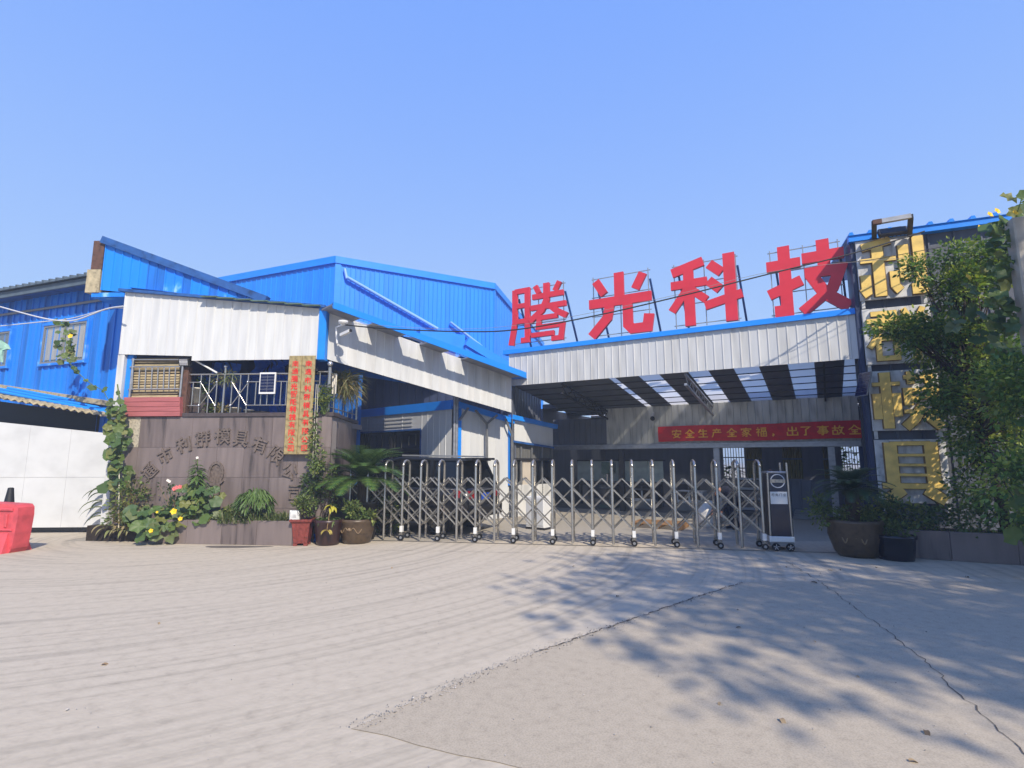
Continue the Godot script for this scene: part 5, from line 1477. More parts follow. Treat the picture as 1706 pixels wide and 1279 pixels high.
# ---------------------------------------------------------------- yard: car, person, banner, machines
func loft(s, rings, smooth = true, caps = true):
	s.set_smooth_group(0 if smooth else -1)
	var n = rings[0].size()
	for k in rings.size() - 1:
		var c = Vector3()
		for j in n: c += (rings[k][j] + rings[k + 1][j]) / (2.0 * n)
		for j in n:
			var i = (j + 1) % n
			quad(s, rings[k][j], rings[k][i], rings[k + 1][i], rings[k + 1][j], (rings[k][j] + rings[k + 1][i]) / 2.0 - c)
	s.set_smooth_group(-1)
	if caps:
		for e in [0, rings.size() - 1]:
			var d = rings[e][0] - rings[1 if e == 0 else e - 1][0]
			for j in range(1, n - 1): tri(s, rings[e][0], rings[e][j], rings[e][j + 1], d)

func make_yard_things():
	# black estate car, tail towards the gate; local x runs from its tail to its nose, z to its right
	var RL = Vector2(-0.95, 11.62)
	var head = Vector2(-0.92, 0.39).normalized()
	var ex = Vector3(head.x, 0, -head.y)
	var car = thing("parked_car", "black sport utility car parked behind the left half of the lattice gate", "car", Transform3D(Basis(ex, Vector3.UP, ex.cross(Vector3.UP)), Vector3(RL.x, 0, -RL.y) + ex.cross(Vector3.UP) * 0.86))
	var low = []
	for r in [[0.0, 0.45, 0.95, 0.78], [0.06, 0.36, 1.0, 0.85], [0.5, 0.27, 1.02, 0.88], [2.2, 0.25, 1.0, 0.89], [3.3, 0.26, 0.97, 0.88], [4.0, 0.3, 0.9, 0.84], [4.25, 0.42, 0.78, 0.72]]:
		low.append([Vector3(r[0], r[1], -r[3] * 0.9), Vector3(r[0], r[1] + 0.12, -r[3]), Vector3(r[0], (r[1] + r[2]) / 2 + 0.1, -r[3] * 1.01), Vector3(r[0], r[2], -r[3] * 0.94),
			Vector3(r[0], r[2], r[3] * 0.94), Vector3(r[0], (r[1] + r[2]) / 2 + 0.1, r[3] * 1.01), Vector3(r[0], r[1] + 0.12, r[3]), Vector3(r[0], r[1], r[3] * 0.9)])
	var s = st(); loft(s, low); part("body", s, M.car_paint, car)
	s = st()
	loft(s, [[Vector3(0.08, 0.99, -0.8), Vector3(0.34, 1.60, -0.62), Vector3(0.34, 1.60, 0.62), Vector3(0.08, 0.99, 0.8)], [Vector3(2.0, 0.99, -0.82), Vector3(1.9, 1.62, -0.64), Vector3(1.9, 1.62, 0.64), Vector3(2.0, 0.99, 0.82)], [Vector3(3.1, 0.97, -0.78), Vector3(2.35, 1.58, -0.6), Vector3(2.35, 1.58, 0.6), Vector3(3.1, 0.97, 0.78)]], false)
	part("glass", s, M.dark_glass, car)
	s = st(); loft(s, [[Vector3(0.16, 1.60, -0.66), Vector3(0.2, 1.66, -0.6), Vector3(0.2, 1.66, 0.6), Vector3(0.16, 1.60, 0.66)], [Vector3(1.9, 1.61, -0.69), Vector3(1.9, 1.69, -0.6), Vector3(1.9, 1.69, 0.6), Vector3(1.9, 1.61, 0.69)], [Vector3(2.45, 1.56, -0.64), Vector3(2.4, 1.62, -0.58), Vector3(2.4, 1.62, 0.58), Vector3(2.45, 1.56, 0.64)]]); part("roof", s, M.car_paint, car)
	for z in [-1, 1]:
		for q in [[0.1, 0.98, 0.83, 0.36, 1.62, 0.66], [0.95, 0.99, 0.84, 1.0, 1.62, 0.67], [1.75, 0.99, 0.84, 1.8, 1.62, 0.67], [3.05, 0.97, 0.8, 2.4, 1.59, 0.63]]:
			s = st(); beam(s, Vector3(q[0], q[1], z * q[2]), Vector3(q[3], q[4], z * q[5]), 0.09, 0.05, Vector3(0, 0, 1)); part("pillar", s, M.car_paint, car)
		s = st(); beam(s, Vector3(0.3, 1.7, z * 0.56), Vector3(1.9, 1.73, z * 0.56), 0.035, 0.035); part("roof_rail", s, M.galvanised, car)
		s = st(); beam(s, Vector3(0.1, 0.985, z * 0.835), Vector3(3.0, 0.965, z * 0.825), 0.012, 0.02); part("belt_trim", s, M.chrome, car)
		s = st(); hexa(s, [Vector3(-0.015, 0.78, z * 0.45), Vector3(-0.015, 0.78, z * 0.79), Vector3(0.3, 0.82, z * 0.895), Vector3(0.2, 0.82, z * 0.6), Vector3(0.0, 0.95, z * 0.5), Vector3(0.0, 0.95, z * 0.78), Vector3(0.35, 0.97, z * 0.87), Vector3(0.2, 0.97, z * 0.6)]); part("tail_light", s, M.tail_red, car)
		for x in [0.78, 3.4]:
			var wx = Transform3D(Basis(Vector3.RIGHT, PI / 2 * z), Vector3(x, 0.345, z * 0.72))
			s = st(); lathe(s, [Vector2(0.2, -0.1), Vector2(0.33, -0.1), Vector2(0.345, -0.05), Vector2(0.345, 0.12), Vector2(0.33, 0.17), Vector2(0.24, 0.175), Vector2(0.225, 0.14)], 24, wx)
			var w = part("wheel", s, M.rubber, car)
			s = st(); lathe(s, [Vector2(0, 0.1), Vector2(0.05, 0.16), Vector2(0.06, 0.13), Vector2(0.22, 0.12)], 16, wx)
			for k in 8:
				var a = TAU * k / 8.0
				beam(s, wx * Vector3(0, 0.15, 0), wx * Vector3(cos(a) * 0.215, 0.15, sin(a) * 0.215), 0.03, 0.03)
			part("rim", s, M.stainless_dull, w)
			s = st(); tube(s, [wx * Vector3(0, 0.171, 0), wx * Vector3(0, 0.171, 0)  + Vector3(0, 0, 0.001 * z)], 0.02, 8); part("hub_cap", s, M.chrome, w)
	s = st(); box(s, Vector3(-0.03, 0.74, -0.22), Vector3(-0.012, 0.88, 0.22)); part("number_plate", s, M.plate_blue, car)
	s = st(); box(s, Vector3(-0.03, 0.94, -0.5), Vector3(-0.005, 0.975, 0.5)); part("chrome_strip", s, M.chrome, car)
	s = st(); bevelled(s, Vector3(-0.8, 0.36, -0.05), Vector3(0.8, 0.62, 0.06), 0.03, Transform3D(Basis(Vector3.UP, -PI / 2), Vector3(-0.02, 0, 0))); part("bumper", s, M.black, car)
	s = st(); box(s, Vector3(0.12, 1.6, -0.6), Vector3(0.3, 1.65, 0.6), Transform3D(Basis(), Vector3(-0.08, 0.02, 0))); part("spoiler", s, M.car_paint, car)
	# banner
	var a = on(TH, 1096, 711, 0.09); var b = on(TH, 1440, 702, 0.09); var c = on(TH, 1096, 736, 0.09)
	var bn = thing("banner", "long red banner with yellow characters strung along the hall front", "banner", TH)
	s = st()
	var n = 40
	for k in n:
		for r in 2:
			var v = []
			for d in [[0, 0], [1, 0], [1, 1], [0, 1]]:
				var f = (k + d[0]) / float(n); var g = (r + d[1]) / 2.0
				v.append(Vector3(lerpf(a.x, b.x + 0.1, f), lerpf(c.y, a.y, g) + 0.012 * sin(f * 9), 0.09 + 0.012 * sin(f * 17 + g * 3) + (0.012 if r + d[1] == 1 else 0.0)))
			quad(s, v[0], v[1], v[2], v[3], Vector3(0, 0, 1))
	part("cloth", s, M.banner, bn)
	var word = ["an", "quan", "sheng", "chan", "quan", "jia", "fu", "comma", "chu", "le", "shi4", "gu", "quan"]
	var ux = [1127, 1149, 1171, 1194, 1219, 1243, 1268, 1288, 1320, 1342, 1371, 1396, 1424]
	for k in word.size():
		var p = on(TH, ux[k], 719, 0.12)
		s = st(); glyph(s, word[k], Vector2(0.30, 0.27), 0.122, 0.003, Transform3D(Basis(), Vector3(p.x, (a.y + c.y) / 2, 0)), 1.1, 0.0003); part("character", s, M.banner_text, bn)
	var dm = thing("dome_camera", "small dark dome camera under the canopy by the truss foot", "camera", TH)
	var q = on(TH, 1087, 697, 0.2)
	s = st(); ball(s, Vector3(q.x, q.y, 0.2), 0.075); part("dome", s, M.black_gloss, dm)
	s = st(); beam(s, Vector3(q.x, q.y + 0.07, 0.2), Vector3(q.x, q.y + 0.2, 0.02), 0.05, 0.05); part("bracket", s, M.plastic_white, dm)
	# machines in the hall
	for r in [[1052, 1089, 856, 819, "white lathe cabinet with dark windows, left of two inside the hall"], [1128, 1171, 857, 819, "white lathe cabinet with dark windows, right of two inside the hall"]]:
		var lo = on(TH, r[0], r[2], -1.0); var hi = on(TH, r[1], r[3], -1.0)
		var m = thing("machine_cabinet", r[4], "machine", TH * at(Vector3((lo.x + hi.x) / 2, 0, -1.0)), "machines inside the hall")
		var w = (hi.x - lo.x) / 2
		s = st(); bevelled(s, Vector3(-w, 0.25, -0.8), Vector3(w, hi.y, 0), 0.02); part("cabinet", s, M.plastic_white, m)
		for x in [-w + 0.06, 0.02]:
			s = st(); box(s, Vector3(x, 0.35, 0.002), Vector3(x + w - 0.1, 0.62, 0.01)); part("window", s, M.dark_glass, m)
			s = st(); box(s, Vector3(x, 0.68, 0.002), Vector3(x + w - 0.1, 0.85, 0.012)); part("control_panel", s, M.steel_dark, m)
		s = st(); box(s, Vector3(-w - 0.05, 0.013, -0.85), Vector3(w + 0.05, 0.249, 0.05)); part("base", s, M.plastic_grey, m)
	var bd = thing("pale_board", "large pale green panelled screen inside the hall left of the column", "screen", TH)
	var p0 = on(TH, 962, 800, -1.9); var p1 = on(TH, 1104, 768, -1.9)
	for k in 6:
		s = st(); bevelled(s, Vector3(lerpf(p0.x, p1.x, k / 6.0) + 0.004, p0.y, -1.94), Vector3(lerpf(p0.x, p1.x, (k + 1) / 6.0) - 0.004, p1.y, -1.9), 0.006); part("panel", s, M.pale_green, bd)
	s = st(); box(s, Vector3(p0.x, p1.y, -1.96), Vector3(p1.x + 0.1, p1.y + 0.05, -1.88)); part("top_rail", s, M.steel_dark, bd)
	for x in [p0.x + 0.1, p1.x - 0.1]:
		s = st(); box(s, Vector3(x, 0.012, -2.0), Vector3(x + 0.06, p0.y, -1.945)); part("leg", s, M.steel_dark, bd)
	var db = thing("dark_bench", "long dark workbench inside the hall below the pale screen", "bench", TH)
	s = st(); box(s, Vector3(p0.x, 0.75, -1.8), Vector3(p1.x, 0.82, -1.2)); part("top", s, M.steel_dark, db)
	for x in [p0.x + 0.05, (p0.x + p1.x) / 2, p1.x - 0.12]:
		s = st(); box(s, Vector3(x, 0.012, -1.75), Vector3(x + 0.07, 0.749, -1.25)); part("leg", s, M.steel_dark, db)
	# a bench drill, a bar rack and a tool trolley stand between the cabinets
	var dx = on(TH, 1015, 830, -0.8).x
	var dp = thing("bench_drill", "tall green grey drilling machine left of the two white cabinets", "machine", TH * at(Vector3(dx, 0.012, -0.8)))
	s = st(); bevelled(s, Vector3(-0.25, 0, -0.35), Vector3(0.25, 0.12, 0.3), 0.02); part("foot", s, M.machine_green, dp)
	s = st(); tube(s, [Vector3(0, 0.12, -0.15), Vector3(0, 1.45, -0.15)], 0.06, 12); part("column", s, M.steel, dp)
	s = st(); bevelled(s, Vector3(-0.16, 1.15, -0.3), Vector3(0.16, 1.55, 0.3), 0.04); part("head", s, M.machine_green, dp)
	s = st(); tube(s, [Vector3(0, 1.15, 0.16), Vector3(0, 0.92, 0.16), Vector3(0, 0.8, 0.16)], 0.045, 10, 0.012); part("spindle", s, M.chrome, dp)
	s = st(); bevelled(s, Vector3(-0.22, 0.66, -0.1), Vector3(0.22, 0.71, 0.32), 0.01); part("table", s, M.steel, dp)
	for k in 3:
		s = st(); tube(s, [Vector3(0.17, 1.3, 0.1), Vector3(0.2, 1.3 + 0.16 * cos(k * 2.1), 0.1 + 0.16 * sin(k * 2.1))], 0.01, 6); part("lever", s, M.steel_dark, dp)
	var rx = on(TH, 1262, 830, -0.9).x
	var rk = thing("bar_rack", "steel rack of stacked bars in the right bay behind the last gate posts", "rack", TH * at(Vector3(rx, 0.012, -1.0)))
	for x in [-0.5, 0.5]:
		for z in [-0.25, 0.2]:
			s = st(); box(s, Vector3(x - 0.025, 0, z - 0.025), Vector3(x + 0.025, 1.3, z + 0.025)); part("upright", s, M.steel_dark, rk)
	for k in 4:
		for j in 3:
			s = st(); box(s, Vector3(-0.6, 0.12 + k * 0.3, -0.2 + j * 0.12), Vector3(0.6 - j * 0.05, 0.17 + k * 0.3, -0.11 + j * 0.12)); part("bar", s, M.galvanised, rk)
		s = st(); box(s, Vector3(-0.474, 0.08 + k * 0.3, -0.22), Vector3(0.474, 0.119 + k * 0.3, 0.17)); part("shelf", s, M.steel_dark, rk)
	# sack, pallet, slabs
	var sk = ground_at(1183, 877)
	s = st(true)
	var rings = []
	for k in 7:
		var y = [0.0, 0.06, 0.22, 0.4, 0.52, 0.6, 0.62][k]; var rr = [0.26, 0.31, 0.32, 0.28, 0.2, 0.1, 0.02][k]
		var ring = []
		for j in 14:
			var t = TAU * j / 14.0
			ring.append(Vector3(cos(t) * rr * (1 + 0.12 * sin(t * 3 + k)), y + 0.02 * sin(t * 2), sin(t) * rr * 0.8))
		rings.append(ring)
	loft(s, rings)
	solo("white_sack", s, M.cloth_white, "bulging off-white sack standing by the person in front of the hall", "sack", at(sk, 0.4))
	var pl = thing("wooden_pallet", "pale wooden pallet on the ground before the left machine", "pallet", at(ground_at(1100, 878), -0.5))
	for k in 5:
		s = st(); box(s, Vector3(-0.6, 0.11, -0.42 + k * 0.18), Vector3(0.6, 0.13, -0.31 + k * 0.18)); part("plank", s, M.wood_pale, pl)
	for x in [-0.6, -0.05, 0.5]:
		s = st(); box(s, Vector3(x, 0.012, -0.42), Vector3(x + 0.1, 0.109, 0.41)); part("runner", s, M.wood_pale, pl)
	var sl = thing("steel_bar_stack", "stack of flat grey steel lengths leaning low against the dark barrier", "stack", TH)
	var s0 = on(TH, 1322, 870, -0.1); var s1 = on(TH, 1366, 866, -0.1)
	for k in 4:
		s = st(); bevelled(s, Vector3(s0.x + k * 0.02, 0.012 + k * 0.06, -0.35), Vector3(s1.x + 0.1 - k * 0.015, 0.068 + k * 0.06, 0.0 - k * 0.02), 0.005); part("bar", s, M.steel, sl)
	var wc = thing("white_cabinet", "low white metal cabinet behind the gate in front of the gatehouse bay", "cabinet", at(ground_at(891, 882), -0.6))
	s = st(); bevelled(s, Vector3(-0.25, 0.05, -0.3), Vector3(0.25, 0.76, 0.0), 0.01); part("body", s, M.plastic_white, wc)
	s = st(); box(s, Vector3(-0.23, 0.1, 0.002), Vector3(-0.01, 0.72, 0.012)); part("door", s, M.white_b, wc)
	s = st(); box(s, Vector3(0.01, 0.1, 0.002), Vector3(0.23, 0.72, 0.012)); part("door", s, M.white_b, wc)
	s = st(); box(s, Vector3(-0.26, 0, -0.3), Vector3(0.26, 0.049, -0.01)); part("plinth", s, M.steel_dark, wc)
	make_person()

# ---------------------------------------------------------------- a person: one field of joined capsules, meshed as surface nets
func nets(s, bones, cell: float, blend: float, color = null):
	var lo = Vector3(1e9, 1e9, 1e9); var hi = -lo
	for b in bones:
		var r = maxf(b[2], b[3]) + blend + cell
		for p in [b[0], b[1]]:
			lo = lo.min(p - Vector3.ONE * r); hi = hi.max(p + Vector3.ONE * r)
	var n = Vector3i(((hi - lo) / cell).ceil()) + Vector3i.ONE
	var f := PackedFloat32Array()
	f.resize(n.x * n.y * n.z)
	f.fill(1.0)
	for b in bones:
		var r = maxf(b[2], b[3]) + blend * 2.0 + cell * 2.0
		var a0 = Vector3i(((b[0].min(b[1]) - Vector3.ONE * r - lo) / cell).floor()).clamp(Vector3i.ZERO, n - Vector3i.ONE)
		var a1 = Vector3i(((b[0].max(b[1]) + Vector3.ONE * r - lo) / cell).ceil()).clamp(Vector3i.ZERO, n - Vector3i.ONE)
		var d = b[1] - b[0]
		var dd = maxf(d.length_squared(), 1e-9)
		for x in range(a0.x, a1.x + 1):
			for y in range(a0.y, a1.y + 1):
				for z in range(a0.z, a1.z + 1):
					var p = lo + Vector3(x, y, z) * cell
					var t = clampf((p - b[0]).dot(d) / dd, 0.0, 1.0)
					var q = p.distance_to(b[0] + d * t) - lerpf(b[2], b[3], t)
					var i = (x * n.y + y) * n.z + z
					var h = maxf(blend - absf(f[i] - q), 0.0) / blend
					f[i] = minf(f[i], q) - h * h * blend * 0.25
	var verts = {}
	var offs = [Vector3i(0, 0, 0), Vector3i(1, 0, 0), Vector3i(0, 1, 0), Vector3i(1, 1, 0), Vector3i(0, 0, 1), Vector3i(1, 0, 1), Vector3i(0, 1, 1), Vector3i(1, 1, 1)]
	var get_v = func(c: Vector3i):
		if verts.has(c): return verts[c]
		var sum = Vector3(); var k = 0
		for e in [[0, 1], [2, 3], [4, 5], [6, 7], [0, 2], [1, 3], [4, 6], [5, 7], [0, 4], [1, 5], [2, 6], [3, 7]]:
			var p = c + offs[e[0]]; var q = c + offs[e[1]]
			var fp = f[(p.x * n.y + p.y) * n.z + p.z]; var fq = f[(q.x * n.y + q.y) * n.z + q.z]
			if (fp < 0) != (fq < 0):
				sum += Vector3(p).lerp(Vector3(q), fp / (fp - fq)); k += 1
		verts[c] = lo + sum / maxf(k, 1) * cell
		return verts[c]
	s.set_smooth_group(0)
	for x in range(1, n.x - 1):
		for y in range(1, n.y - 1):
			for z in range(1, n.z - 1):
				var v = f[(x * n.y + y) * n.z + z]
				for ax in 3:
					var st2 = [Vector3i(1, 0, 0), Vector3i(0, 1, 0), Vector3i(0, 0, 1)][ax]
					var w = f[((x + st2.x) * n.y + y + st2.y) * n.z + z + st2.z]
					if (v < 0) == (w < 0): continue
					var u1 = [Vector3i(0, 1, 0), Vector3i(0, 0, 1), Vector3i(1, 0, 0)][ax]
					var u2 = [Vector3i(0, 0, 1), Vector3i(1, 0, 0), Vector3i(0, 1, 0)][ax]
					var c = Vector3i(x, y, z)
					var q = [get_v.call(c), get_v.call(c - u1), get_v.call(c - u1 - u2), get_v.call(c - u2)]
					var nn = Vector3(st2) * (1.0 if v < 0 else -1.0)
					if color: s.set_color(color.call((q[0] + q[2]) / 2))
					quad(s, q[0], q[1], q[2], q[3], nn)

func make_person():
	var g = ground_at(1221, 881)
	# faces screen left, stooping; x is towards the face, y up, z to the person's left
	var o = thing("person", "person in dark navy work clothes stooping beside the white sack in front of the hall", "person", Transform3D(Basis(Vector3.UP, PI + 0.25), g))
	var hip = Vector3(-0.12, 0.70, 0); var chest = Vector3(0.16, 0.86, 0); var neck = Vector3(0.27, 0.90, 0); var headc = Vector3(0.36, 0.90, 0)
	var bones = [[hip + Vector3(0, 0, -0.06), hip + Vector3(0, 0, 0.06), 0.135, 0.135], [hip, chest, 0.135, 0.15], [chest + Vector3(0, 0.03, -0.13), chest + Vector3(0, 0.03, 0.13), 0.085, 0.085], [chest, neck, 0.1, 0.055]]
	for z in [-1, 1]:
		var knee = Vector3(0.07, 0.43, z * 0.1); var foot = Vector3(-0.08, 0.07, z * 0.1)
		bones.append([hip + Vector3(0, -0.03, z * 0.08), knee, 0.095, 0.068]); bones.append([knee, foot, 0.068, 0.045]); bones.append([foot + Vector3(-0.03, -0.025, 0), foot + Vector3(0.16, -0.035, 0.0), 0.042, 0.034])
		var sh = chest + Vector3(0.03, 0.0, z * 0.19); var el = Vector3(0.26, 0.62, z * 0.24); var wr = Vector3(0.40, 0.44, z * 0.17)
		bones.append([sh, el, 0.058, 0.045]); bones.append([el, wr, 0.045, 0.033])
	var s = st(true)
	nets(s, bones, 0.024, 0.05)
	part("body", s, mk("workwear", Color(0.07, 0.08, 0.14), 0.85), o)
	s = st(true)
	nets(s, [[headc + Vector3(-0.01, 0.02, 0), headc + Vector3(0.03, 0.0, 0), 0.085, 0.078], [headc + Vector3(0.03, -0.05, 0), headc + Vector3(0.05, -0.075, 0), 0.06, 0.045], [headc + Vector3(0.1, 0.0, 0), headc + Vector3(0.115, -0.03, 0), 0.014, 0.016], [neck, headc + Vector3(-0.02, -0.03, 0), 0.052, 0.05], [headc + Vector3(0, -0.02, -0.085), headc + Vector3(0, 0.01, -0.088), 0.016, 0.018], [headc + Vector3(0, -0.02, 0.085), headc + Vector3(0, 0.01, 0.088), 0.016, 0.018]], 0.009, 0.025)
	var hd = part("head", s, M.skin, o)
	s = st(true)
	nets(s, [[headc + Vector3(-0.04, 0.05, 0), headc + Vector3(0.02, 0.06, 0), 0.07, 0.058], [headc + Vector3(-0.05, 0.0, -0.03), headc + Vector3(-0.05, 0.0, 0.03), 0.06, 0.06]], 0.01, 0.03)
	part("hair", s, M.black, hd)
	for z in [-1, 1]:
		s = st(); ball(s, headc + Vector3(0.1, 0.015, z * 0.032), 0.009); part("eye", s, M.black, hd)
		s = st(true)
		var wr = Vector3(0.40, 0.44, z * 0.17); var fw = Vector3(0.45, -0.85, 0).normalized(); var pb = wr + fw * 0.085
		var hb = [[wr, pb + Vector3(0, 0, 0.02), 0.024, 0.02], [wr, pb - Vector3(0, 0, 0.02), 0.024, 0.02]]
		for k in 4:
			var r0 = pb + Vector3(0.0, 0.0, -0.033 + k * 0.022); var l = [0.06, 0.075, 0.07, 0.055][k]
			var m = r0 + fw * l * 0.55; hb.append([r0, m, 0.0095, 0.009]); hb.append([m, m + (fw + Vector3(-0.5, -0.1, 0)).normalized() * l * 0.5, 0.009, 0.008])
		hb.append([wr + fw * 0.03 + Vector3(0.01, 0, -z * 0.02), wr + fw * 0.075 + Vector3(0.04, 0, -z * 0.045), 0.012, 0.01])
		nets(s, hb, 0.006, 0.008)
		part("hand", s, M.skin, o)

# ---------------------------------------------------------------- plants
func leaf_shape(width, fold = 0.12, bend = 0.0) -> ArrayMesh:   # a leaf one unit long along y, facing z
	var s = st()
	var rows = [[0.0, 0.02], [0.3, width], [0.65, width * 0.85], [1.0, 0.0]]
	for k in 3:
		var a = rows[k]; var b = rows[k + 1]
		for e in [-1, 1]:
			var p = [Vector3(0, a[0], -bend * a[0] * a[0]), Vector3(e * a[1], a[0], fold * a[1] * 2 - bend * a[0] * a[0]), Vector3(e * b[1], b[0], fold * b[1] * 2 - bend * b[0] * b[0]), Vector3(0, b[0], -bend * b[0] * b[0])]
			tri(s, p[0], p[1], p[2], Vector3(0, 0.01, 1))
			if k < 2 or true: tri(s, p[0], p[2], p[3], Vector3(0, 0.01, 1))
	s.generate_normals()
	return s.commit()

func multi(called, parent, mesh, m, where: Array, tints: Array) -> MultiMeshInstance3D:
	var mm := MultiMesh.new()
	mm.transform_format = MultiMesh.TRANSFORM_3D
	mm.use_colors = true
	mm.mesh = mesh
	mm.instance_count = where.size()
	for k in where.size():
		mm.set_instance_transform(k, where[k])
		mm.set_instance_color(k, tints[k])
	var o := MultiMeshInstance3D.new()
	o.name = called
	o.multimesh = mm
	o.material_override = m
	o.set_meta("kind", "stuff")
	parent.add_child(o, true)
	return o

func gauss() -> float:
	return (rng.randf() + rng.randf() + rng.randf() - 1.5) * 1.15

func sphere_dir() -> Vector3:
	while true:
		var v = Vector3(rng.randf_range(-1, 1), rng.randf_range(-1, 1), rng.randf_range(-1, 1))
		if v.length() > 0.1 and v.length() < 1.0: return v.normalized()
	return Vector3.UP

func oriented(p: Vector3, dir: Vector3, size: float, twist = 1.0) -> Transform3D:
	var y = dir.normalized()
	var x = y.cross(Vector3.UP + sphere_dir() * twist).normalized()
	if x.length() < 0.5: x = Vector3.RIGHT
	return Transform3D(Basis(x, y, x.cross(y)).scaled_local(Vector3.ONE * size), p)

# blobs: [centre, radii, clumps, leaves per clump, clump radius]
func foliage(called, parent, blobs, size, palette, droop = 0.2, mesh = null, m = null):
	var where = []; var tints = []; var centres = []
	for b in blobs:
		for c in b[2]:
			var d = sphere_dir()
			var p = b[0] + d * b[1] * pow(rng.randf(), 0.45)
			centres.append(p)
			var tone = rng.randf_range(0.75, 1.25)
			var col = palette[rng.randi() % palette.size()]
			for k in b[3]:
				var o = Vector3(gauss(), gauss() * 0.8, gauss()) * b[4]
				where.append(oriented(p + o, d * 0.6 + o.normalized() * 0.8 + Vector3(0, -droop, 0) + sphere_dir() * 0.5, size * rng.randf_range(0.65, 1.25)))
				var t = tone * rng.randf_range(0.8, 1.2)
				tints.append(Color(col.r * t, col.g * t, col.b * t))
	multi(called, parent, mesh if mesh else LEAF, m if m else M.leaf, where, tints)
	return centres

func stems(called, parent, base: Vector3, tips, r, m, every = 1, wobble = 0.05):
	var s = st()
	for k in range(0, tips.size(), every):
		var q = tips[k]
		var mid = base.lerp(q, 0.5) + Vector3(gauss(), 0.4 * absf(gauss()), gauss()) * wobble * 2
		tube(s, [base + Vector3(gauss(), 0, gauss()) * wobble * 0.3, mid, q], r, 5, r * 0.4)
	return part(called, s, m, parent)

var LEAF: ArrayMesh
var BLADE: ArrayMesh
const GREEN := [Color(0.10, 0.155, 0.04), Color(0.125, 0.18, 0.05), Color(0.075, 0.125, 0.035), Color(0.16, 0.21, 0.06)]
const LIME := [Color(0.17, 0.22, 0.05), Color(0.13, 0.19, 0.045), Color(0.22, 0.25, 0.06)]
const DARK := [Color(0.04, 0.085, 0.025), Color(0.05, 0.10, 0.03), Color(0.065, 0.115, 0.03)]
const DRY := [Color(0.30, 0.24, 0.12), Color(0.24, 0.22, 0.10), Color(0.20, 0.22, 0.08)]
var gourd_meshes := []

func gourd_leaf(col: Color) -> ArrayMesh:
	var s = st(true)
	s.set_color(col)
	var rim = []
	for k in 15:
		var a = PI * 0.06 + TAU * 0.94 * k / 14.0
		var r = 0.5 * (1.0 + 0.10 * cos(a * 5.0 + PI)) * (1.0 if k > 0 and k < 14 else 0.75)
		rim.append(Vector3(sin(a) * r, -cos(a) * r + 0.38, 0.07 * sin(a * 5 + 1) + rng.randf_range(-0.03, 0.03)))
	var c = Vector3(0, 0.3, -0.05)
	for k in 14: tri(s, c, rim[k], rim[k + 1], Vector3(0, 0, 1))
	tri(s, c, rim[14], rim[0], Vector3(0, 0, 1))
	s.generate_normals()
	return s.commit()

func gourd_leaves(parent, spots, size, face: Vector3, spread = 0.7):
	for p in spots:
		var n = (face + sphere_dir() * spread).normalized()
		var y = (Vector3(0, -0.5, 0) + sphere_dir() * 0.8)
		y = (y - n * y.dot(n)).normalized()
		part("leaf", gourd_meshes[rng.randi() % gourd_meshes.size()], M.leaf_big, parent, Transform3D(Basis(y.cross(n), y, n).scaled_local(Vector3(size, size, size * rng.randf_range(0.4, 2.4)) * rng.randf_range(0.45, 1.2)), p))

func flower(parent, p: Vector3, r: float, m, face = Vector3(0.2, 0.3, 1), called = "flower"):
	var s = st()
	var n = face.normalized(); var x = n.cross(Vector3.UP).normalized(); var y = x.cross(n)
	for k in 5:
		var a = TAU * k / 5.0; var b = a + TAU / 10.0; var c = a - TAU / 10.0
		var tip = p + (x * cos(a) + y * sin(a)) * r + n * r * 0.25
		var l = p + (x * cos(b) + y * sin(b)) * r * 0.75 + n * r * 0.3; var q = p + (x * cos(c) + y * sin(c)) * r * 0.75 + n * r * 0.3
		tri(s, p, l, tip, n); tri(s, p, tip, q, n)
	ball(s, p + n * r * 0.15, r * 0.16)
	part(called, s, m, parent)

func long_leaf(s, base: Vector3, out: Vector3, length, width, rise, col: Color, seg = 8):
	s.set_color(col)
	var side = out.cross(Vector3.UP).normalized()
	var prev = []
	var p = base
	var ang = rise
	for k in seg + 1:
		var t = k / float(seg)
		var w = width * (sin(PI * minf(1.0, t * 0.75 + 0.22)) if k < seg else 0.05)
		var row = [p - side * w + Vector3(0, w * 0.4, 0), p, p + side * w + Vector3(0, w * 0.4, 0)]
		if k > 0:
			var up = (out * -sin(ang) + Vector3.UP * cos(ang))
			for e in 2: quad(s, prev[e], prev[e + 1], row[e + 1], row[e], up)
		prev = row
		ang -= (rise + 1.15) / seg
		p += (out * cos(ang) + Vector3.UP * sin(ang)) * length / seg

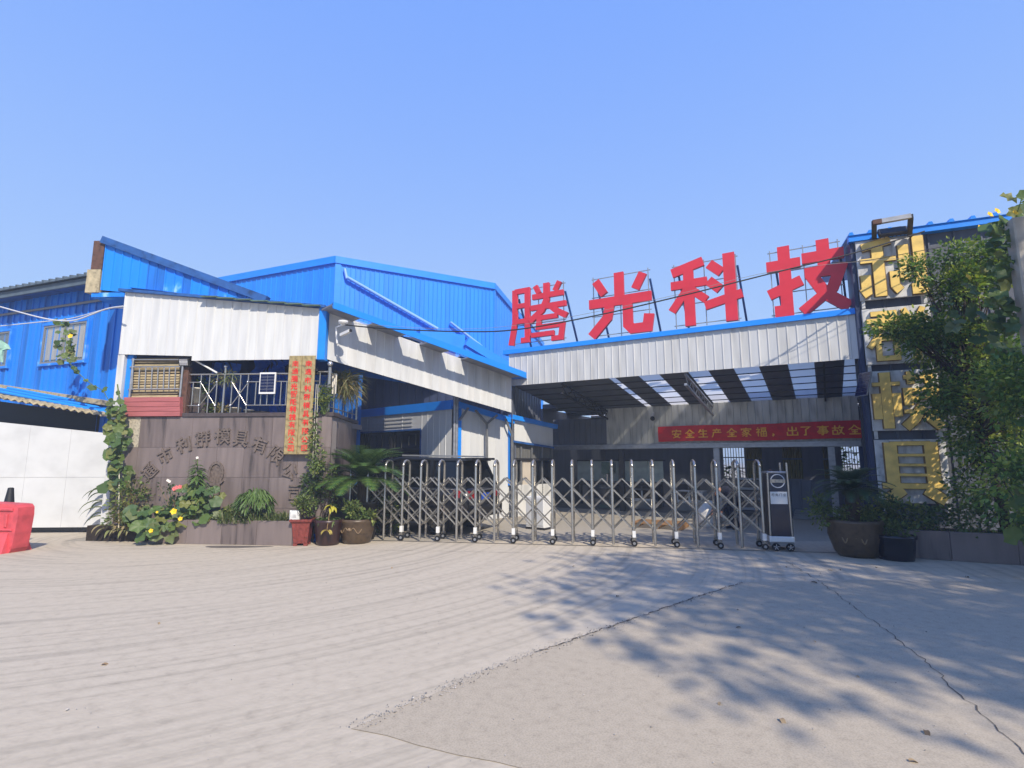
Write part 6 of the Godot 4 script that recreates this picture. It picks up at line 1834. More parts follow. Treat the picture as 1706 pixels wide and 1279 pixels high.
func cycad(called, label, p: Vector3, reach, trunk_h, n, cols, group, lift = 1.25):
	var o = thing(called, label, "cycad", at(p), group)
	var s = st()
	var prof = [Vector2(0.0, 0.0)]
	for k in 9:
		prof.append(Vector2(0.10 + 0.02 * (k % 2), trunk_h * k / 8.0))
	prof.append(Vector2(0.0, trunk_h))
	lathe(s, prof, 12); part("trunk", s, M.bark, o)
	var kinds = []
	for v in 3:
		s = st()
		var seg = 26
		var pt = Vector3.ZERO
		var ang = lift * [1.0, 0.62, 0.2][v]
		var drop = [1.3, 1.35, 1.0][v]
		for k in seg:
			var nxt = pt + Vector3(0, sin(ang), cos(ang)) * (1.0 / seg)
			s.set_color(cols[0])
			beam(s, pt, nxt, 0.012, 0.012)
			var t = k / float(seg)
			var ll = 0.26 * sin(PI * (0.12 + 0.84 * t)) + 0.03
			if k > 2:
				s.set_color(cols[(k + v) % cols.size()])
				for e in [-1, 1]:
					var up = Vector3(0, cos(ang), -sin(ang))
					var d = (Vector3(e, 0, 0) * 0.82 + Vector3(0, sin(ang), cos(ang)) * 0.62 + up * 0.16).normalized()
					var tip = pt + d * ll + Vector3(0, -0.05 * ll, 0)
					var wv = Vector3(0, sin(ang), cos(ang)) * 0.017
					tri(s, pt - wv, pt + wv, tip, up)
			pt = nxt
			ang -= drop / seg
		s.generate_normals()
		kinds.append(s.commit())
	for k in n:
		var v = k * 3 / n
		var turn = k * 2.399 + rng.randf_range(-0.2, 0.2)
		var sz = reach * rng.randf_range(0.88, 1.1)
		part("frond", kinds[v], M.needle, o, Transform3D(Basis(Vector3.UP, turn) * Basis(Vector3.RIGHT, rng.randf_range(-0.15, 0.15)) * Basis.from_scale(Vector3.ONE * sz), Vector3(0, trunk_h - 0.02, 0)))
	return o

func pot(called, label, p, prof, m, n = 24, category = "flower pot", turn = 0.0, square = false):
	var o = thing(called, label, category, at(p, turn))
	var s = st(); lathe(s, prof, n, Transform3D(), square); part("body", s, m, o)
	var t = prof[prof.size() - 1]
	s = st(); lathe(s, [Vector2(0, t.y - 0.06), Vector2(t.x * 0.9, t.y - 0.05)], n, Transform3D(), square)
	part("soil", s, M.soil, o)
	return o

func make_plants():
	LEAF = leaf_shape(0.26)
	BLADE = leaf_shape(0.07, 0.2, 0.5)
	for c in [Color(0.10, 0.165, 0.045), Color(0.075, 0.14, 0.04), Color(0.14, 0.20, 0.05), Color(0.09, 0.15, 0.055), Color(0.17, 0.21, 0.085), Color(0.12, 0.19, 0.05), Color(0.20, 0.22, 0.06)]:
		gourd_meshes.append(gourd_leaf(c))
	var spread = func(u0, v0, u1, v1, d, n, jitter = 0.12):
		var out = []
		for k in n:
			var q = spot(rng.randf_range(u0, u1), rng.randf_range(v0, v1), d)
			out.append(q + Vector3(0, 0, rng.randf_range(-jitter, jitter)))
		return out
	# gourd on the white column
	var o = thing("gourd_vine", "gourd vine with big leaves climbing the white column left of the plaque wall", "vine")
	gourd_leaves(o, spread.call(184, 690, 208, 812, 11.05, 85), 0.2, Vector3(0.3, 0.35, 1))
	gourd_leaves(o, spread.call(182, 655, 212, 700, 11.05, 20), 0.15, Vector3(0.3, 0.35, 1))
	var s = st(); tube(s, [spot(203, 885, 11.1), spot(200, 790, 11.12), spot(206, 720, 11.12), spot(196, 640, 11.1)], 0.012, 6); part("stem", s, M.stem, o)
	s = st(); tube(s, [spot(198, 880, 10.95), spot(199, 775, 10.98)], 0.012, 6); solo("support_cane", s, M.twine, "pale thin cane standing beside the gourd vine", "cane")
	o = thing("window_vine", "leafy vine with a yellow flower hanging before the blue house window", "vine")
	gourd_leaves(o, spread.call(96, 530, 121, 600, 12.2, 34, 0.08), 0.16, Vector3(0.3, 0.35, 1))
	var tail = [spot(108, 532, 12.2), spot(112, 600, 12.2), spot(126, 616, 12.1), spot(142, 632, 12.0), spot(156, 642, 11.9), spot(172, 650, 11.7), spot(182, 668, 11.5), spot(190, 690, 11.3)]
	gourd_leaves(o, tail.slice(1), 0.16, Vector3(0.3, 0.35, 1)); gourd_leaves(o, tail.slice(2), 0.12, Vector3(0.3, 0.35, 1))
	s = st(); tube(s, tail, 0.008, 5); part("stem", s, M.stem, o)
	flower(o, spot(118, 560, 12.05), 0.06, M.flower_yellow)
	# maize at the corner
	o = thing("maize_plant", "young maize plant with long arching leaves at the end of the white sheet wall", "plant")
	var cp = ground_at(178, 889)
	s = st(); tube(s, [cp, cp + Vector3(0.03, 0.55, 0), cp + Vector3(0.0, 1.05, 0)], 0.022, 7, 0.01); part("stalk", s, M.stem, o)
	for k in 13:
		var a = [2.9, 3.3, 0.4, 2.5, -0.3, 3.6, 2.9, 0.9, 3.2, -0.8, 2.7, 3.4, 0.1][k]
		s = st(true); long_leaf(s, cp + Vector3(0.02, 0.3 + 0.058 * k, 0), Vector3(cos(a), 0, sin(a) * 0.6 + 0.2).normalized(), rng.randf_range(0.5, 0.75), 0.055, rng.randf_range(0.75, 1.2), Color(0.14, 0.19, 0.10) if k % 3 else Color(0.20, 0.25, 0.10)); part("leaf", s, M.leaf_big, o)
	# weeds, pumpkin, rose, lily, bushes in the planter
	o = thing("weed_shrub", "yellowish tangled weeds between the maize and the pumpkin leaves", "shrub")
	var wb = spot(215, 880, 11.0); wb.y = 0.2
	var c = foliage("foliage", o, [[spot(215, 832, 11.0), Vector3(0.42, 0.38, 0.25), 60, 9, 0.09], [spot(205, 865, 10.9), Vector3(0.45, 0.2, 0.25), 40, 9, 0.08]], 0.075, LIME + DRY + GREEN, 0.1)
	stems("stems", o, wb, c, 0.006, M.dry_stem, 2)
	o = thing("pumpkin_plant", "sprawling pumpkin plant with yellow flowers spilling over the planter end", "plant")
	gourd_leaves(o, spread.call(218, 845, 310, 872, 10.75, 60), 0.24, Vector3(0.3, 0.8, 0.7), 0.6)
	gourd_leaves(o, spread.call(245, 868, 285, 888, 10.55, 22), 0.25, Vector3(0.2, 0.5, 1), 0.5)
	gourd_leaves(o, spread.call(298, 812, 362, 866, 10.7, 75), 0.2, Vector3(0.3, 0.7, 0.8), 0.6)
	for q in [[290, 852, 0.065], [301, 864, 0.045], [252, 884, 0.045], [262, 853, 0.025]]: flower(o, spot(q[0], q[1], 10.4), q[2], M.flower_yellow)
	s = st(); tube(s, [spot(225, 885, 10.7), spot(270, 868, 10.7), spot(330, 850, 10.7)], 0.012, 5); part("stem", s, M.stem, o)
	for k in 8:
		s = st(true); long_leaf(s, spot(172 + k * 7, 876 + (k % 3) * 4, 10.95), Vector3(gauss(), 0, 1).normalized(), 0.28, 0.03, 0.5, DRY[k % 3], 5); part("withered_leaf", s, M.dry_leaf, o)
	o = thing("rose_bush", "thin rose bush with pink and white blooms before the plaque wall", "shrub")
	c = foliage("foliage", o, [[spot(292, 838, 10.85), Vector3(0.22, 0.2, 0.15), 26, 8, 0.06], [spot(277, 812, 10.9), Vector3(0.16, 0.08, 0.1), 8, 6, 0.05]], 0.06, DARK, 0.1)
	stems("stems", o, spot(295, 868, 10.85), c, 0.006, M.dry_stem)
	for q in [[295, 812], [300, 811], [291, 814]]: flower(o, spot(q[0], q[1], 10.7), 0.045, M.flower_pink)
	for q in [[280, 800], [283, 802]]: flower(o, spot(q[0], q[1], 10.8), 0.03, M.flower_white)
	o = thing("lily_plant", "tall pointed plant with drooping lance leaves standing beside the emblem", "plant")
	var lb = spot(330, 868, 10.75); var lt = spot(329, 764, 10.75)
	s = st(); tube(s, [lb, lb.lerp(lt, 0.5) + Vector3(0.01, 0, 0), lt], 0.014, 6, 0.008); part("stem", s, M.stem, o)
	var wh = []; var ti = []
	for k in 150:
		var f = pow(rng.randf(), 0.8)
		var p = lt.lerp(lb, f * 0.68)
		var a = rng.randf() * TAU
		var d = Vector3(cos(a), 0.25 - f * 0.9, sin(a) * 0.9)
		wh.append(oriented(p, d, (0.10 + 0.16 * minf(1.0, f * 2)) * rng.randf_range(0.8, 1.2), 0.3))
		var t = rng.randf_range(0.8, 1.3); ti.append(Color(0.10 * t, 0.17 * t, 0.045 * t))
	multi("foliage", o, leaf_shape(0.11, 0.2, 0.35), M.leaf_big, wh, ti)
	flower(o, lt + Vector3(0, 0.02, 0), 0.03, M.flower_white)
	o = thing("weeping_bush", "rounded bush with dense drooping narrow leaves in the middle of the planter", "shrub")
	wh = []; ti = []
	var bc = spot(424, 842, 10.65)
	for k in 520:
		var d = sphere_dir()
		if d.y < -0.2: d.y = absf(d.y)
		var p = bc + d * Vector3(0.34, 0.36, 0.25) * rng.randf_range(0.75, 1.0)
		wh.append(oriented(p, d * Vector3(0.8, 0.2, 0.8) + Vector3(0, -0.55, 0) + sphere_dir() * 0.25, 0.16 * rng.randf_range(0.7, 1.2), 0.3))
		var t = rng.randf_range(0.7, 1.35); ti.append(Color(0.10 * t, 0.17 * t, 0.04 * t))
	multi("foliage", o, leaf_shape(0.1, 0.2, 0.4), M.leaf_big, wh, ti)
	stems("stems", o, spot(424, 868, 10.65), [bc, bc + Vector3(0.1, 0.2, 0), bc + Vector3(-0.12, 0.15, 0)], 0.012, M.stem)
	for q in [["low_shrub", "small yellow green shrub at the left foot of the weeping bush", 402, 852, 0.14, LIME], ["low_shrub", "small bright yellow shrub under the emblem tail", 376, 852, 0.09, LIME]]:
		o = thing(q[0], q[1], "shrub")
		c = foliage("foliage", o, [[spot(q[2], q[3], 10.7), Vector3(q[4], q[4] * 1.3, q[4]), 18, 8, 0.05]], 0.06, q[5], 0.0)
		stems("stems", o, spot(q[2], 869, 10.7), c, 0.005, M.stem)
	wh = []; ti = []
	for k in 900:
		var p = spot(rng.randf_range(362, 486), 870, rng.randf_range(10.5, 10.85)); p.y = 0.4
		wh.append(oriented(p, Vector3(gauss() * 0.5, 1, gauss() * 0.5), rng.randf_range(0.08, 0.26), 1.0))
		var t = rng.randf_range(0.7, 1.3); var q = [Color(0.14, 0.19, 0.06), Color(0.19, 0.20, 0.09), Color(0.09, 0.14, 0.04)][k % 3]; ti.append(Color(q.r * t, q.g * t, q.b * t))
	var gr = multi(numbered("planter_grass"), self, BLADE, M.leaf, wh, ti)
	tag(gr, "thin weedy grass growing along the planter box", "grass")
	o = thing("white_marker", "small rounded white plastic marker on the right end of the planter", "marker", at(spot(490, 868, 10.42)))
	s = st(); bevelled(s, Vector3(-0.095, 0.0, -0.05), Vector3(0.095, 0.2, 0.03), 0.03); part("body", s, M.plastic_white, o)
	s = st(); box(s, Vector3(-0.05, 0.07, 0.0305), Vector3(0.05, 0.13, 0.033)); part("worn_print", s, M.sign_back, o)
	# pots
	var pp = ground_at(503, 908)
	var rp = pot("square_pot", "square flared terracotta red pot on little feet, leftmost of the pots", pp, [Vector2(0, 0.05), Vector2(0.17, 0.05), Vector2(0.19, 0.12), Vector2(0.23, 0.42), Vector2(0.285, 0.46), Vector2(0.29, 0.5), Vector2(0.25, 0.5)], M.pot_red, 4, "flower pot", 0.12, true)
	for q in [[-1, -1], [1, -1], [1, 1], [-1, 1]]:
		s = st(); box(s, Vector3(q[0] * 0.095 - 0.035, 0, q[1] * 0.095 - 0.035), Vector3(q[0] * 0.095 + 0.035, 0.049, q[1] * 0.095 + 0.035)); part("foot", s, M.pot_red, rp)
	s = st()
	for x in [-0.09, 0.09]: hexa(s, [Vector3(x * 0.75 - 0.008, 0.14, 0.13), Vector3(x * 0.75 + 0.008, 0.14, 0.13), Vector3(x * 0.75 + 0.008, 0.14, 0.146), Vector3(x * 0.75 - 0.008, 0.14, 0.146), Vector3(x - 0.008, 0.4, 0.15), Vector3(x + 0.008, 0.4, 0.15), Vector3(x + 0.008, 0.4, 0.172), Vector3(x - 0.008, 0.4, 0.172)])
	part("moulding", s, M.pot_red, rp)
	o = thing("potted_shrub", "clipped light green shrub growing in the square red pot", "shrub")
	var sc = pp + Vector3(0.03, 0.76, 0)
	c = foliage("foliage", o, [[sc, Vector3(0.2, 0.2, 0.18), 75, 11, 0.05]], 0.05, LIME + GREEN, 0.0)
	stems("stems", o, pp + Vector3(0, 0.45, 0), c, 0.006, M.bark, 4)
	s = st(); box(s, Vector3(-0.05, 0.0, -0.02), Vector3(0.07, 0.42, 0.0)); solo("blue_board", s, M.tarp, "narrow blue board wedged between the red and plum pots", "board", at(ground_at(523, 904) + Vector3(0, 0, -0.1), -0.2))
	pp = ground_at(546, 907)
	pot("plum_pot", "dark plum glazed tapering pot between the red pot and the brown bowl", pp, [Vector2(0, 0), Vector2(0.2, 0.0), Vector2(0.215, 0.05), Vector2(0.265, 0.4), Vector2(0.285, 0.43), Vector2(0.28, 0.48), Vector2(0.25, 0.48)], M.pot_plum)
	o = thing("potted_orchid", "strap leaved plant with a drooping yellow leaf growing in the plum pot", "plant")
	for k in 26:
		var a = k * 2.4
		s = st(true); long_leaf(s, pp + Vector3(gauss() * 0.12, 0.42, gauss() * 0.1), Vector3(cos(a), 0, sin(a)), rng.randf_range(0.25, 0.5), 0.022, rng.randf_range(0.9, 1.4), GREEN[k % 4], 6); part("leaf", s, M.leaf_big, o)
	for k in 4:
		s = st(true); long_leaf(s, pp + Vector3(0.06, 0.74 - k * 0.02, 0.05), Vector3([-0.6, 0.3, 0.8, 0.1][k], 0, 0.6).normalized(), 0.2, 0.035, 0.4, Color(0.55, 0.5, 0.06), 5); part("yellow_leaf", s, M.leaf_big, o)
	s = st(); tube(s, [pp + Vector3(0.03, 0.42, 0.1), pp + Vector3(0.06, 0.74, 0.06)], 0.008, 5); tube(s, [pp + Vector3(0.07, 0.6, 0.2), pp + Vector3(0.08, 0.3, 0.32)], 0.006, 5); part("stem", s, M.dry_stem, o)
	for k in 4:
		s = st(true); long_leaf(s, pp + Vector3(0.08, 0.3, 0.3), Vector3([-1, -0.4, 0.5, 1][k], 0, 0.5).normalized(), 0.16, 0.03, 0.5, Color(0.42, 0.34, 0.08), 5); part("withered_leaf", s, M.dry_leaf, o)
	pp = ground_at(594, 904)
	var bp = pot("brown_bowl", "wide brown glazed bowl with a scroll relief, right of the plum pot", pp, [Vector2(0, 0), Vector2(0.24, 0.0), Vector2(0.28, 0.06), Vector2(0.33, 0.26), Vector2(0.325, 0.38), Vector2(0.355, 0.42), Vector2(0.35, 0.47), Vector2(0.31, 0.47)], M.pot_brown)
	s = st()
	for e in [-1, 1]:
		var pts = []
		for k in 14:
			var t = k / 13.0
			var a = PI / 2 + 0.18 + e * (0.1 + t * 0.62)
			var y = 0.27 + 0.05 * sin(t * 7.0)
			pts.append(Vector3(cos(a) * 0.335, y, sin(a) * 0.335))
		tube(s, pts, 0.009, 5)
	ball(s, Vector3(cos(PI / 2 + 0.18) * 0.33, 0.29, sin(PI / 2 + 0.18) * 0.33), 0.035); part("scroll_relief", s, M.pot_relief, bp)
	o = thing("potted_weeds", "two leafy green clumps growing in the brown bowl", "plant")
	c = foliage("foliage", o, [[pp + Vector3(-0.1, 0.66, 0.05), Vector3(0.17, 0.16, 0.14), 36, 7, 0.05], [pp + Vector3(0.25, 0.53, 0.1), Vector3(0.15, 0.1, 0.12), 26, 7, 0.05]], 0.07, GREEN + LIME, 0.1)
	stems("stems", o, pp + Vector3(0, 0.42, 0), c, 0.006, M.stem, 3)
	# left cycad in its black tub
	var cy = spot(605, 800, 11.35); 
	pot("black_tub", "black round tub behind the brown bowl holding the left cycad", Vector3(cy.x, 0, cy.z), [Vector2(0, 0), Vector2(0.27, 0.0), Vector2(0.33, 0.7), Vector2(0.35, 0.72), Vector2(0.35, 0.76), Vector2(0.31, 0.76)], M.black)
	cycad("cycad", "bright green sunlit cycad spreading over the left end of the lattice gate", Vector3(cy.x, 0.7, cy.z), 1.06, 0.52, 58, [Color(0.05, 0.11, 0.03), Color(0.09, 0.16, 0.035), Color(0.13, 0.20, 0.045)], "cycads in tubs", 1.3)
	o = thing("string_vine", "thin vine climbing white strings beside the right brass plate", "vine")
	for q in [[521, 527], [526, 530]]:
		s = st(); tube(s, [spot(q[0] - 1, 790, 10.75), spot(q[1], 640, 10.8)], 0.006, 5); part("string", s, M.twine, o)
	c = foliage("foliage", o, [[spot(523, 735, 10.75), Vector3(0.1, 0.65, 0.06), 46, 5, 0.05], [spot(530, 770, 10.75), Vector3(0.16, 0.25, 0.1), 30, 7, 0.06]], 0.07, LIME + GREEN, 0.3)
	o = thing("tall_shrub", "loose green shrub rising behind the red and plum pots", "shrub")
	c = foliage("foliage", o, [[spot(522, 805, 10.85), Vector3(0.2, 0.4, 0.15), 60, 8, 0.07], [spot(552, 815, 10.95), Vector3(0.3, 0.4, 0.15), 50, 7, 0.08]], 0.065, GREEN + DARK, 0.15)
	stems("stems", o, Vector3(spot(530, 800, 10.95).x, 0.0, -10.95), c, 0.008, M.bark, 5)
	o = thing("gate_shrub", "low shrub growing behind the left end of the lattice gate", "shrub")
	c = foliage("foliage", o, [[spot(655, 855, 12.0), Vector3(0.25, 0.45, 0.2), 60, 8, 0.07], [spot(620, 850, 12.1), Vector3(0.4, 0.5, 0.2), 70, 7, 0.09]], 0.08, GREEN + LIME + DARK, 0.15)
	stems("stems", o, Vector3(spot(640, 850, 12.0).x, 0, -12.0), c, 0.008, M.bark, 5)
	# terrace greenery
	var tz = TP * Vector3(0, 0, 0)
	for q in [["terrace_plant", "bushy grey green plant between the white and cream flower pots", 352, 682, 0.22, 0.14, GREEN], ["terrace_plant", "brownish plant beside the foot of the middle railing post", 372, 682, 0.14, 0.12, DRY], ["terrace_plant", "leafy plant behind the first crossed railing panel", 343, 643, 0.14, 0.3, DARK]]:
		o = thing(q[0], q[1], "plant")
		c = foliage("foliage", o, [[spot(q[2], q[3], 11.55), Vector3(q[4], q[5], 0.12), 30, 8, 0.05]], 0.06, q[6], 0.1)
	o = thing("rail_planter", "dry wispy plant drooping over the middle of the terrace top rail", "plant")
	c = foliage("foliage", o, [[spot(378, 630, 11.3), Vector3(0.32, 0.12, 0.12), 40, 7, 0.07]], 0.09, DRY + GREEN, 0.5, BLADE)
	o = thing("corner_climber", "leafy green climber on the corner railing beside the brass plates", "plant")
	c = foliage("foliage", o, [[spot(540, 662, 10.95), Vector3(0.13, 0.3, 0.12), 55, 7, 0.06]], 0.065, GREEN + LIME, 0.2)
	stems("stems", o, spot(540, 690, 10.95), c, 0.005, M.stem, 5)
	o = thing("dry_grass_clump", "straw coloured grass clump hanging over the corner railing", "plant")
	wh = []; ti = []
	for k in 700:
		var p = spot(rng.randf_range(562, 586), rng.randf_range(622, 650), 11.9) + Vector3(gauss() * 0.1, 0, gauss() * 0.3)
		var a = rng.randf() * TAU
		wh.append(oriented(p, Vector3(cos(a) * 0.5 + 0.15, rng.randf_range(-0.9, 0.5), sin(a) * 0.5), rng.randf_range(0.25, 0.5), 0.8))
		var t = rng.randf_range(0.7, 1.3); var q = [Color(0.34, 0.27, 0.13), Color(0.20, 0.22, 0.08), Color(0.28, 0.25, 0.11)][k % 3]; ti.append(Color(q.r * t, q.g * t, q.b * t))
	multi("foliage", o, leaf_shape(0.02, 0.2, 0.5), M.leaf, wh, ti)
	s = st(); lathe(s, [Vector2(0, 0), Vector2(0.13, 0.0), Vector2(0.17, 0.22), Vector2(0, 0.22)], 14, at(spot(574, 650, 11.9))); part("basket", s, M.dry_stem, o)
	# greenery seen through the hall windows
	var back = TH * Transform3D(Basis(), Vector3(0, 0, -9.4))
	o = thing("far_shrub", "sunlit green bush seen through the barred hall windows", "shrub", back)
	c = foliage("foliage", o, [[Vector3(3.3, 1.2, 0), Vector3(1.2, 0.8, 0.6), 60, 12, 0.2], [Vector3(7.9, 1.5, 0), Vector3(1.6, 1.2, 0.6), 110, 12, 0.2]], 0.16, LIME + GREEN, 0.1)
	stems("stems", o, Vector3(7.9, 0, 0), c, 0.02, M.bark, 6)

func make_right_plants():
	var pp = ground_at(1428, 926)
	var bp = pot("large_planter_pot", "big dark brown glazed pot right of the gate opening", pp, [Vector2(0, 0), Vector2(0.27, 0.0), Vector2(0.33, 0.08), Vector2(0.42, 0.36), Vector2(0.41, 0.52), Vector2(0.43, 0.56), Vector2(0.425, 0.61), Vector2(0.38, 0.61)], M.pot_brown)
	var s = st()
	for e in [-1, 1]:
		var pts = []
		for k in 16:
			var t = k / 15.0
			var a = PI / 2 + 0.6 + e * (0.05 + t * 0.5)
			pts.append(Vector3(cos(a) * (0.40), 0.33 + 0.08 * sin(t * 8.0), sin(a) * 0.40))
		tube(s, pts, 0.012, 5)
	part("scroll_relief", s, M.pot_relief, bp)
	var o = thing("pot_weeds", "weeds and small leaves crowding the rim of the big brown pot", "plant")
	var c = foliage("foliage", o, [[pp + Vector3(0.05, 0.68, 0), Vector3(0.45, 0.14, 0.35), 60, 9, 0.07], [pp + Vector3(-0.5, 0.75, -0.1), Vector3(0.22, 0.3, 0.2), 50, 9, 0.07]], 0.06, GREEN + LIME, 0.1)
	stems("stems", o, pp + Vector3(0, 0.58, 0), c, 0.006, M.stem, 4)
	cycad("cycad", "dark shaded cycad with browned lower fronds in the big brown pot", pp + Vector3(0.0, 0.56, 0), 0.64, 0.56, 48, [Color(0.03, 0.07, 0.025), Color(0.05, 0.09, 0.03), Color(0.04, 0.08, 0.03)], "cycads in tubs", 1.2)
	pp = ground_at(1494, 932)
	pot("navy_pot", "squat glossy navy glazed pot beside the big brown pot", pp, [Vector2(0, 0), Vector2(0.24, 0.0), Vector2(0.245, 0.03), Vector2(0.27, 0.2), Vector2(0.28, 0.33), Vector2(0.305, 0.35), Vector2(0.305, 0.4), Vector2(0.265, 0.4)], M.pot_navy)
	o = thing("navy_pot_plant", "low leafy plant growing in the navy pot", "plant")
	c = foliage("foliage", o, [[pp + Vector3(0, 0.5, 0), Vector3(0.3, 0.14, 0.25), 40, 8, 0.06]], 0.06, GREEN, 0.1)
	stems("stems", o, pp + Vector3(0, 0.36, 0), c, 0.005, M.stem, 4)
	var TB = frame(Vector2(6.35, 9.25), Vector2(8.6, 8.15))
	o = thing("dark_planter_box", "dark brown planter box in shade below the sign column", "planter", TB)
	for k in 3:
		s = st(); bevelled(s, Vector3(k * 0.835 + 0.002, 0.004, -0.08), Vector3(k * 0.835 + 0.833, 0.46, 0), 0.006); part("slab", s, [M.tile_b, M.tile, M.tile_c][k], o)
	s = st(); box(s, Vector3(-0.06, 0.004, -1.2), Vector3(-0.002, 0.46, 0)); part("end_slab", s, M.tile_b, o)
	s = st(); box(s, Vector3(0, 0, -1.2), Vector3(2.5, 0.4, -0.082)); part("soil", s, M.soil, o)
	o = thing("planter_bushes", "dense mixed bushes in the dark planter under the gold characters", "shrub", TB)
	c = foliage("foliage", o, [[Vector3(0.25, 0.62, -0.35), Vector3(0.5, 0.28, 0.3), 70, 10, 0.08], [Vector3(1.2, 0.62, -0.4), Vector3(0.7, 0.3, 0.35), 80, 10, 0.09], [Vector3(2.1, 0.75, -0.4), Vector3(0.5, 0.45, 0.35), 60, 10, 0.09], [Vector3(-0.1, 0.78, -0.6), Vector3(0.5, 0.25, 0.25), 50, 9, 0.08]], 0.075, GREEN + DARK + LIME, 0.05)
	for x in [0.2, 1.2, 2.1]:
		var near = []
		for q in c:
			if absf(q.x - x) < 0.5: near.append(q)
		stems("stems", o, Vector3(x, 0.38, -0.4), near, 0.007, M.stem, 5)
	# the tree before the sign
	var tr = thing("shade_tree", "bushy small leaved tree overgrowing the gold characters at the right edge", "tree")
	var base = Vector3(8.15, 0.35, -9.0)
	s = st()
	var t1 = Vector3(8.05, 1.7, -9.05); var t2 = Vector3(7.9, 2.9, -9.1)
	tube(s, [base, t1, t2, Vector3(7.75, 4.2, -9.15)], 0.075, 9, 0.03)
	part("trunk", s, M.bark, tr)
	var D = 9.15
	var blobs = [[spot(1560, 560, D), Vector3(0.75, 0.5, 0.45), 150, 19, 0.13], [spot(1497, 546, D), Vector3(0.52, 0.22, 0.35), 60, 15, 0.11], [spot(1630, 600, D), Vector3(0.8, 0.65, 0.5), 170, 20, 0.15], [spot(1600, 480, D), Vector3(0.55, 0.45, 0.4), 130, 18, 0.12],
		[spot(1645, 440, D), Vector3(0.5, 0.42, 0.35), 95, 18, 0.12], [spot(1565, 655, D), Vector3(0.45, 0.36, 0.35), 70, 17, 0.12], [spot(1650, 700, D), Vector3(0.85, 0.9, 0.5), 220, 22, 0.15], [spot(1655, 815, D), Vector3(0.75, 0.45, 0.4), 65, 17, 0.14], [spot(1697, 640, 7.5), Vector3(0.55, 0.6, 0.3), 110, 19, 0.13],
		[spot(1705, 800, 7.45), Vector3(0.6, 0.75, 0.35), 75, 18, 0.14], [spot(1528, 450, D + 0.1), Vector3(0.26, 0.32, 0.25), 30, 14, 0.10], [spot(1585, 425, D), Vector3(0.3, 0.28, 0.3), 28, 14, 0.12]]
	c = foliage("crown", tr, blobs, 0.078, [Color(0.10, 0.19, 0.035), Color(0.13, 0.22, 0.04), Color(0.20, 0.29, 0.05), Color(0.28, 0.34, 0.06), Color(0.08, 0.15, 0.03)], 0.15)
	s = st()
	for k in range(0, c.size(), 6):
		var from = t1.lerp(t2, clampf((c[k].y - 1.4) / 2.5, 0.0, 1.0))
		tube(s, [from, from.lerp(c[k], 0.55) + Vector3(gauss() * 0.1, 0.1, gauss() * 0.1), c[k]], 0.014, 5, 0.004)
	part("limbs", s, M.bark, tr)
	# concrete pillar and the gourd on it
	s = st(); bevelled(s, Vector3(0.0, 0.0, -0.28), Vector3(0.55, 5.26, 0.0), 0.02)
	solo("concrete_pillar", s, M.concrete_wall, "pale concrete pillar cut by the right edge", "pillar", frame(Vector2(7.6, 7.62), Vector2(8.7, 7.16)))
	var g = thing("pillar_vine", "gourd vine with large pale leaves and yellow flowers beside the concrete pillar", "vine")
	var pts = []
	for q in [[1668, 345, 1704, 362, 7], [1650, 365, 1690, 420, 26], [1645, 420, 1690, 500, 34], [1650, 500, 1692, 600, 36], [1600, 465, 1670, 560, 12], [1560, 500, 1600, 540, 5], [1640, 600, 1690, 700, 14], [1692, 640, 1720, 900, 26], [1690, 310, 1716, 350, 6]]:
		for k in q[4]: pts.append(spot(rng.randf_range(q[0], q[2]), rng.randf_range(q[1], q[3]), rng.randf_range(7.75, 8.1) if q[0] > 1610 and q[0] < 1690 else rng.randf_range(8.3, 8.6) if q[0] < 1650 else rng.randf_range(7.35, 7.55)))
	gourd_leaves(g, pts, 0.21, Vector3(-0.2, 0.45, 1), 0.6)
	for q in [[1632, 380, 8.4], [1660, 352, 8.0], [1690, 355, 7.6], [1648, 358, 8.1], [1612, 462, 8.3]]: flower(g, spot(q[0], q[1], q[2]), 0.06, M.flower_yellow)
	s = st(); tube(s, [Vector3(7.9, 0.4, -8.6), spot(1690, 700, 8.0), spot(1668, 520, 8.1), spot(1675, 420, 8.0), spot(1695, 352, 7.6), spot(1706, 318, 7.5)], 0.014, 6, 0.006); part("stem", s, M.stem, g)

# trees along the street, out of the frame, that shade the forecourt
func make_street_trees():
	var i = 0
	for q in [[Vector3(8.2, 0, 2.6), 8.8, Vector3(4.0, 1.8, 2.9), 330], [Vector3(11.4, 0, 0.4), 8.2, Vector3(2.2, 1.6, 1.5), 190], [Vector3(8.9, 0, -1.9), 8.6, Vector3(2.1, 1.3, 1.3), 130]]:
		var o = thing("street_tree", ["tall leafy tree by the street casting the shadow on the forecourt", "tall leafy tree beyond the concrete pillar shading the planter", "slender leafy street tree whose shade falls by the motor head of the gate"][i], "tree")
		var s = st()
		var top = q[0] + Vector3(0, q[1], 0)
		tube(s, [q[0], q[0] + Vector3(0.15, q[1] * 0.5, 0.1), top], 0.2, 10, 0.08); part("trunk", s, M.bark, o)
		var c = foliage("crown", o, [[top, q[2], q[3], 26, 0.5]], 0.19, GREEN, 0.2)
		s = st()
		for k in range(0, c.size(), 4):
			var f = q[0] + Vector3(0.1, q[1] * rng.randf_range(0.5, 0.9), 0.05)
			tube(s, [f, f.lerp(c[k], 0.5) + Vector3(0, 0.25, 0), c[k]], 0.045, 6, 0.012)
		part("limbs", s, M.bark, o)
		i += 1

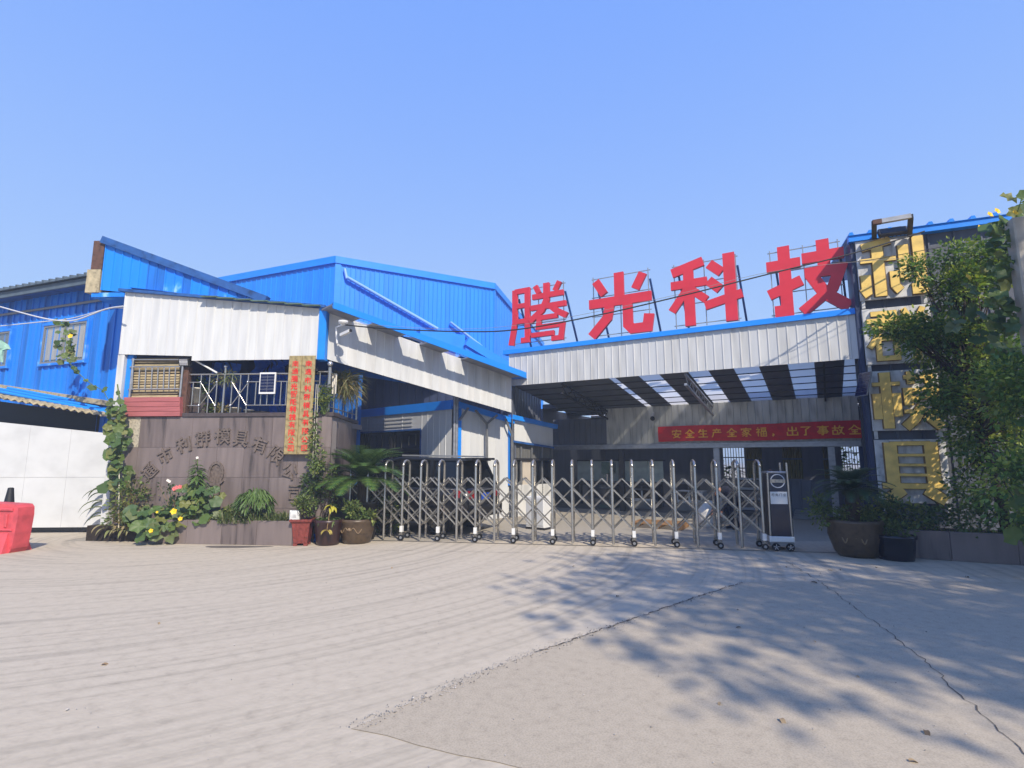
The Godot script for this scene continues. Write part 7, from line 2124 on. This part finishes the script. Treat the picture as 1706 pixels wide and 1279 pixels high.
func make_small_things():
	# fallen leaves, one by one
	var curl = []
	for k in 3:
		var s = st(true)
		long_leaf(s, Vector3(-0.5, 0.02, 0), Vector3.RIGHT, 1.0, 0.2, 0.5, [Color(0.30, 0.20, 0.11), Color(0.16, 0.11, 0.07), Color(0.36, 0.26, 0.15)][k], 5)
		s.generate_normals()
		curl.append(s.commit())
	var big = part("dead_leaf", curl[0], M.dry_leaf, self, Transform3D(Basis(Vector3.UP, 0.2).scaled_local(Vector3(0.075, 0.09, 0.09)), ground_at(178, 1108) + Vector3(0, 0.006, 0)))
	tag(big, "curled tan dead leaf alone on the left of the forecourt", "leaf")
	names["dead_leaf"] = 0
	var spots = [[1028, 994, 0.05, "small dark leaf alone in the shaded smooth strip above the crack"], [1360, 972, 0.09, "largest dark leaf lying on the long crack at right"], [1310, 945, 0.05, "small dark leaf just below the motor head of the gate"], [1400, 950, 0.04, "tiny leaf in front of the big brown pot"], [1228, 1047, 0.05, "dark leaf in the pale worn patch of the slab"], [1198, 1176, 0.04, "dark leaf in the sunny gap near the bottom centre of the slab"], [1305, 1206, 0.06, "long brown leaf in the sunlit gap, lower middle of the slab"], [1545, 1226, 0.06, "brown leaf near the bottom right beside the shade edge"], [1525, 1272, 0.05, "pale leaf at the very bottom of the view, right of centre"], [1612, 962, 0.06, "dark leaf in front of the dark planter box"], [1385, 951, 0.06, "leaf left of the navy pot foot"], [1460, 946, 0.05, "small leaf straight before the navy pot"], [1358, 1071, 0.03, "tiny leaf in the middle of the shaded slab"], [1430, 1130, 0.03, "tiny leaf left of the long crack, low in the shade"], [265, 1040, 0.04, "small dark leaf on the bright left forecourt"], [653, 947, 0.05, "small pale leaf below the left end of the gate"], [955, 944, 0.04, "small leaf below the middle of the gate"], [1265, 932, 0.05, "leaf just in front of the gate's last wheels"]]
	for q in spots:
		var o = part(numbered("dead_leaf"), curl[rng.randi() % 3], M.dry_leaf, self, Transform3D(Basis(Vector3.UP, rng.randf() * TAU).scaled_local(Vector3.ONE * q[2] * 1.3), ground_at(q[0], q[1]) + Vector3(0, 0.014, 0)))
		tag(o, q[3], "leaf", "dry leaves on the forecourt")
	# grit along the broken slab edge and thinly over the slab
	var wh = []; var ti = []
	var s = st(); ball(s, Vector3.ZERO, 1.0, 6, 0.7); s.generate_normals()
	var stone = s.commit()
	for k in 1500:
		var p: Vector2
		if k < 1150:
			var f = rng.randf()
			var a = [Vector2(-0.97, 3.46), Vector2(0.03, 4.58), Vector2(1.15, 5.62), Vector2(3.09, 7.37)]
			var seg = mini(2, int(f * 3.0))
			p = a[seg].lerp(a[seg + 1], f * 3.0 - seg) + Vector2(gauss(), gauss()) * 0.07
		else:
			p = Vector2(rng.randf_range(-3, 5), rng.randf_range(2.6, 9.2))
		var r = rng.randf_range(0.0018, 0.0045) * (1.0 if k % 17 else 1.8)
		wh.append(Transform3D(Basis(Vector3.UP, rng.randf() * TAU).scaled_local(Vector3(r, r, r * 1.4)), Vector3(p.x, 0.012 + r * 0.4, -p.y)))
		var t = rng.randf_range(0.12, 0.5); ti.append(Color(t, t * 0.93, t * 0.85))
	var gm = multi(numbered("grit"), self, stone, M.pebble, wh, ti)
	tag(gm, "loose grit scattered along the cracked slab edge", "gravel")
